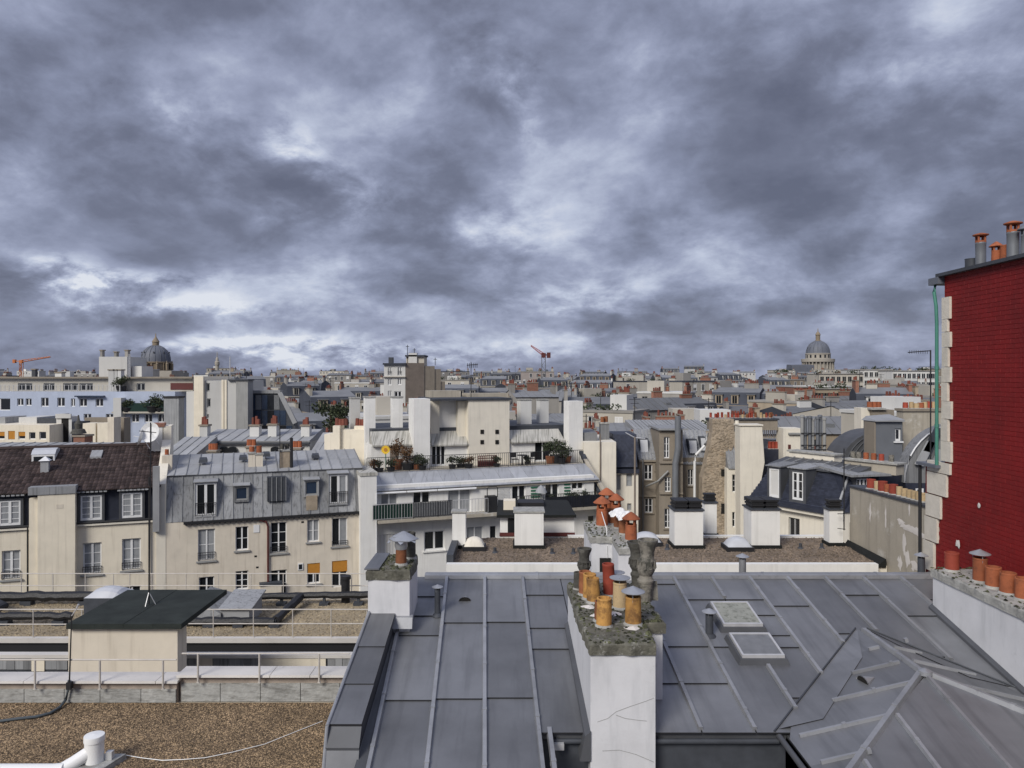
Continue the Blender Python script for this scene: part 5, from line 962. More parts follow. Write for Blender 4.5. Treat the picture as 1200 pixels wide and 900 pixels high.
for a_, c_, mt in ((583, 597, 'frame_white'), (622, 634, 'tin_green'), (661, 668, 'tin_green')):   # trellis panels
    q0, q1 = FS.s(a_, v2), FS.s(c_, v2); z0, z1 = FS.z(a_, 594, v2), FS.z(a_, 565, v2); m = MB(FS)
    if mt == 'frame_white':
        w_ = q1 - q0; h_ = z1 - z0
        for i in range(-8, 9):
            for sg in (1, -1):
                x0_, x1_ = q0 + w_ * i / 8, q0 + w_ * (i + 8) / 8; t0, t1 = max(0, -i / 8), min(1, (8 - i) / 8)
                if t1 - t0 < .1: continue
                zz = (lambda t: z0 + h_ * t) if sg > 0 else (lambda t: z1 - h_ * t); m.beam((x0_ + w_ * t0, v2 - .03, zz(t0)), (x0_ + w_ * t1, v2 - .03, zz(t1)), .03, .015, (0, -1, 0))
    else:
        for i in range(9): zz = z0 + (z1 - z0) * i / 8; m.box(q0, q1, v2 - .05, v2 - .004, zz, zz + .10)
    m.build('trellis', mt, WT)
bx(WT, 'dark_booth', 'iron', FS, FS.s(571, -.7), FS.s(583, -.7), -.7, -.1, zf2, zf2 + 1.05); m = MB(FS); q0, q1 = FS.s(571, -.7), FS.s(583, -.7); m.tube([(q0, -.7, zf2 + 1), (q0, -.7, zf2 + 1.6), (q0 + .1, -.7, zf2 + 1.7), (q1 - .1, -.7, zf2 + 1.7), (q1, -.7, zf2 + 1.6), (q1, -.7, zf2 + 1)], .03, 6); m.build('booth_frame', 'iron', WT)
# zinc band, one sheet per length
q = s0 - .2; B0 = MB(FS); B0.hull([(s0, -.05, zt2 - .05), (s1 - .7, -.05, zt2 - .05), (s1 - .7, 2.2, zt2 - .05), (s0, 2.2, zt2 - .05)], [(s0, -.05, zt2 + .02), (s1 - .7, -.05, zt2 + .02), (s1 - .7, 2.2, -6.42), (s0, 2.2, -6.42)]); BAND = B0.build('zinc_band', 'zinc_stained', WT)
n = 16
for i in range(n):
    a_, c_ = s0 + (s1 - .7 - s0) * i / n, s0 + (s1 - .7 - s0) * (i + 1) / n; m = MB(FS); m.sheet((a_ + .008, -.12, zt2 + .03), (c_ - .008, -.12, zt2 + .03), (c_ - .008, 2.2, -6.40), (a_ + .008, 2.2, -6.40), 2, 4, .008, .03); m.build('zinc_sheet', 'zinc_stained', BAND)
bx(WT, 'fascia', 'concrete', FS, s0, s1 - .7, -.02, .1, zt2 - .16, zt2 - .055)
for a_, c_ in ((440, 476), (477, 512), (513, 558)):
    m = MB(FS); q0, q1 = FS.s(a_, -.1), FS.s(c_, -.1); z_ = zt2 - .14; m.rod((q0, -.12, z_), (q1, -.12, z_), .07, 8); m.build('rolled_awning', 'frame_white', WT)
# upper terrace
vr = 2.0; zf3 = -6.40
bx(WT, 'terrace_floor', 'concrete', FS, s0 + .2, s1 - 1.2, 2.2, 9, -6.9, zf3)
railing(WT, FS, FS.s(430, vr), FS.s(683, vr), vr, zf3 + .02, 1.0, .14, 'iron', .010)
v3 = 4.2
q0, q1 = FS.s(435, v3), FS.s(662, v3); zt3 = FS.z(460, 521, v3); D3 = [(506, 522, 521, 556), (627, 645, 517, 545)]
facade(WT, FS, q0, q1, zf3 + .001, zt3, v3, [(*phole(FS, a_, c_, y0_, y1_, v3)[:2], zf3 + .05, phole(FS, a_, c_, y0_, y1_, v3)[3]) for a_, c_, y0_, y1_ in D3], 'white', 6, name='penthouse_wall')
for a_, c_, y0_, y1_ in D3: h = phole(FS, a_, c_, y0_, y1_, v3); window(WT, FS, h[0], h[1], zf3 + .05, h[3], v3, rows=1, leaves=3 if a_ < 600 else 2)
bx(WT, 'door', 'brown_band', FS, FS.s(457, v3), FS.s(466, v3), v3 - .02, v3 - .002, zf3, FS.z(461, 524, v3))
for a_, c_ in ((436, 486), (505, 548), (598, 660)):
    z0 = FS.z((a_ + c_) / 2, 521 if a_ < 590 else 517, v3 - .2); z1 = FS.z((a_ + c_) / 2, 505 if a_ < 590 else 503, v3 + .9); m = MB(FS); q0_, q1_ = FS.s(a_, v3), FS.s(c_, v3); m.hull([(q0_, v3 - .25, z0 - .1), (q1_, v3 - .25, z0 - .1), (q1_, v3 + 1.2, z0 - .1), (q0_, v3 + 1.2, z0 - .1)], [(q0_, v3 - .25, z0), (q1_, v3 - .25, z0), (q1_, v3 + .9, z1), (q0_, v3 + .9, z1)]); m.build('sloping_band', 'zinc_mossy', WT)
# upper volumes
bx(WT, 'tall_shaft', 'white', FS, FS.s(485, v3 - .7), FS.s(504, v3 - .7), v3 - .7, v3 + 1.0, zf3, FS.z(495, 467, v3))
vu = 5.2; bx(WT, 'lift_tower', 'ivory', FS, FS.s(549, 4.0), FS.s(597, 4.0), 4.0, 8, zf3, FS.z(570, 469, 4.0)); bx(WT, 'upper_block', 'white', FS, FS.s(505, vu), FS.s(549, vu) + .2, vu, 9, zf3, FS.z(527, 469, vu)); bx(WT, 'block_cap', 'lead_dark', FS, FS.s(504, vu), FS.s(599, 4.0), 3.9, 9, FS.z(570, 469, 4.0) + .003, FS.z(570, 466.5, 4.0)); bx(WT, 'block_pilaster', 'ivory', FS, FS.s(537, 4.6), FS.s(548.5, 4.6), 4.6, 5.19, zf3, FS.z(540, 470, 4.6)); bx(WT, 'block_pilaster', 'ivory', FS, FS.s(505, 4.9), FS.s(515, 4.9), 4.9, 5.19, zt3, FS.z(510, 470, 4.9))
for px, py in ((565, 506), (582.5, 506), (565, 518), (582.5, 518)): h = phole(FS, px - 2, px + 2, py - 2.4, py + 2.4, 3.98); bx(WT, 'vent_opening', 'soot_recess_black', FS, h[0], h[1], 3.96, 3.995, h[2], h[3])
bx(WT, 'rear_roof', 'lead_dark', FS, FS.s(436, 5), FS.s(668, 5), 5.1, 12, -6, FS.z(460, 502.5, 5.1)); 
for a_, c_, yt in ((504, 540, 458), (548, 596, 461)): bx(WT, 'roof_box', 'concrete', FS, FS.s(a_, 7), FS.s(c_, 7), 7, 8.5, -3, FS.z(a_, yt, 7))
for a_, c_, yt, v in ((411, 422, 467, 8), (428, 440, 466, 6.2), (460, 472, 466, 6.2), (610, 623, 469, 6.5), (633, 643, 469, 7.5)): mid_stack(WT, FS, a_, c_, yt, v, .8, -7, 0, 'far_white' if v > 6.4 else 'white')
bx(WT, 'tall_shaft', 'white', FS, FS.s(667, 3.6), FS.s(683, 3.6), 3.6, 4.6, -8, FS.z(675, 470, 3.6))
m = MB(FS); m.prism([(-.6, -8.2), (2.4, -6.3), (2.4, -6.1), (-.7, -8.0)], s1 - .72, s1 - .45); m.prism([(-1.6, -9.9), (2.4, -6.4), (2.4, -27), (-1.6, -27)], s1 - .70, s1 - .47); m.build('sloped_gable', 'concrete', WT)
m = MB(FS); m.beam((s1 - .55, -1.9, -10.1), (s1 - .55, 3.2, -5.7), .36, .16); m.build('gable_coping', 'lead_dark', WT)
# aerial on the roof of the tower
t = thing('television_aerial', P(552, 455, 56), 'television aerial with crossed rods on the white terraced building', 'aerial'); m = MB(); m.rod(P(552, 468, 56), P(552, 424, 56), .03, 6); m.rod(P(547, 428, 56), P(560, 427, 56), .03, 5)
for i in range(6): m.rod(P(548 + i * 2.2, 425.5, 56), P(548 + i * 2.2, 431, 56), .02, 4)
m.rod(P(546, 441, 56), P(558, 440, 56), .02, 4); m.build('aerial', 'iron', t)
# plants and things on the terraces
def onT(px, v, z): return FS((FS.s(px, v), v, z))
for i, (px, w_, h_, mt, lb, sz) in enumerate(((466, 1.0, 2.1, 'leaf_dry', 'tall rust leaved shrub before the brown terrace door', .14), (478, 1.2, 1.5, 'leaf_dry', 'broad rust leaved shrub beside the tall rust leaved shrub', .14), (488, .9, 1.1, 'leaf', 'dark bushy plant against the tall white shaft', .12), (540, .9, .8, 'leaf', 'low grey green plant left of the red trellis box', .10), (645, 1.0, 1.7, 'leaf', 'tall dark plant beside the right glazed door', .14), (652, 1.2, 1.9, 'leaf', 'bushiest dark plant on the upper terrace, right of the glazed door', .14), (664, 1.0, 1.5, 'leaf', 'dark green plant against the white shaft at the terrace end', .13), (618, .6, .7, 'leaf', 'small plant near the terrace chairs', .1))):
    plant(lb, onT(px, 2.9 if i not in (0,) else 3.4, zf3), w_, h_, mt, 420, sz, 'terracotta_rust' if i % 2 == 0 else 'iron')
for px, w_, h_, mt, lb in ((438, .6, .9, 'leaf_dry', 'low rust coloured plant at the pier end of the upper terrace'), (445, .7, .8, 'leaf', 'dark plant just left of the sunflower ornament'), (458, .8, .9, 'leaf', 'dark plant right of the sunflower ornament'), (495, .8, .9, 'leaf', 'dark plant in front of the tall white shaft'), (530, .7, .9, 'leaf', 'thin leaved plant right of the dark glazed door'), (549, .9, .9, 'leaf_dry', 'rust leaved plant left of the lattice planter'), (582, .7, .7, 'leaf', 'low plant under the four square vents'), (658, .9, 1.3, 'leaf', 'dense dark plant between the two bushes by the glazed door')): plant(lb, onT(px, 2.5, zf3), w_, h_, mt, 300, .11, 'iron')
t = thing('sunflower_ornament', onT(452, 2.6, zf3), 'yellow sunflower ornament on a stalk on the upper terrace', 'ornament'); c = Vector(onT(452, 2.6, zf3)); m = MB(); m.rod(c, c + Vector((0, 0, 1.25)), .03, 6); m.build('stalk', 'tin_green', t)
m = MB(); n = 14; hc = c + Vector((0, -.05, 1.45))
for i in range(n): a = i * 6.283 / n; d = Vector((math.cos(a), -.1, math.sin(a))); s_ = Vector((-math.sin(a), 0, math.cos(a))) * .07; m.add([tuple(hc + d * .08), tuple(hc + d * .22 + s_), tuple(hc + d * .32), tuple(hc + d * .22 - s_)], [(0, 1, 2, 3)])
m.build('petals', 'flower_yellow', t); m = MB(); m.rod(hc, hc + Vector((0, -.05, 0)), .12, 12); m.build('seed_head', 'blind_orange', t)
t = thing('trellis_planter', onT(570, 2.6, zf3), 'red brown lattice planter box behind the terrace railing', 'planter')
c = Vector(onT(562, 2.6, zf3)); d = Vector((math.cos(math.radians(20)), math.sin(math.radians(20)), 0)); m = MB()
for i in range(9): p = c + d * (.16 * i - .1); m.rod(p, p + Vector((0, 0, .8)), .03, 5)
for j in range(5): p = c + Vector((0, 0, .1 + .17 * j)); m.rod(p - d * .1, p + d * 1.25, .03, 5)
m.build('lattice', 'pipe_red', t); m = MB(); m.hull([tuple(c - d * .1 + Vector((0, .1, 0))), tuple(c + d * 1.3 + Vector((0, .1, 0))), tuple(c + d * 1.2 + Vector((0, .5, 0))), tuple(c - d * .1 + Vector((0, .5, 0)))], [tuple(c - d * .1 + Vector((0, .1, .35))), tuple(c + d * 1.3 + Vector((0, .1, .35))), tuple(c + d * 1.2 + Vector((0, .5, .35))), tuple(c - d * .1 + Vector((0, .5, .35)))]); m.build('box', 'pipe_red', t)
def chair(px, v, lb, an):
    c = Vector(onT(px, v, zf3)); t = thing('terrace_chair', tuple(c), lb, 'chair'); ca, sa = math.cos(an), math.sin(an); T = lambda x, y, z: (c.x + ca * x - sa * y, c.y + sa * x + ca * y, c.z + z)
    for x in (-.22, .22):
        for y in (-.22, .22): m = MB(); m.rod(T(x, y, 0), T(x, y, .45 if y < 0 else .9), .022, 5); m.build('leg', 'iron', t)
    m = MB(); m.hull([T(-.24, -.24, .42), T(.24, -.24, .42), T(.24, .24, .42), T(-.24, .24, .42)], [T(-.24, -.24, .46), T(.24, -.24, .46), T(.24, .24, .46), T(-.24, .24, .46)]); m.build('seat', 'iron', t)
    m = MB(); m.hull([T(-.23, .21, .55), T(.23, .21, .55), T(.23, .24, .55), T(-.23, .24, .55)], [T(-.23, .21, .9), T(.23, .21, .9), T(.23, .24, .9), T(-.23, .24, .9)]); m.build('backrest', 'iron', t)
chair(603, 2.8, 'dark terrace chair left of the small table', .4); chair(622, 2.9, 'dark terrace chair right of the small table', -2.4)
c = Vector(onT(612, 2.8, zf3)); t = thing('terrace_table', tuple(c), 'small dark table between two terrace chairs', 'table'); m = MB(); m.lathe(tuple(c), [(.25, 0), (.05, .04), (.04, .68)], 8); m.build('leg', 'iron', t); m = MB(); m.lathe((c.x, c.y, c.z + .68), [(.001, 0), (.38, 0), (.38, .04), (.001, .04)], 14); m.build('table_top', 'iron', t)
for px, w_, h_, lb in ((612, .5, .9, 'slim plant beside the lower glazed door'), (645, .7, 1.0, 'dark plant in the lower balcony corner by the glazed door'), (672, 1.0, 1.1, 'leafy hedge plant on the lower balcony, nearer its sliding window'), (686, 1.0, 1.1, 'leafy hedge plant on the lower balcony, near its sloping end')): plant(lb, onT(px, -.55, zf2), w_ * .7, h_, 'leaf', 320, .11, 'iron')
c = Vector(onT(634, -.5, zf2)); t = thing('balcony_parasol', tuple(c), 'folded pale grey parasol on the lower balcony', 'parasol'); m = MB(); m.rod(c, c + Vector((0, 0, 1.5)), .025, 6); m.build('pole', 'galv', t); m = MB(); m.lathe((c.x, c.y, c.z + 1.1), [(.42, 0), (.30, .25), (.12, .42), (.02, .5)], 9); m.build('canopy', 'zinc_light', t)

# ================================================================== court houses right of the terraces
WP = thing('ivory_party_wall_house', (X(700, 55), 57, -27), 'plain ivory house wall without windows beside the terraced building', 'house')
m = MB(); a_, c_ = pxr(684, 722, 55); m.box(a_, c_, 55, 62, -27, zy(518, 55)); m.build('wall', 'ivory', WP); m = MB(); m.rod((X(703.5, 54.9), 54.93, -27), (X(703.5, 54.9), 54.93, zy(508, 55)), .05, 6); m.build('dark_pipe', 'brown_band', WP)
m = MB(); m.box(*pxr(684, 700, 56), 56, 60, zy(519, 55), zy(507, 56)); m.build('zinc_upstand', 'zinc_mansard', WP); mid_stack(WP, ID, 704, 714, 497, 57, 1, -6, 2, 'zinc_mansard', 'terracotta_rust', .15)
NS = thing('navy_slate_house', (X(740, 56), 58, -27), 'narrow ivory house with a steep navy slate roof and tiny roof window', 'house')
fr = Fr(0, 56, 0); ws = [(723, 727.5, 556, 574), (734, 741, 555, 570), (735, 740, 590, 598)]
facade(NS, fr, X(722, 56), X(748, 56), -27, zy(552, 56), 0, [phole(fr, *w) for w in ws], 'ivory', 7)
for w in ws: pwin(NS, fr, *w, rows=2, leaves=1, glass='glass_curtain', fm='frame_grey')
a_, c_ = pxr(722, 747, 56); m = MB(); nrow = 16; zt_, zb_ = zy(509, 57.6), zy(552, 56) + .3
m.hull([(a_, 56, zb_ - .4), (c_, 56, zb_ - .4), (c_, 62, zb_ - .4), (a_, 62, zb_ - .4)], [(a_, 57.6, zt_), (c_ + .2, 57.6, zt_), (c_ + .2, 61, zt_), (a_, 61, zt_)]); m.build('roof', 'slate', NS); m = MB()
for j in range(nrow):
    t0 = j / nrow
    for i in range(9): q0 = a_ + (c_ - a_) * (i + .5 * (j % 2)) / 9; y = 55.95 + 1.6 * t0; z = zb_ + (zt_ - zb_) * t0; m.add([(q0, y, z), (min(q0 + .2, c_), y, z), (min(q0 + .2, c_), y + 1.65 / nrow, z + (zt_ - zb_) / nrow), (q0, y + 1.65 / nrow, z + (zt_ - zb_) / nrow), (q0, y + .04, z - .02), (min(q0 + .2, c_), y + .04, z - .02)], [(0, 1, 2, 3), (4, 5, 1, 0)])
m.build('slates', 'slate', NS, kind='stuff'); m = MB(); m.box(a_ - .05, c_ + .1, 55.8, 56.05, zb_ - .45, zb_ - .15); m.build('gutter', 'slate', NS)
m = MB(); c = P(740, 540, 56.45); m.hull([(c[0] - .2, c[1] - .06, c[2]), (c[0] + .25, c[1] - .06, c[2]), (c[0] + .25, c[1] + .3, c[2]), (c[0] - .2, c[1] + .3, c[2])], [(c[0] - .22, c[1] + .15, c[2] + .5), (c[0] + .2, c[1] + .15, c[2] + .5), (c[0] + .2, c[1] + .4, c[2] + .5), (c[0] - .22, c[1] + .4, c[2] + .5)]); m.build('roof_window', 'frame_white', NS)
t = thing('court_mast', (X(744, 40), 40, -27), 'tall dark pole with a wire bracket in front of the navy slate house', 'pole'); m = MB(); m.rod((X(744, 40), 40, -27), (X(744, 40), 40, zy(512, 40)), .06, 8, .05); m.build('pole', 'brown_band', t); m = MB(); m.rod(P(733, 507, 40), P(744, 513, 40), .03, 5); m.rod(P(744, 513, 40), P(756, 514, 40), .03, 5); m.build('bracket', 'galv', t)

TC = thing('taupe_court_house', (X(790, 58), 61, -27), 'taupe court house with zinc roof slopes, a dormer bay and fat grey duct', 'house')
fr = Fr(0, 58, 0); WT_ = [(755, 764.5, 544.5, 562.5), (768, 770.3, 544, 551), (755.5, 764.8, 584, 601), (768.7, 772, 584, 591.5), (806, 812.7, 550, 569), (806, 812.7, 590, 612)]
facade(TC, fr, X(748.5, 58), X(836, 58), -27, zy(536.5, 58), 0, [phole(fr, *w) for w in WT_], 'taupe', 8)
for w in WT_: pwin(TC, fr, *w, rows=2 if w[1] - w[0] > 4 else 1, leaves=2 if w[1] - w[0] > 4 else 1, sill='taupe')
frb = Fr(0, 56.6, 0); WB_ = [(778, 784.5, 512, 537), (779, 786, 559, 576.5), (778.7, 786.7, 596, 619)]
facade(TC, frb, X(772.5, 56.6), X(800, 56.6), -27, zy(504, 56.6), 0, [phole(frb, *w) for w in WB_], 'taupe', 3.5, name='bay')
for w in WB_: pwin(TC, frb, *w, rows=3, sill='taupe')
m = MB(); a_, c_ = pxr(771, 806, 56.5); m.box(a_, c_, 56.3, 60.5, zy(504, 56.6) + .003, zy(502, 56.5)); m.build('bay_lid', 'zinc_mansard', TC)
for yy in (539, 580): m = MB(); a_, c_ = pxr(748.5, 772, 58); m.box(a_, c_, 57.85, 57.995, zy(yy + 2, 58), zy(yy, 58)); m.build('string_course', 'taupe', TC)
for yy in (541, 577): m = MB(); a_, c_ = pxr(772.5, 800, 56.6); m.box(a_, c_, 56.45, 56.595, zy(yy + 2, 56.6), zy(yy, 56.6)); m.build('string_course', 'taupe', TC)
def slope(parent, fr, s0, s1, v0, z0, v1, z1, n, mt, sm='zinc_seam', name='roof_slope'):
    m = MB(fr); m.hull([(s0, v0, z0 - .08), (s1, v0, z0 - .08), (s1, v1 + .5, z0 - .08), (s0, v1 + .5, z0 - .08)], [(s0, v0, z0), (s1, v0, z0), (s1, v1, z1), (s0, v1, z1)]); o = m.build(name, mt, parent)
    for i in range(1, n):
        q = s0 + (s1 - s0) * i / n; m = MB(fr); m.beam((q, v0, z0 + .0), (q, v1, z1), .05, .05, (0, -1, 1)); m.build('seam', sm, o)
    return o
slope(TC, ID, X(748, 58), X(772, 58), 57.9, zy(538, 58), 60.4, zy(503, 60.4), 6, 'zinc_mansard'); slope(TC, ID, X(800, 58), X(836, 58), 57.9, zy(543, 58), 60.4, zy(504, 60.4), 7, 'zinc_mansard'); slope(TC, ID, X(745, 60.4), X(838, 60.4), 60.4, zy(504, 60.4), 66, zy(492, 66), 20, 'zinc_light', 'zinc_mansard')
for px, py, Y in ((754, 521, 59.0), (811, 522, 59.0), (823, 519, 59.2)):
    c = P(px, py, Y); m = MB(); w_ = .36 if px < 820 else .22; m.hull([(c[0] - w_, c[1] - .55, c[2] - .7), (c[0] + w_, c[1] - .55, c[2] - .7), (c[0] + w_, c[1] + .3, c[2] - .7), (c[0] - w_, c[1] + .3, c[2] - .7)], [(c[0] - w_, c[1] - .1, c[2] + .5), (c[0] + w_, c[1] - .1, c[2] + .5), (c[0] + w_, c[1] + .6, c[2] + .5), (c[0] - w_, c[1] + .6, c[2] + .5)]); o = m.build('roof_window', 'lead_dark', TC); m = MB(); m.poly((c[0] - w_ * .8, c[1] - .56, c[2] - .55), (c[0] + w_ * .8, c[1] - .56, c[2] - .55), (c[0] + w_ * .8, c[1] - .19, c[2] + .40), (c[0] - w_ * .8, c[1] - .19, c[2] + .40)); m.build('pane', 'acrylic', o)
m = MB(); m.tube([P(794.5, 488, 56.2), P(794.5, 525, 56.2), P(793, 535, 56.2), P(791.5, 543, 56.2), P(791.5, 620, 56.2)], .24, 12); m.build('grey_duct', 'pipe_grey', TC)
m = MB(); m.tube([P(830, 507, 57.2), P(826, 522, 57.2), P(815.5, 533, 57.2), P(814, 540, 57.2), P(814, 600, 57.2)], .10, 8); m.build('pale_pipe', 'frame_white', TC)
m = MB(); m.tube([P(757, 570, 57.7), P(771, 564, 56.4), P(783, 552, 56.4)], .07, 8); m.build('slanted_pipe', 'grey_wall', TC)
m = MB(); m.rod((X(753.5, 57.8), 57.85, -27), (X(753.5, 57.8), 57.85, zy(538, 57.8)), .06, 8); m.build('downpipe', 'zinc_mansard', TC)

RB = thing('rubble_gable_house', (X(842, 56), 58, -27), 'bare rubble stone gable wall with ochre stains and a long row of pots', 'house')
prof = [(823, 650), (852, 650), (852, 549), (860, 521), (860, 491), (835, 491), (835, 507), (827, 546), (823, 560)]
Yr = 55.6; m = MB(); m.hull([(X(a_, Yr), Yr, zy(b2, Yr)) for a_, b2 in prof], [(X(a_, Yr), Yr + 1.0, zy(b2, Yr)) for a_, b2 in prof]); m.box(X(823, Yr), X(852, Yr), Yr, Yr + 1, -27, zy(650, Yr)); m.build('wall', 'rubble', RB)
rr = random.Random(3); m = MB()
def inside(px, py):
    l = 835 if py < 507 else (835 - 8 * (py - 507) / 39 if py < 546 else 825); r_ = 860 if py < 521 else (860 - 8 * (py - 521) / 28 if py < 549 else 852); return l + .8 < px < r_ - 1.2
for _ in range(1500):
    px, py = rr.uniform(823, 860), rr.uniform(492, 640)
    if not inside(px, py): continue
    x_, z_ = X(px, Yr), zy(py, Yr); w_ = rr.uniform(.05, .14); h_ = rr.uniform(.04, .09); e = rr.uniform(.015, .05); m.add([(x_ - w_, Yr, z_ - h_), (x_ + w_, Yr, z_ - h_ * rr.uniform(.6, 1)), (x_ + w_, Yr, z_ + h_), (x_ - w_, Yr, z_ + h_ * rr.uniform(.6, 1)), (x_ - w_ * .7, Yr - e, z_ - h_ * .7), (x_ + w_ * .7, Yr - e, z_ - h_ * .6), (x_ + w_ * .7, Yr - e, z_ + h_ * .7), (x_ - w_ * .7, Yr - e, z_ + h_ * .7)], [(4, 5, 6, 7), (0, 1, 5, 4), (1, 2, 6, 5), (2, 3, 7, 6), (3, 0, 4, 7)])
m.build('rubble_stones', 'rubble', RB, kind='stuff')
for px, py, w_, h_ in ((845, 550, 4, 8), (845, 590, 5, 12)): m = MB(); m.box(X(px, Yr), X(px + w_, Yr), Yr - .06, Yr - .005, zy(py + h_, Yr), zy(py, Yr)); m.build('opening', 'soot_recess_black', RB)
m = MB(); a_, c_ = pxr(829, 906, 58); m.box(a_, c_, 57, 58.2, zy(503, 58), zy(491.5, 58)); TS = m.build('long_stack', 'taupe', RB); m = MB(); m.box(a_ - .1, c_ + .1, 56.9, 58.3, zy(491.5, 58) + .003, zy(489.5, 58)); m.build('cap', 'lead_dark', TS)
q = a_ + .15
while q < c_ - .1: pot(TS, (q, 57.6 + R.uniform(-.2, .2), zy(489.5, 58)), .10, R.uniform(.28, .5), R.choice(('terracotta_red', 'terracotta_red', 'terracotta_rust', 'terracotta_pale')), n=8); q += R.uniform(.17, .36)
m = MB(); slope(RB, ID, X(852, 55.2), X(863, 55.2), 54.8, zy(548, 55), 56.4, zy(508, 56.4), 3, 'zinc_mansard')
fr = Fr(0, 54.9, 0); facade(RB, fr, X(852, 54.9), X(868, 54.9), -27, zy(549, 54.9), 0, [phole(fr, 858, 862.5, 556, 577), phole(fr, 858, 862, 600, 618)], 'ivory', 4, name='side_wall'); pwin(RB, fr, 858, 862.5, 556, 577, rows=3, leaves=1); pwin(RB, fr, 858, 862, 600, 618, rows=2, leaves=1)
m = MB(); m.rod((X(864.5, 54), 54.2, -27), (X(864.5, 54), 54.2, zy(493, 54)), .14, 8); m.build('white_flue', 'ivory', RB)
WG = thing('white_gable_house', (X(880, 53), 55, -27), 'smooth off white gable wall with a mansard outline beside the slate house', 'house')
prof = [(868, 660), (887, 660), (887, 590), (896, 542), (893, 499), (867, 499)]; Yg = 53; m = MB(); m.hull([(X(a_, Yg), Yg, zy(b2, Yg)) for a_, b2 in prof], [(X(a_, Yg), Yg + 1.2, zy(b2, Yg)) for a_, b2 in prof]); m.box(X(868, Yg), X(887, Yg), Yg, Yg + 1.2, -27, zy(660, Yg)); m.build('wall', 'ivory', WG); m = MB(); m.box(X(866, Yg), X(894, Yg), Yg - .1, Yg + 1.3, zy(499, Yg) + .003, zy(497.5, Yg)); m.build('coping', 'ivory', WG)
railing(WG, ID, X(893, 58), X(918, 58), 58, zy(515.5, 58), .9, .16, 'frame_white', .03); m = MB(); m.box(X(893, 60), X(918, 60), 58.3, 60, -27, zy(516, 58)); m.build('terrace_wall', 'grey_wall', WG)
for i in range(4): pot(WG, (X(902 + i * 4, 57.3), 57.3, zy(526, 57.3)), .14, .55, 'terracotta_red', n=8)
m = MB(); m.box(X(898, 57), X(920, 57), 57, 58.2, -27, zy(526, 57.3)); m.build('rear_stack', 'slate', WG)
m = MB(); m.box(X(918, 56), X(940, 56), 56, 57.5, -27, zy(502, 56)); m.build('rear_block', 'ivory', WG); m = MB(); m.box(X(924, 55.9), X(941, 55.9), 55.8, 57.6, zy(509, 56), zy(507, 56)); m.build('ledge', 'grey_wall', WG); m = MB(); m.box(*pxr(924, 927, 55.9), 55.95, 55.99, zy(526, 56), zy(521, 56)); m.build('red_hatch', 'pipe_red', WG)

# ---- slate mansard house, turned towards the court
FL = Fr(13.0, 40, -57)
SLH = thing('slate_mansard_house', FL((3, 2, -27)), 'ivory house with a navy slate mansard and two white framed dormers', 'house')
s1 = FL.s(987); zc_ = -6.55; zt_ = FL.z(930, 547, .95); wl = [(924, 937, 607, 640)]
facade(SLH, FL, 0, s1, -27, zc_ - .02, 0, [phole(FL, *w) for w in wl], 'ivory', 8); pwin(SLH, FL, *wl[0], rows=1, fm='frame_grey', glass='glass')
m = MB(FL); m.hull([(-.25, -.1, zc_), (s1 + .1, -.1, zc_), (s1 + .1, 8, zc_), (-.25, 8, zc_)], [(.5, .95, zt_), (s1 + .1, .95, zt_), (s1 + .1, 7.5, zt_), (.5, 7.5, zt_)]); m.build('mansard', 'slate', SLH)
m = MB(FL); nr = 22
for j in range(nr):
    t0, t1 = j / nr, (j + 1.15) / nr; n = 24
    for i in range(n):
        q0 = .75 * t0 - .25 + (s1 + .3 - .75 * t0) * (i + .5 * (j % 2)) / n; w_ = (s1 + .3) / n - .012; q1 = min(q0 + w_, s1 + .09); y0, y1 = -.13 + 1.05 * t0, -.115 + 1.05 * t1; z0, z1 = zc_ + (zt_ - zc_) * t0, zc_ + (zt_ - zc_) * t1
        m.add([(q0, y0 - .012, z0), (q1, y0 - .012, z0), (q1, y1, z1), (q0, y1, z1), (q0, y0 + .02, z0), (q1, y0 + .02, z0)], [(0, 1, 2, 3), (4, 5, 1, 0)])
m.build('slates', 'slate', SLH, kind='stuff')
bx(SLH, 'cornice', 'ivory', FL, -.3, s1 + .1, -.28, -.0, zc_ - .34, zc_ - .16); bx(SLH, 'gutter', 'slate', FL, -.35, s1 + .15, -.40, -.12, zc_ - .15, zc_ + .06)
dormer(SLH, FL, 901, 913, 549, 583, -.06, 1.4, 'zinc_dull', 'zinc_mansard', .10, rows=1, leaves=1, glass='shutter', fw=.09, label='dormer window with its white shutter closed'); dormer(SLH, FL, 928, 941, 553, 586, -.06, 1.5, 'zinc_dull', 'zinc_mansard', .16, rows=3, fw=.08)
slope(SLH, FL, .3, s1 + .2, .75, zt_ + .04, 2.3, zt_ + .34, 9, 'zinc_dull', 'zinc_mansard', 'upper_roof'); bx(SLH, 'hip_trim', 'zinc_light', FL, s1 - .25, s1 - .15, -.12, .9, zc_, zc_ + .01)
m = MB(FL); m.beam((s1 - .2, -.15, zc_), (s1 - .2, .92, zt_), .10, .06, (0, -1, .5)); m.build('corner_trim', 'zinc_light', SLH)
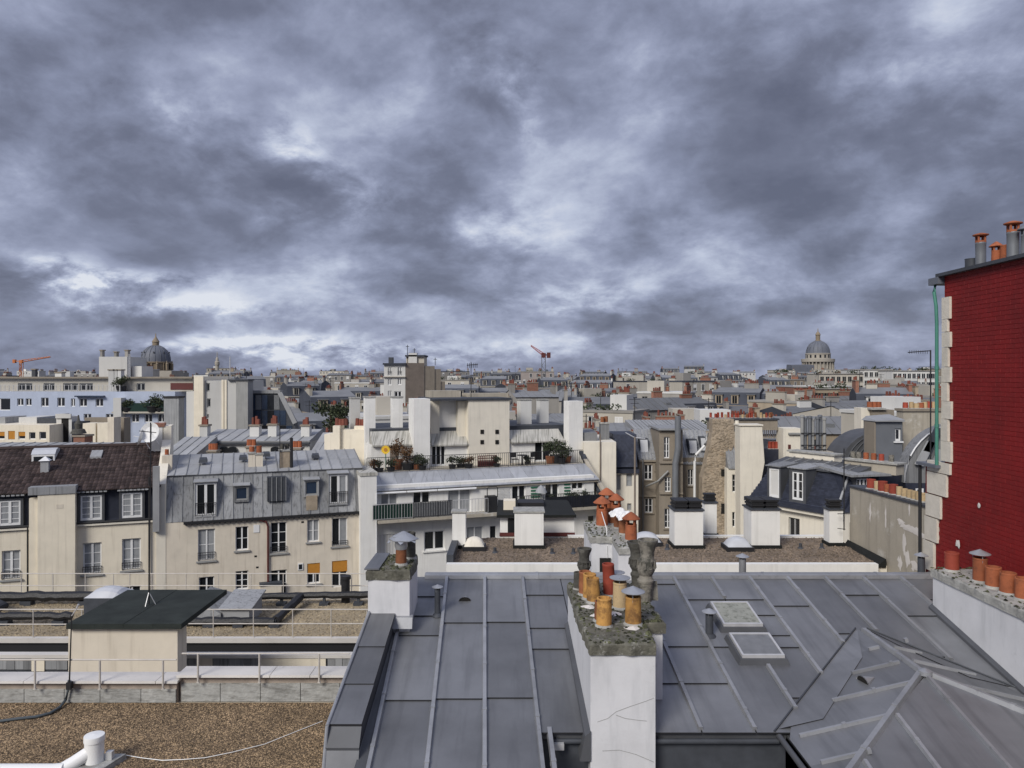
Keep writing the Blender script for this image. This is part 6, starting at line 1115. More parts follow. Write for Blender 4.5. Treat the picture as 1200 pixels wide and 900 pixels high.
# return side with the small dormer
FQ = Fr(*FL((s1 + .12, 0, 0))[:2], 12); m = MB(FQ); m.hull([(0, 0, zc_), (2.4, 0, zc_), (2.4, 4, zc_), (0, 4, zc_)], [(.4, .8, zt_), (2.4, .8, zt_), (2.4, 4, zt_), (.4, 4, zt_)]); m.build('mansard', 'slate', SLH)
m = MB(FQ); m.box(0, 2.3, .1, 4, -27, zc_ - .02); m.build('return_wall', 'ivory', SLH); bx(SLH, 'doorway', 'soot_recess_black', FQ, .35, .75, .05, .095, -9, zc_ - .5)
dormer(SLH, FQ, 1004, 1017, 561, 574, .1, 2.0, 'zinc_dull', 'lead_dark', .10, rows=1, leaves=3)
m = MB(FQ); m.hull([(.2, -.25, zt_ - .05), (2.8, -.25, zt_ - .05), (2.8, 3, zt_ + .1), (.2, 3, zt_ + .1)], [(.2, -.25, zt_ + .05), (2.8, -.25, zt_ + .05), (2.8, 3, zt_ + .25), (.2, 3, zt_ + .25)]); m.build('dormer_canopy', 'zinc_mansard', SLH)
# stacks over its roof
C = bx(SLH, 'chimney', 'ivory', FL, .5, 3.2, 2.3, 3.0, zt_, zt_ + .62, 'low wide pale chimney stack'); bx(C, 'cap', 'cap_grey', FL, .4, 3.3, 2.2, 3.1, zt_ + .623, zt_ + .70)
C = bx(SLH, 'chimney', 'concrete', FL, 3.9, 6.6, 2.1, 2.8, zt_, zt_ + .50); bx(C, 'cap', 'cap_grey', FL, 3.8, 6.7, 2.0, 2.9, zt_ + .503, zt_ + .58)
for i, (q, mt) in enumerate(((4.2, 'pot_stone'), (4.5, 'pot_stone'), (4.9, 'terracotta'), (5.3, 'terracotta'), (5.7, 'terracotta_red'), (6.2, 'pot_stone'))): pot(C, FL((q, 2.4, zt_ + .58)), .13, .35, mt, n=10)
FC = thing('steel_flue_cluster', (X(954, 48), 48, zy(527, 48)), 'cluster of tall grey steel flues strapped together above the slate house', 'flues')
for i, px in enumerate((940, 944.5, 949, 953.5, 958, 962, 966)): m = MB(); m.lathe((X(px, 48), 48 + .15 * (i % 2), zy(530, 48)), [(.11, 0), (.11, zy(489 + (i * 3) % 5, 48) - zy(530, 48)), (.15, zy(489 + (i * 3) % 5, 48) - zy(530, 48)), (.15, zy(486.5 + (i * 3) % 5, 48) - zy(530, 48)), (.001, zy(486 + (i * 3) % 5, 48) - zy(530, 48))], 10); m.build('flue', 'pipe_grey' if i % 3 else 'grey_wall', FC)
for py in (507, 521, 526): m = MB(); m.box(X(938.5, 47.9), X(968, 47.9), 47.82, 47.88, zy(py + 1, 48), zy(py, 48)); m.build('strap', 'iron', FC)
m = MB(); m.box(X(936, 48), X(972, 48), 47.4, 49, -27, zy(528.5, 48)); m.build('base', 'concrete', FC)
# ---- barrel roofed and grey clad houses
BR = thing('barrel_roof_house', (X(1010, 46), 48, -27), 'house under a dark curved barrel roof of seamed zinc', 'house')
m = MB(); prof = []; xa, xb = X(984, 46), X(1034, 46); za, zb_ = zy(552, 46), zy(505, 46)
pr = [(xa + (xb - xa) * (1 - math.cos(i / 10 * math.pi / 2)) ** 1, za + (zb_ - za) * math.sin(i / 10 * math.pi / 2)) for i in range(11)]
n = len(pr); m.add([(x_, 46, z_) for x_, z_ in pr] + [(x_, 48.5, z_) for x_, z_ in pr] + [(xb, 46, za), (xb, 48.5, za)], [(i, i + 1, n + i + 1, n + i) for i in range(n - 1)] + [tuple([2 * n] + list(range(n))), tuple([2 * n + 1] + list(range(2 * n - 1, n - 1, -1)))]); m.build('barrel_roof', 'zinc_dull', BR)
for i in range(1, 6): m = MB(); t = i / 6.; m.tube([(xa + (xb - xa) * t + (1 - t) * (x_ - xa) * .9 - .02, 45.98, z_ * 1.0) if z_ < 9 else None for x_, z_ in pr][:1] + [(min(xb, x_ + (xb - xa) * t * .75), 45.97, z_ - .02 if z_ < zb_ - .02 else z_) for x_, z_ in pr if x_ + (xb - xa) * t * .75 < xb], .035, 5); m.build('seam', 'lead_dark', BR)
m = MB(); m.box(xa, xb, 46, 48.5, -27, za - .01); m.build('wall', 'grey_wall', BR)
GC = thing('grey_clad_house', (X(1041, 44), 46, -27), 'tall narrow house clad in blue grey metal with two white windows', 'house')
fr = Fr(0, 44, 0); wg = [(1049, 1056, 502, 517), (1042.5, 1055.5, 544.5, 560)]; facade(GC, fr, X(1026, 44), X(1057.5, 44), -27, zy(494, 44), 0, [phole(fr, *w) for w in wg], 'pipe_grey', 1.5)
pwin(GC, fr, *wg[0], rows=1, leaves=1, sill='frame_white', fw=.09); pwin(GC, fr, *wg[1], rows=1, leaves=2, sill='frame_white', fw=.09, glass=('glass', 'glass')); m = MB(fr); m.hull([(X(1024, 44), -.2, zy(494, 44) + .003), (X(1058, 44), -.2, zy(494, 44) + .003), (X(1058, 44), 1.6, zy(494, 44) + .003), (X(1024, 44), 1.6, zy(494, 44) + .003)], [(X(1024, 44), -.2, zy(493, 44)), (X(1058, 44), -.2, zy(491.5, 44)), (X(1058, 44), 1.6, zy(487, 44)), (X(1030, 44), 1.6, zy(489, 44))]); m.build('lid_roof', 'zinc_light', GC)
bx(GC, 'corner_strip', 'taupe', fr, X(1024, 44), X(1026, 44) - .005, -.05, 1.2, -27, zy(495, 44)); m = MB(); m.tube([P(1027, 532, 43.9), P(1026, 537, 43.9), P(1022, 544, 43.9)], .06, 6); m.build('white_pipe', 'frame_white', GC)
CS = thing('concrete_gable_stack', (X(1080, 45.6), 45, -27), 'broad beige concrete gable stack with red pots beside the red house', 'chimney'); m = MB(); m.box(X(1058.5, 45.6), X(1112, 45.6), 45.6, 46.4, -27, zy(482, 45.6)); m.build('wall', 'concrete', CS); m = MB(); m.box(X(1057, 45.6), X(1113, 45.6), 45.5, 46.5, zy(482, 45.6) + .003, zy(479, 45.6)); m.build('cap', 'taupe', CS)
for px in (1063, 1070, 1076, 1081, 1086, 1091, 1096): pot(CS, (X(px, 45.8), 46.0, zy(479, 45.6)), R.uniform(.14, .19), R.uniform(.3, .45), R.choice(('terracotta_red', 'terracotta', 'terracotta_pale')), n=10)
CK = thing('cream_stack_house', (X(1016, 50), 51, -27), 'pale cream chimney stack with red pots behind the barrel roof', 'chimney'); m = MB(); m.box(X(1009, 50), X(1025, 50), 50, 51, -27, zy(478, 50)); m.build('wall', 'ivory', CK); m = MB(); m.box(X(1020, 49.9), X(1046, 49.9), 49.7, 50.7, -27, zy(480, 50)); m.build('wing_wall', 'taupe', CK); m = MB(); m.box(X(1018, 49.8), X(1036, 49.8), 49.5, 50.8, zy(480, 50) + .003, zy(478, 50)); m.build('cap', 'cap_grey', CK)
for px in (1022, 1027, 1032): pot(CK, (X(px, 50), 50.3, zy(478, 50)), .2, .4, 'terracotta', n=10)
CR = thing('curved_zinc_house', (X(1090, 38), 40, -27), 'house with a curved zinc mansard and open roof windows beside the quoins', 'house')
xa, xb = X(1060, 38), X(1125, 38); za, zb_ = zy(566, 38), zy(497, 38); pr = [(xa + (xb - xa) * (1 - math.cos(i / 10 * math.pi / 2)), za + (zb_ - za) * math.sin(i / 10 * math.pi / 2)) for i in range(11)]; n = len(pr)
m = MB(); m.add([(x_, 38, z_) for x_, z_ in pr] + [(x_ , 38.9, z_) for x_, z_ in pr] + [(xb, 38, za), (xb, 38.9, za)], [(i, i + 1, n + i + 1, n + i) for i in range(n - 1)] + [tuple([2 * n] + list(range(n))), tuple([2 * n + 1] + list(range(2 * n - 1, n - 1, -1)))]); m.build('curved_roof', 'zinc_mansard', CR)
m = MB(); m.tube([(x_ - .02, 37.97, z_ + .02) for x_, z_ in pr], .06, 6); m.build('edge_roll', 'zinc_seam', CR)
for i, (px, py) in enumerate(((1083, 530), (1092, 514), (1096, 540))): c = P(px, py, 37.9); m = MB(); m.hull([(c[0] - .5, c[1], c[2] - .6), (c[0] - .1, c[1], c[2] - .7), (c[0] + .5, c[1], c[2] + .5), (c[0] + .15, c[1], c[2] + .6)], [(c[0] - .5, c[1] - .12, c[2] - .6), (c[0] - .1, c[1] - .12, c[2] - .7), (c[0] + .5, c[1] - .12, c[2] + .5), (c[0] + .15, c[1] - .12, c[2] + .6)]); o = m.build('roof_window', 'zinc_light' if i != 1 else 'lead_dark', CR)
m = MB(); m.box(xa, xb, 37.9, 38.9, -27, za - .01); m.build('wall', 'slate', CR); m = MB(); m.box(X(1074, 37.8), X(1083, 37.8), 37.85, 37.895, zy(583, 38), zy(572, 38)); o = m.build('window', 'frame_white', CR); m = MB(); m.box(X(1075.5, 37.8), X(1078, 37.8), 37.82, 37.845, zy(582, 38), zy(573, 38)); m.build('pane', 'glass', o)
t = thing('yagi_aerial', (X(1090, 36), 36.5, zy(500, 36)), 'tall yagi television aerial rising beside the green downpipe', 'aerial'); m = MB(); m.rod((X(1090.5, 37.2), 37.2, zy(560, 37)), (X(1090.5, 37.2), 37.2, zy(410, 37)), .035, 6); m.rod(P(1064, 413, 37.2), P(1090.5, 411, 37.2), .025, 5)
for i in range(9): m.rod(P(1066 + i * 2.6, 410.5, 37.2), P(1066 + i * 2.6, 414.5, 37.2), .012, 4)
m.rod(P(1076, 430, 37.2), P(1096, 430, 37.2), .012, 4); m.build('aerial', 'iron', t)
# ================================================================== middle distance, built one by one
def pots_row(parent, a, b_, z, n, r=.16, hmin=.35, hmax=.7, mt='far_pot', tin=0):
    m = MB(); A_, B_ = Vector(a), Vector(b_)
    for i in range(n):
        if R.random() < .12: continue
        p = A_.lerp(B_, (i + .5) / n); h = R.uniform(hmin, hmax); rr = r * R.uniform(.8, 1.1); m.lathe((p.x, p.y, z), [(rr, 0), (rr * .85, h), (rr * .5, h), (.001, h * .8)], 6)
    if m.v: m.build('chimney_pots', mt, parent, kind='stuff')
def far_stack(parent, fr, s0, s1, v0, v1, z0, z1, mt, npots, along='s', potm='far_pot'):
    C = bx(parent, 'chimney', mt, fr, s0, s1, v0, v1, z0, z1); m = MB(fr); m.box(s0 - .08, s1 + .08, v0 - .08, v1 + .08, z1 + .002, z1 + .14); m.build('cap', 'taupe', C)
    if npots:
        a = fr(((s0 + s1) / 2, v0 + .1, 0)) if along == 'v' else fr((s0 + .1, (v0 + v1) / 2, 0)); c = fr(((s0 + s1) / 2, v1 - .1, 0)) if along == 'v' else fr((s1 - .1, (v0 + v1) / 2, 0)); pots_row(C, a, c, z1 + .14, npots, mt=potm)
    return C
def win_grid(parent, fr, cols, rows, v, w, h, frm='frame_white', glass='glass', sills=True, kind='stuff', sh=0.):
    """small far windows: surround, recessed pane and sill; joined because each is only a few pixels"""
    m = MB(fr)
    for z in rows:
        for s in cols:
            if R.random() < .04: continue
            m.cm = 0; f = .09; m.box(s - w / 2 - f, s - w / 2, v - .07, v - .004, z, z + h); m.box(s + w / 2, s + w / 2 + f, v - .07, v - .004, z, z + h); m.box(s - w / 2 - f, s + w / 2 + f, v - .07, v - .004, z + h, z + h + f)
            if sills: m.box(s - w / 2 - .15, s + w / 2 + .15, v - .16, v - .004, z - .12, z)
            m.box(s - .035, s + .035, v - .055, v - .012, z, z + h)
            if R.random() < sh: m.cm = 2; m.box(s - w / 2, s + w / 2, v - .05, v - .006, z + h * R.uniform(.2, .8), z + h)
            m.cm = 1; m.box(s - w / 2, s + w / 2, v - .03, v - .008, z, z + h)
    if m.v: m.build('windows', [frm, glass, 'shutter'], parent, kind=kind)

# ---- long blue and cream block on the left
Yb = 88.0; fr = Fr(0, Yb, 0)
BB = thing('blue_rendered_block', (X(90, Yb), Yb + 6, -27), 'long pale blue apartment block with cream set-back top floor', 'building')
BW = [(-12, 12, 467, 481), (20, 27.5, 467, 475.5), (30, 37, 467, 475.5), (48, 57, 466, 476.5), (67, 76, 466, 476.5), (83, 88, 467, 476.5), (93, 102, 467, 476.5), (112, 121, 467, 476.5), (154, 163, 485, 495), (169.5, 178.5, 485, 495), (185, 194, 485, 495), (98, 107, 485, 492), (124, 133, 485, 492)]
facade(BB, fr, X(-60, Yb), X(205, Yb), -27, zy(459, Yb), 0, [phole(fr, *w) for w in BW], 'blue_wall', 11)
for w in BW: pwin(BB, fr, *w, rows=1, leaves=2, fw=.07)
fr2 = Fr(0, Yb + 1.8, 0); TW = [(21, 38, 449, 459), (51, 64, 449, 459), (74, 92, 449, 459), (93, 109, 449, 459), (160, 170, 449, 459)]
facade(BB, fr2, X(-60, Yb + 1.8), X(226, Yb + 1.8), zy(459, Yb) + .002, zy(443.5, Yb + 1.8), 0, [(*phole(fr2, *w)[:2], zy(459, Yb) + .05, phole(fr2, *w)[3]) for w in TW], 'far_cream', 9, name='top_floor')
for w in TW: h = phole(fr2, *w); window(BB, fr2, h[0], h[1], zy(459, Yb) + .05, h[3], 0, rows=1, leaves=2, fw=.10, fm='frame_grey')
bx(BB, 'roof_edge', 'taupe', fr2, X(-60, Yb + 1.8), X(227, Yb + 1.8), -.5, 9, zy(443.5, Yb + 1.8) + .003, zy(441.5, Yb + 1.8)); railing(BB, fr, X(-60, Yb), X(140, Yb), .1, zy(459, Yb), .8, .5, 'galv', .025)
bx(BB, 'red_blind', 'pipe_red', fr2, X(200, Yb + 1.8), X(226.5, Yb + 1.8), -.06, -.004, zy(457, Yb), zy(449, Yb)); bx(BB, 'blue_awning', 'glass_blue', fr, X(90, Yb), X(123, Yb), -.5, -.01, zy(465, Yb), zy(463.5, Yb))
bx(BB, 'balcony', 'far_cream', fr, X(135, Yb), X(198, Yb), -.8, -.002, zy(484, Yb), zy(482, Yb)); bx(BB, 'dark_loggia', 'screen_green', fr, X(138, Yb), X(197, Yb), -.75, -.7, zy(482, Yb), zy(472, Yb)); bx(BB, 'bay', 'far_white', fr, X(138, Yb), X(147, Yb), -1.0, -.01, -27, zy(466, Yb)); bx(BB, 'grey_bay', 'zinc_mansard', fr, X(199, Yb), X(216, Yb), -1.5, -.01, -27, zy(466, Yb)); bx(BB, 'bay_lid', 'iron', fr, X(198, Yb), X(217, Yb), -1.6, -.01, zy(466, Yb) + .003, zy(464, Yb))
for px, lb, w_, h_ in ((142, 'leafy terrace shrub beside the white bay of the blue block', 1.6, 2.0), (150, 'leafy terrace shrub above the dark loggia', 1.8, 1.6), (180, 'leafy shrub trained on the blue block terrace trellis', 2.2, 2.2), (188, 'round terrace shrub at the right end of the dark loggia', 1.6, 1.5)): plant(lb, (X(px, Yb - .4), Yb - .38, zy(483 if px > 145 else 461, Yb) + (.05 if px > 145 else .05)) if px > 145 else (X(px, Yb + .8), Yb + .8, zy(459, Yb)), w_, h_, 'leaf', 420, .22, 'iron')
for px, yt, w_ in ((44, 437, 8), (124, 434, 7), (129, 434, 4), (133.5, 434, 4)): far_stack(BB, Fr(0, Yb + (1.2 if px > 100 else 4), 0), X(px - w_ / 2, Yb), X(px + w_ / 2, Yb), 0, .8, zy(459, Yb), zy(yt, Yb), 'far_white', 0)
bx(BB, 'stair_tower', 'far_white', Fr(0, Yb + 6, 0), X(116, Yb + 6), X(149, Yb + 6), 0, 5, -5, zy(418, Yb + 6))
for px, w_, yt in ((117.5, 2.5, 411), (134, 2.8, 413), (147, 3.5, 411)): far_stack(BB, Fr(0, Yb + 6.2, 0), X(px - w_ / 2, Yb + 6), X(px + w_ / 2, Yb + 6), 0, .6, zy(418, Yb + 6), zy(yt, Yb + 6), 'far_grey', 0)
m = MB(); m.rod(P(151, 442, Yb), P(151, 415, Yb), .05, 4); m.rod(P(152.5, 442, Yb), P(152.5, 415, Yb), .05, 4)
for i in range(13): m.rod(P(151, 416 + i * 2, Yb), P(152.5, 416 + i * 2, Yb), .03, 4)
m.build('roof_ladder', 'galv', BB); far_stack(BB, Fr(0, Yb + 5, 0), X(5, Yb), X(9.5, Yb), 0, .5, -1, zy(433, Yb), 'lead_dark', 0)
bx(BB, 'plant_shed', 'far_white', Fr(0, Yb + 7, 0), X(155, Yb + 7), X(166, Yb + 7), 0, 3, -5, zy(429, Yb + 7))
# ---- blank white block and glass building
Yc = 82.0; fr = Fr(0, Yc, 0)
BL = thing('blank_white_block', (X(250, Yc), Yc + 4, -27), 'tall white block with tan stripes, grey side and two narrow windows', 'building')
BWs = [(241.5, 246, 449, 459), (242.5, 247, 467, 477.5), (242.5, 245, 485.5, 490)]; facade(BL, fr, X(240, Yc), X(277, Yc), -27, zy(446, Yc), 0, [phole(fr, *w) for w in BWs], 'far_white', 9)
for w in BWs: pwin(BL, fr, *w, rows=1, leaves=1, fw=.1, fm='frame_grey')
bx(BL, 'tan_pier', 'cream', fr, X(229, Yc), X(240, Yc) - .01, -.4, 8, -27, zy(441, Yc))
for a_, c_ in ((260, 262.5), (263.5, 266)): bx(BL, 'tan_stripe', 'cream', fr, X(a_, Yc), X(c_, Yc), -.12, -.003, -27, zy(445, Yc))
bx(BL, 'grey_side', 'grey_wall', fr, X(277, Yc) + .01, X(291, Yc), -.15, 1.5, -27, zy(446, Yc)); bx(BL, 'roof_edge', 'lead_dark', fr, X(268, Yc), X(292, Yc), -.3, 1.7, zy(446, Yc) + .003, zy(444.5, Yc)); bx(BL, 'left_wall', 'far_white', fr, X(217, Yc), X(229, Yc) - .01, .3, 8, -27, zy(459, Yc))
railing(BL, fr, X(268, Yc), X(288, Yc), .2, zy(444.5, Yc), .7, .5, 'iron', .03); m = MB(); m.rod(P(269.5, 445, Yc), P(269.5, 418, Yc), .05, 5); m.build('mast', 'galv', BL)
Yg = 84.0; GG = thing('dark_glass_building', (X(318, Yg), Yg + 3, -27), 'dark blue glass building with a sloping right edge', 'building')
prof = [(291.5, 530), (352, 530), (345, 495), (327, 461), (291.5, 461)]; m = MB(); m.hull([(X(a_, Yg), Yg, zy(b2, Yg)) for a_, b2 in prof], [(X(a_, Yg), Yg + 1.2, zy(b2, Yg)) for a_, b2 in prof]); m.box(X(291.5, Yg), X(352, Yg), Yg, Yg + 1.2, -27, zy(530, Yg)); m.build('glass_body', 'lead_dark', GG)
for j, (y0, y1) in enumerate(((463, 480), (481, 498), (499, 515))):
    for i in range(7):
        a_ = 292.5 + i * 7.2; c_ = a_ + 6.6; lim = 327 + (y0 - 461) * .53
        if a_ > lim - 2: continue
        m = MB(); lim2 = 327 + (y1 - 461) * .53; m.hull([(X(a_, Yg), Yg - .06, zy(y1, Yg)), (X(min(c_, lim2 - 1), Yg), Yg - .06, zy(y1, Yg)), (X(min(c_, lim - 1), Yg), Yg - .06, zy(y0, Yg)), (X(a_, Yg), Yg - .06, zy(y0, Yg))], [(X(a_, Yg), Yg - .01, zy(y1, Yg)), (X(min(c_, lim2 - 1), Yg), Yg - .01, zy(y1, Yg)), (X(min(c_, lim - 1), Yg), Yg - .01, zy(y0, Yg)), (X(a_, Yg), Yg - .01, zy(y0, Yg))]); m.build('pane', R.choice(('glass_blue', 'glass_blue', 'glass', 'glass_wired')), GG)
bx(GG, 'roof_edge', 'zinc_mansard', Fr(0, Yg, 0), X(291.5, Yg), X(329, Yg), -.2, 1.3, zy(461, Yg) + .003, zy(457.5, Yg)); m = MB(); m.beam(P(328, 460, Yg - .1), P(346, 496, Yg - .1), .5, .12, (0, -1, 0)); m.build('sloping_trim', 'zinc_light', GG)
# ---- low beige row with orange blinds
Yl = 66.0; fr = Fr(0, Yl, 0); LR = thing('beige_low_house', (X(40, Yl), Yl + 3, -27), 'low cream house with orange blinds above the zinc roof', 'house')
lw = [(-3, 5.5, 506, 515), (9.5, 17.5, 505, 515), (21.5, 29.5, 506, 515), (34, 41.5, 506.5, 515), (46, 54, 506, 515)]; facade(LR, fr, X(-40, Yl), X(58, Yl), -27, zy(498, Yl), 0, [phole(fr, *w) for w in lw], 'cream', 6)
for i, w in enumerate(lw): pwin(LR, fr, *w, rows=1, leaves=1, blind=(.55, .95, .55, 0, 0)[i], fw=.06)
for a_, c_, yt, mt in ((-10, 6, 489, 'zinc_mansard'), (22, 43, 489, 'far_white'), (45, 66, 490, 'lead_dark')): bx(LR, 'roof_box', mt, Fr(0, Yl + 2, 0), X(a_, Yl + 2), X(c_, Yl + 2), 0, 3, -6, zy(yt, Yl + 2))
LM = thing('dark_flat_house', (X(95, 68), 70, -27), 'dark flat topped house between white chimneys and cream walls', 'house')
for a_, c_, yt, mt in ((58, 66, 505, 'slate_far'), (66, 72, 485, 'far_white'), (72, 80, 488, 'soot_recess_black'), (80.5, 84, 488, 'far_white'), (85, 97, 494, 'slate_far'), (97, 112, 496, 'cream'), (114, 126, 496, 'cream'), (126, 133.5, 489, 'beige'), (84, 132, 491, 'taupe')): bx(LM, 'wall', mt, Fr(0, 68 + (2 if mt == 'taupe' else 0), 0), X(a_, 68), X(c_, 68), 0, 1.2, -27, zy(yt, 68))
bx(LM, 'lintel', 'far_white', Fr(0, 68, 0), X(66, 68), X(84, 68), -.15, -.01, zy(490, 68), zy(485, 68))
far_stack(LM, Fr(0, 60, 0), X(86, 60), X(99, 60), 0, 1.2, -12, zy(512, 60), 'brick', 0); m = MB(); m.lathe(P(92, 508, 60.5), [(.6, 0), (.45, .35), (.25, .4), (.3, .8), (.1, 1.1), (.05, 1.5), (.001, 1.5)], 10); m.build('roof_turret', 'pot_stone_dark', LM)
# ---- grey zinc roofs behind the court
def zinc_shed(label, x0, x1, yb, yt, Y, d, mt='zinc_light', wall='far_cream', n=10, wins=None, pots_=()):
    fr = Fr(0, Y, 0); t = thing('zinc_roofed_shed', (X((x0 + x1) / 2, Y), Y + d / 2, -27), label, 'house'); z0, z1 = zy(yb, Y), zy(yt, Y + d); a_, c_ = X(x0, Y), X(x1, Y)
    bx(t, 'wall', wall, fr, a_ + .05, c_ - .05, .15, d + 2, -27, z0 - .09)
    o = slope(t, fr, a_, c_, 0, z0, d, z1, 0, mt); 
    for i in range(n):
        q0, q1 = a_ + (c_ - a_) * i / n, a_ + (c_ - a_) * (i + 1) / n
        for t0, t1 in ((0, .5), (.5, 1)): m = MB(fr); m.sheet((q0 + .03, -.03 + d * t0, z0 + (z1 - z0) * t0 + .03), (q1 - .03, -.03 + d * t0, z0 + (z1 - z0) * t0 + .03), (q1 - .03, d * t1, z0 + (z1 - z0) * t1 + .015), (q0 + .03, d * t1, z0 + (z1 - z0) * t1 + .015), 1, 1, 0, .03); m.build('zinc_sheet', mt, o)
        m = MB(fr); m.beam((q1, -.02, z0 + .01), (q1, d, z1 + .01), .05, .05); m.build('seam', 'zinc_mansard', o)
    bx(t, 'gutter', 'lead_dark', fr, a_, c_, -.14, .14, z0 - .25, z0 - .085)
    for px, w_, yt_, yb_, k in pots_: far_stack(t, Fr(0, Y + d * .35, 0), X(px - w_ / 2, Y + 1), X(px + w_ / 2, Y + 1), 0, .7, z0 - .5, zy(yt_, Y + 1), wall, k)
    return t
zinc_shed('pale zinc roof ridge directly behind the dark tiled roof', -30, 166, 527, 518.5, 56, 3, n=14)
zinc_shed('grey zinc roof between the satellite dishes and the white gabled shed', 189, 230, 533, 512, 56, 4, n=4, wall='beige')
b = zinc_shed('pale zinc roof with arched windows and four clay potted stacks', 231, 363, 517, 503, 60, 4, n=10, wall='far_white', pots_=((236, 9, 500, 512, 3), (296, 11, 500, 512, 4), (317, 10, 499, 512, 4), (356, 10, 500, 512, 4)))
for i, px in enumerate((262, 272, 322)):
    c = P(px, 530, 59.9); m = MB(); n = 8; pts = [(c[0] - .34, c[1], c[2]), (c[0] + .34, c[1], c[2])] + [(c[0] + .34 * math.cos(k * math.pi / n), c[1], c[2] + .25 + .2 * math.sin(k * math.pi / n)) for k in range(n + 1)]; m.hull(pts, [(x_, y_ + .2, z_) for x_, y_, z_ in pts]); m.build('arched_window', 'glass', b)
zinc_shed('small grey zinc roof left of the yellow ochre wall', 363, 381, 531, 507, 58, 4, n=2, wall='zinc_mansard')
for px, yt in ((248, 526), (293, 521), (347, 523)): t = thing('squat_stack', (X(px, 57), 57, -27), {248: 'squat pot stack below the arched windows', 293: 'squat pot stack with the tallest orange pot', 347: 'squat pot stack near the ochre wall'}[px], 'chimney'); C = bx(t, 'stack', 'far_cream', Fr(0, 57, 0), X(px - 5, 57), X(px + 5, 57), 0, .8, -27, zy(yt + 4, 57)); bx(t, 'cap', 'taupe', Fr(0, 57, 0), X(px - 6, 57), X(px + 6, 57), -.1, .9, zy(yt + 4, 57) + .003, zy(yt + 2, 57)); [pot(t, (X(px - 3 + 3 * i, 57), 57.3, zy(yt + 2, 57)), .17, .5, 'terracotta', n=8) for i in range(3)]
OW = thing('ochre_wall_house', (X(405, 53), 55, -27), 'windowless ochre wall with two stub chimneys beside the terraced building', 'house')
for a_, c_, yt in ((380, 390, 509), (390, 398, 499), (398, 426, 504), (413, 426, 500)): bx(OW, 'wall', 'cream', Fr(0, 53 + (a_ > 395) * .3 + (a_ > 400) * .3, 0), X(a_, 53), X(c_, 53), 0, 1.5, -27, zy(yt, 53))
pots_row(OW, (X(391, 53), 53.6, 0), (X(405, 53), 53.6, 0), zy(499, 53), 4); pots_row(OW, (X(413, 53), 54.2, 0), (X(426, 53), 54.2, 0), zy(500, 53.3), 4)
t = thing('balcony_tree', (X(388, 74), 74, -27), 'small dark evergreen tree beside the pink houses', 'tree'); m = MB(); m.tube([(X(389, 74), 74, -27), (X(389.5, 74), 74, -12), (X(388, 74), 74, zy(478, 74))], .18, 6); m.build('trunk', 'bark', t); m = MB()
for _ in range(10): leaves(m, (X(388, 74) + R.uniform(-1.1, 1.1), 74 + R.uniform(-.8, .8), zy(490, 74) + R.uniform(-1.0, 1.2)), .9, .8, .6, 130, .28)
m.build('crown', 'leaf', t, kind='stuff')
# ---- tall pale building on the skyline
Yt = 115.0; TB = thing('tall_skyline_block', (X(480, Yt), Yt + 6, -27), 'tallest skyline block, pale front with blank brown grey side', 'building'); fr = Fr(0, Yt, 0)
tw = [(454.5, 459, 430.5, 440), (466, 470.5, 430, 440), (454.5, 459, 444, 451.5), (466, 470.5, 443.5, 451), (454.5, 459, 458, 465.5), (462, 470.5, 458.5, 465.5), (454, 459, 473, 480)]
facade(TB, fr, X(450, Yt), X(475, Yt), -27, zy(427.5, Yt), 0, [phole(fr, *w) for w in tw], 'far_white', 10)
for i, w in enumerate(tw): pwin(TB, fr, *w, rows=1, leaves=2, fw=.1, rail=.7 if i < 2 else 0)
frs = Fr(X(475, Yt) + .02, Yt, 28)
for q0, q1, vv, yt in ((0, 3.1, .01, 425.5), (3.12, 4.9, .15, 429), (4.92, 6.0, .3, 432.5), (6.02, 6.8, .45, 447)): bx(TB, 'side_wall', 'brown_band' if q0 < 3 else 'taupe', frs, q0, q1, vv, 4, -27, zy(yt, Yt + 2))
bx(TB, 'roof_edge', 'slate_far', fr, X(449, Yt), X(476, Yt), -.4, 10, zy(427.5, Yt) + .003, zy(425.5, Yt)); bx(TB, 'cornice', 'far_cream', fr, X(449.5, Yt), X(475.5, Yt), -.35, -.003, zy(442, Yt), zy(441, Yt)); bx(TB, 'penthouse', 'far_cream', Fr(0, Yt + 3, 0), X(476, Yt + 3), X(497, Yt + 3), 0, 4, -2, zy(418, Yt + 3)); bx(TB, 'penthouse_roof', 'slate_far', Fr(0, Yt + 3, 0), X(475, Yt + 3), X(498, Yt + 3), -.4, 4.4, zy(418, Yt + 3) + .003, zy(416, Yt + 3)); bx(TB, 'plant_box', 'lead_dark', Fr(0, Yt + 1, 0), X(454, Yt), X(459, Yt), 0, 1, -1, zy(418.5, Yt)); bx(TB, 'plant_box', 'far_white', Fr(0, Yt + 2.6, 0), X(476, Yt), X(486, Yt), 0, 1, 0, zy(413, Yt))
for px, yt in ((477.5, 404), (485.5, 408), (510, 419)): m = MB(); m.rod(P(px, 428, Yt + 3), P(px, yt, Yt + 3), .05, 5); m.rod(P(px - 2, yt + 2, Yt + 3), P(px + 2, yt + 2, Yt + 3), .04, 4); m.build('mast', 'iron', TB)
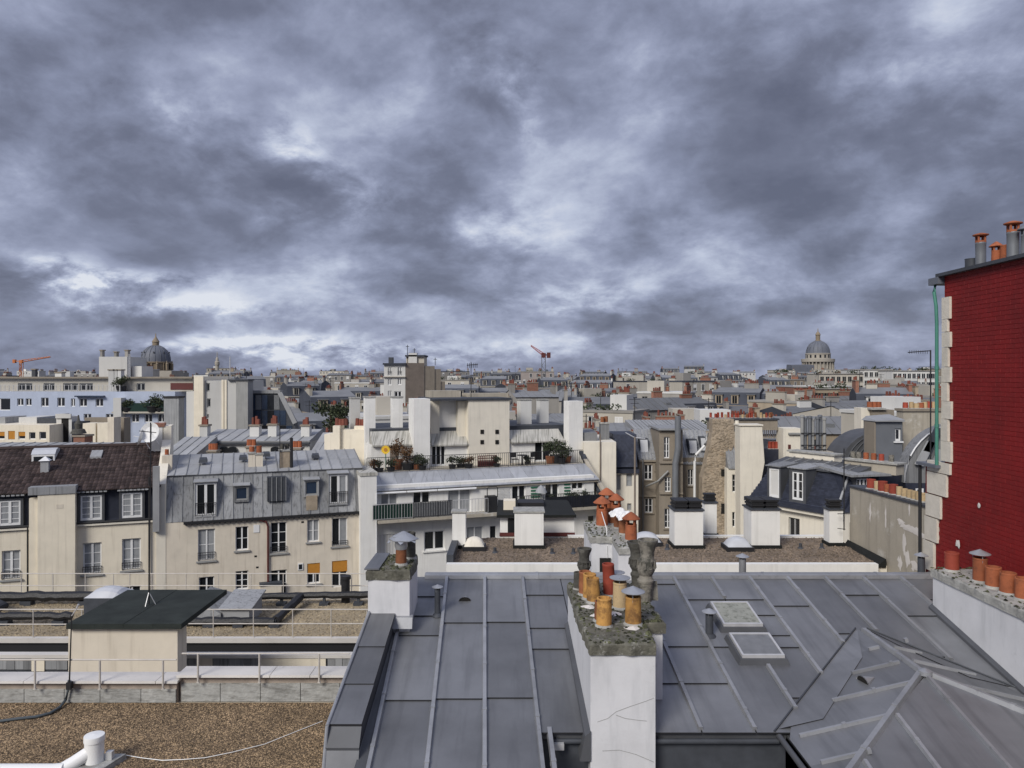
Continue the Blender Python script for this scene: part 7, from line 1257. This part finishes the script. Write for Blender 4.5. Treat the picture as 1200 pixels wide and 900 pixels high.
# ---- cranes
def crane(label, px, Y, ybase, ytop, tipx, tipy, cx_, mt, w=1.4):
    t = thing('tower_crane', (X(px, Y), Y, -27), label, 'crane'); c = P(px, ytop, Y); m = MB()
    for sx in (-1, 1):
        for sy in (-1, 1): m.rod((c[0] + sx * w / 2, Y + sy * w / 2, -27), (c[0] + sx * w / 2, Y + sy * w / 2, c[2]), .12, 4)
    z = -27.; k = 0
    while z < c[2] - w: m.rod((c[0] - w / 2 * (-1) ** k, Y - w / 2, z), (c[0] + w / 2 * (-1) ** k, Y - w / 2, z + w * 1.4), .09, 4); m.rod((c[0] - w / 2, Y - w / 2 * (-1) ** k, z), (c[0] - w / 2, Y + w / 2 * (-1) ** k, z + w * 1.4), .09, 4); z += w * 1.4; k += 1
    m.build('mast', 'pipe_grey' if mt == 'crane_red' else mt, t); tip = Vector(P(tipx, tipy, Y)); A_ = Vector(c); d = tip - A_; n = 9; m = MB(); up = Vector((0, 0, 1)) * w * .9
    for e in (-.45, .45): m.rod(A_ + Vector((0, e * w, 0)), tip + Vector((0, e * w, 0)), .11, 4)
    m.rod(A_ + up, tip + up * .3, .11, 4)
    for i in range(n): p, q = A_ + d * (i / n), A_ + d * ((i + 1) / n); u_ = up * (1 - .7 * i / n); m.rod(p + Vector((0, .45 * w, 0)), p + u_, .07, 4); m.rod(p + u_, q - Vector((0, .45 * w, 0)), .07, 4)
    m.build('jib', mt, t); m = MB(); m.box(c[0] - w * .6, c[0] + w * .6, Y - w * .6, Y + w * .6, c[2] - w * .4, c[2] + w * .9); m.build('cab', 'pipe_red' if mt == 'crane_red' else mt, t); m = MB(); e = Vector(P(cx_, ytop - 1, Y)); m.beam(A_ + Vector((0, 0, w * .2)), e, w * .8, w * .3); m.box(e.x - w * .5, e.x + w * .5, Y - w * .6, Y + w * .6, e.z - w * .7, e.z + w * .8); m.build('counter_jib', 'pipe_red' if mt == 'crane_red' else mt, t)
crane('red luffing tower crane with raised jib above the rooftops', 637, 330, 440, 417.5, 622, 405.5, 643, 'crane_red', 1.6); crane('orange tower crane with long level jib behind the blue block', 25, 300, 440, 424.5, 59, 418.5, 17, 'crane_orange', .95)
# ---- the two domes and the thin steeple
def dome_church(label, px, Y, stone, prof_lead, prof_stone, ncol, rcol, zc0, zc1, lantern, extra):
    cx = X(px, Y); t = thing('domed_church', (cx, Y, -27), label, 'church'); m = MB(); m.lathe((cx, Y, 0), prof_stone, 48); m.build('drum', stone, t); m = MB(); m.lathe((cx, Y, 0), prof_lead, 40); D = m.build('dome', 'lead', t)
    for i in range(16): a = i * 6.283 / 16; m = MB(); m.tube([(cx + math.cos(a) * (r + .12), Y + math.sin(a) * (r + .12), z) for r, z in prof_lead if r > 1.2], prof_lead[0][0] * .022, 4); m.build('rib', 'lead', D)
    for i in range(ncol):
        a = (i + .5) * 6.283 / ncol; m = MB(); x_, y_ = cx + math.cos(a) * rcol, Y + math.sin(a) * rcol; r_ = rcol * .05; m.lathe((x_, y_, zc0), [(r_ * 1.2, 0), (r_, .5), (r_ * .85, zc1 - zc0 - .8), (r_ * 1.3, zc1 - zc0)], 8); m.build('column', stone, t)
    m = MB(); m.lathe((cx, Y, 0), lantern, 14); m.build('lantern', 'church_stone_brown', t); extra(t, cx, Y); return t
k = 800 / F
def zz(y): return (440 - y) * k
def ex1(t, cx, Y):
    m = MB(); m.box(X(936, Y), X(985, Y), Y - 14, Y + 14, -27, zz(433.5)); m.build('base', 'church_stone', t)
    for i in range(16): a = (i + .5) * 6.283 / 16; r_ = 12.6; c = Vector((cx + math.cos(a) * r_, Y + math.sin(a) * r_, zz(419.5))); u_ = Vector((-math.sin(a), math.cos(a), 0)) * .9; o_ = Vector((math.cos(a), math.sin(a), 0)) * .25; m = MB(); m.hull([tuple(c - u_ - o_), tuple(c + u_ - o_), tuple(c + u_ + o_), tuple(c - u_ + o_)], [tuple(c - u_ - o_ + Vector((0, 0, 3.2))), tuple(c + u_ - o_ + Vector((0, 0, 3.2))), tuple(c + u_ + o_ + Vector((0, 0, 3.2))), tuple(c - u_ + o_ + Vector((0, 0, 3.2)))]); m.build('drum_window', 'glass', t)
    m = MB(); a_, c_ = X(926, 780), X(952, 780); m.prism([(775, -27), (775, 780 / F * (440 - 428)), (790, 780 / F * (440 - 427)), (800, -27)], a_, c_); m.build('transept_roof', 'lead', t)
dome_church('grey domed church with a ring of columns on the far hill', 958.5, 800, 'church_stone', [(12.0, zz(414.5)), (11.7, zz(411)), (10.6, zz(407)), (8.6, zz(403.5)), (5.8, zz(401)), (3.4, zz(399.8)), (2.8, zz(399.4))],
    [(16.4, -5), (16.4, zz(433)), (13.6, zz(433)), (13.6, zz(424.2)), (16.8, zz(424.2)), (17.0, zz(420.8)), (16.2, zz(420.6)), (12.7, zz(420.4)), (12.6, zz(415)), (13.2, zz(414.8)), (13.0, zz(414.2)), (11.9, zz(414))], 26, 15.6, zz(433), zz(424.2), [(3.2, zz(400)), (3.2, zz(399)), (2.3, zz(398.8)), (2.3, zz(393)), (2.9, zz(392.6)), (2.4, zz(391.5)), (1.5, zz(389.6)), (.5, zz(388.6)), (.3, zz(385)), (.01, zz(384.6))], ex1)
k = 545 / F
def ex2(t, cx, Y):
    for i in range(10): a = i * 6.283 / 10 + .2; m = MB(); m.lathe((cx + math.cos(a) * 11.3, Y + math.sin(a) * 11.3, zz(434)), [(.9, 0), (.9, 4.5), (1.1, 4.6), (.5, 5.2), (.25, 6.6), (.01, 7.2)], 6); m.build('pinnacle', 'church_stone_brown', t)
    for i in range(12): a = i * 6.283 / 12; r_ = 9.9; c = Vector((cx + math.cos(a) * r_, Y + math.sin(a) * r_, zz(432.5))); m = MB(); m.lathe(tuple(c), [(.8, 0), (.8, 3.2), (.01, 4.0)], 6); m.build('drum_window', 'soot_recess_black', t)
    for i in range(8): a = i * 6.283 / 8 + .3; m = MB(); m.lathe((cx + math.cos(a) * 9.2, Y + math.sin(a) * 9.2, zz(414)), [(.5, 0), (.5, .8), (.01, 1.3)], 6); m.build('dome_lucarne', 'lead_dark', t)
    m = MB(); m.box(cx - 14, cx + 16, Y - 10, Y + 10, -27, zz(434.5)); m.build('base', 'church_stone', t)
dome_church('dark domed church with pinnacles round its drum behind the blue block', 182.5, 545, 'church_stone_brown', [(9.9, zz(424)), (9.8, zz(420)), (9.2, zz(415.5)), (7.7, zz(411)), (5.5, zz(407.5)), (3.2, zz(405.5)), (2.4, zz(405))],
    [(10.6, -5), (10.6, zz(434)), (9.8, zz(434)), (9.8, zz(425.5)), (10.5, zz(425.3)), (10.5, zz(424.2)), (9.8, zz(424))], 16, 10.2, zz(434), zz(425.5), [(2.3, zz(405.4)), (2.3, zz(401)), (2.7, zz(400.8)), (1.9, zz(398.5)), (.9, zz(396)), (.45, zz(394.5)), (.3, zz(391.5)), (.01, zz(390))], ex2)
t = thing('thin_steeple', (X(254.5, 600), 600, -27), 'thin pale steeple with a needle point beyond the white block', 'tower'); k = 600 / F; m = MB(); m.lathe((X(254.5, 600), 600, 0), [(1.5, -27), (1.5, zz(428)), (1.9, zz(427.5)), (1.9, zz(424)), (1.2, zz(423)), (1.0, zz(419.5)), (.35, zz(418.5)), (.25, zz(413)), (.02, zz(412))], 10); m.build('tower', 'church_stone', t)

# ================================================================== the sea of far roofs
OCC = [(X(-70, 88), X(228, 88), 84, 101), (X(215, 82), X(292, 82), 80, 92), (X(290, 84), X(353, 84), 82, 92), (X(448, 115), X(522, 119), 112, 128), (X(165, 545), X(200, 545), 530, 560), (X(925, 800), X(985, 800), 770, 820)]
WALLS = {'far_cream': 'cream', 'far_white': 'white', 'far_tan': 'tan', 'far_grey': 'grey', 'far_pink': 'pink'}
def far_house(cx, Y, w, d, zt, style, wall, rng, yaw, det):
    band = 'near distance' if Y < 110 else ('mid distance' if Y < 230 else 'far distance')
    rn = {'mansard': 'slate mansard', 'zinc': 'zinc gable', 'flat': 'flat roof', 'tile': 'red tiled roof'}[style]
    fr = Fr(cx - w / 2 * math.cos(math.radians(yaw)), Y - w / 2 * math.sin(math.radians(yaw)), yaw); t = thing('distant_house', (cx, Y + d / 2, -27), '', 'house'); ft = []; nst = 0
    px = 600 + F * cx / Y; lm = 'behind the blue block' if px < 225 else 'behind the dark glass building' if px < 400 else 'near the tallest skyline block' if px < 540 else 'towards the red crane' if px < 740 else 'left of colonnaded dome' if px < 900 else 'towards the colonnaded dome'
    fh = 2.9; ww = 1.0
    if style == 'mansard':
        ze = zt - 3.7; bx(t, 'wall', wall, fr, 0, w, 0, d, -27, ze); m = MB(fr); m.cm = 0; a_ = [(0, ze), (.9, ze + 2.7), (d / 2, zt), (d - .9, ze + 2.7), (d, ze)]
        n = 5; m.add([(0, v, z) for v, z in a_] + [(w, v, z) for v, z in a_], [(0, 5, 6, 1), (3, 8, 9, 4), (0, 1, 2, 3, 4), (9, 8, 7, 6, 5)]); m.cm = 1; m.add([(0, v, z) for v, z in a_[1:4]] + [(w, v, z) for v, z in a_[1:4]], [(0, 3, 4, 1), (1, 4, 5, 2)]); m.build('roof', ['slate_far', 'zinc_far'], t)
        bx(t, 'cornice', wall, fr, -.05, w + .05, -.35, -.003, ze - .25, ze)
        nd = max(2, int(w / 3.0)); m = MB(fr)
        for i in range(nd):
            s = w * (i + .5) / nd; m.cm = 0; m.box(s - .75, s + .75, .12, 1.6, ze + .25, ze + 2.2); m.cm = 1; m.box(s - .9, s + .9, -.05, 1.7, ze + 2.205, ze + 2.35); m.cm = 2; m.box(s - .45, s + .45, .07, .115, ze + .45, ze + 2.0); m.cm = 0; m.box(s - .04, s + .04, .05, .068, ze + .45, ze + 2.0)
        m.build('dormers', [wall, 'zinc_far', 'glass'], t, kind='stuff')
    elif style in ('zinc', 'tile'):
        ze = zt - rng.uniform(.9, 1.8); bx(t, 'wall', wall, fr, 0, w, 0, d, -27, ze); m = MB(fr); pk = rng.uniform(.3, .6) * d; m.cm = 0
        m.add([(-.1, -.3, ze), (w + .1, -.3, ze), (w + .1, pk, zt), (-.1, pk, zt), (-.1, d + .2, ze), (w + .1, d + .2, ze)], [(0, 1, 2, 3), (3, 2, 5, 4)]); m.cm = 1; m.add([(0, 0, ze), (0, pk, zt - .1), (0, d, ze), (w, 0, ze), (w, pk, zt - .1), (w, d, ze)], [(0, 1, 2), (5, 4, 3)])
        m.cm = 0; ns = int(w / 1.2)
        for i in range(1, ns): s = w * i / ns; m.beam((s, -.3, ze + .01), (s, pk, zt + .01), .09, .06)
        m.build('roof', ['zinc_far' if style == 'zinc' else 'tile_red', wall], t)
        if rng.random() < .6: s = rng.uniform(.2, .8) * w; m = MB(fr); zq = ze + (zt - ze) * .4; m.box(s - .5, s + .5, pk * .3, pk * .55, ze, zq + .35); m.build('roof_window', 'glass_wired', t)
    else:
        ze = zt - .6; bx(t, 'wall', wall, fr, 0, w, 0, d, -27, ze); m = MB(fr); m.box(-.12, w + .12, -.12, d + .12, ze + .003, ze + .35); m.build('roof_edge', rng.choice(('slate_far', 'far_grey', 'far_white')), t)
        a_ = rng.uniform(.1, .5) * w; m = MB(fr); m.box(a_, a_ + rng.uniform(2, 4.5), d * .3, d * .7, ze + .35, ze + rng.uniform(1.3, 2.6)); m.build('roof_box', rng.choice(('far_white', 'far_cream', 'far_grey')), t)
        if rng.random() < .35:
            m = MB()
            for _ in range(5): p = fr((rng.uniform(.1, .9) * w, .6, ze + .7)); leaves(m, p, 1.0, .5, .5, 45, .35, rng)
            m.build('terrace_greenery', 'leaf', t, kind='stuff'); ft.append('greenery')
    if rng.random() <= .18: ft.append('blank front')
    else:
        nc = max(2, int(w / rng.uniform(2.4, 3.4))); rows = [ze - fh * (i + 1) + .55 for i in range(det)]; win_grid(t, fr, [w * (i + .5) / nc for i in range(nc)], rows, 0, ww, 1.7, wall if rng.random() < .5 else 'frame_white', 'glass', True, 'stuff', .3)
    for e in ((0, 1) if rng.random() < .5 else ((0,) if rng.random() < .5 else (1,))):
        s = (0.02 if e == 0 else w - .52); v0 = rng.uniform(.15, .35) * d; v1 = v0 + rng.uniform(1.6, 4.0); far_stack(t, fr, s, s + .5, v0, v1, ze - 1, zt + rng.uniform(.3, 1.2), rng.choice((wall, wall, 'far_grey', 'brick', 'far_cream')), int((v1 - v0) / .45), 'v'); nst += 1
    if rng.random() < .7: s = rng.uniform(.2, .7) * w; L_ = rng.uniform(1.2, 3.2); far_stack(t, fr, s, min(s + L_, w - .2), d * .42, d * .42 + .55, ze - 1, zt + rng.uniform(.4, 1.3), rng.choice((wall, 'far_grey', 'brick', 'far_cream')), int(L_ / .42), 's'); nst += 1
    if rng.random() < .35: s = rng.uniform(.1, .9) * w; p = fr((s, d * .5, zt)); m = MB(); h = rng.uniform(1.5, 3.5); m.rod((p[0], p[1], ze), (p[0], p[1], zt + h), .045, 4); m.rod((p[0] - .7, p[1], zt + h - .2), (p[0] + .7, p[1], zt + h - .2), .03, 4); m.rod((p[0] - .5, p[1], zt + h - .7), (p[0] + .5, p[1], zt + h - .7), .03, 4); m.build('aerial', 'iron', t); ft.append('aerial')
    near = {'near distance': 'nearby', 'mid distance': 'distant', 'far distance': 'farthest'}[band]
    t['label'] = f'{near} {WALLS[wall]} house, {rn}, {["no", "one", "two", "three"][nst]} stack' + ('s' if nst > 1 else '') + (', ' + ft[0] if ft else '') + ', ' + lm; t['group'] = t['label']
    return t
rng = random.Random(42)
rows_ = [(62, -7.4, 440, 1000, 2), (72, -6.1, 395, 1200, 2), (86, -5.4, 350, 1200, 2), (103, -4.9, 230, 1260, 2), (125, -4.3, -40, 1260, 2), (155, -3.7, -40, 1260, 2), (200, -3.0, -40, 1260, 2), (260, -1.7, -40, 1260, 2), (345, -.2, -40, 1260, 2), (480, 1.3, -40, 1250, 1), (690, 3.2, -30, 1230, 1)]
CNT = 0
for Yrow, zm, p0, p1, det in rows_:
    x = X(p0, Yrow); xe = X(p1, Yrow); big = 1.0 if Yrow < 200 else (1.3 if Yrow < 400 else 2.0)
    while x < xe:
        w = rng.uniform(6.0, 13.) * big; d = rng.uniform(7, 11); Y = Yrow + rng.uniform(-.06, .06) * Yrow; zt = zm + rng.gauss(0, .8) * (1 + Yrow / 400)
        px = 600 + F * (x + w / 2) / Y
        if 800 < px < 1000 and Y < 100: zt -= .8
        if px > 560 and px < 1000 and Y < 75: zt = min(zt, -6.6)
        if any(x < o[1] + 1 and x + w > o[0] - 1 and Y < o[3] and Y + d > o[2] for o in OCC): x += w; continue
        if Y < 72 and 700 < px < 840: x += w; continue
        if Y < 66 and px > 830: x += w; continue
        st = rng.choices(('mansard', 'zinc', 'flat', 'tile'), (.40, .26, .33, .01))[0]; wl_ = rng.choices(list(WALLS), (.34, .24, .18, .22, .02))[0]
        far_house(x + w / 2, Y, w, d, zt, st, wl_, rng, rng.choice((-28, -14, 0, 0, 12, 22, 30)) if Yrow > 75 else rng.choice((0, 0, 15)), det); CNT += 1
        x += w * (1.0 + (rng.random() < .2) * .2)
# pale large blocks below the colonnaded dome
for lab, x0, x1, yt, Y, mt, nc in (('long white block under the colonnaded dome', 1000, 1048, 433.5, 260, 'far_white', 8), ('white block with rows of small windows right of the domed hill', 1046, 1096, 435, 250, 'far_white', 9), ('narrow pale block left of the colonnaded dome', 911, 927, 437, 270, 'far_white', 4), ('cream block below the domed hill with roof greenery', 960, 1012, 438.5, 240, 'far_cream', 8), ('red brick gable in the roofs below the domed church', 930, 955, 454, 150, 'brick', 0), ('tan house with small windows beside the red brick gable', 955, 1004, 456, 152, 'far_tan', 7)):
    fr = Fr(0, Y, 0); t = thing('distant_block', (X((x0 + x1) / 2, Y), Y + 5, -27), lab, 'building'); bx(t, 'wall', mt, fr, X(x0, Y), X(x1, Y), 0, 10, -27, zy(yt, Y)); bx(t, 'roof_edge', 'far_grey', fr, X(x0 - .5, Y), X(x1 + .5, Y), -.3, 10.3, zy(yt, Y) + .003, zy(yt - .8, Y))
    if nc: w_ = X(x1, Y) - X(x0, Y); win_grid(t, fr, [X(x0, Y) + w_ * (i + .5) / nc for i in range(nc)], [zy(yt, Y) - 2.4 - 2.9 * i for i in range(3)], 0, 1.1, 1.6, mt, 'glass', True)
    if nc: m = MB(); [leaves(m, (rng.uniform(X(x0, Y), X(x1, Y)), Y + 1, zy(yt - 1, Y) + .3), 1.6, .8, .7, 50, .5, rng) for _ in range(4)]; m.build('roof_greenery', 'leaf', t, kind='stuff')
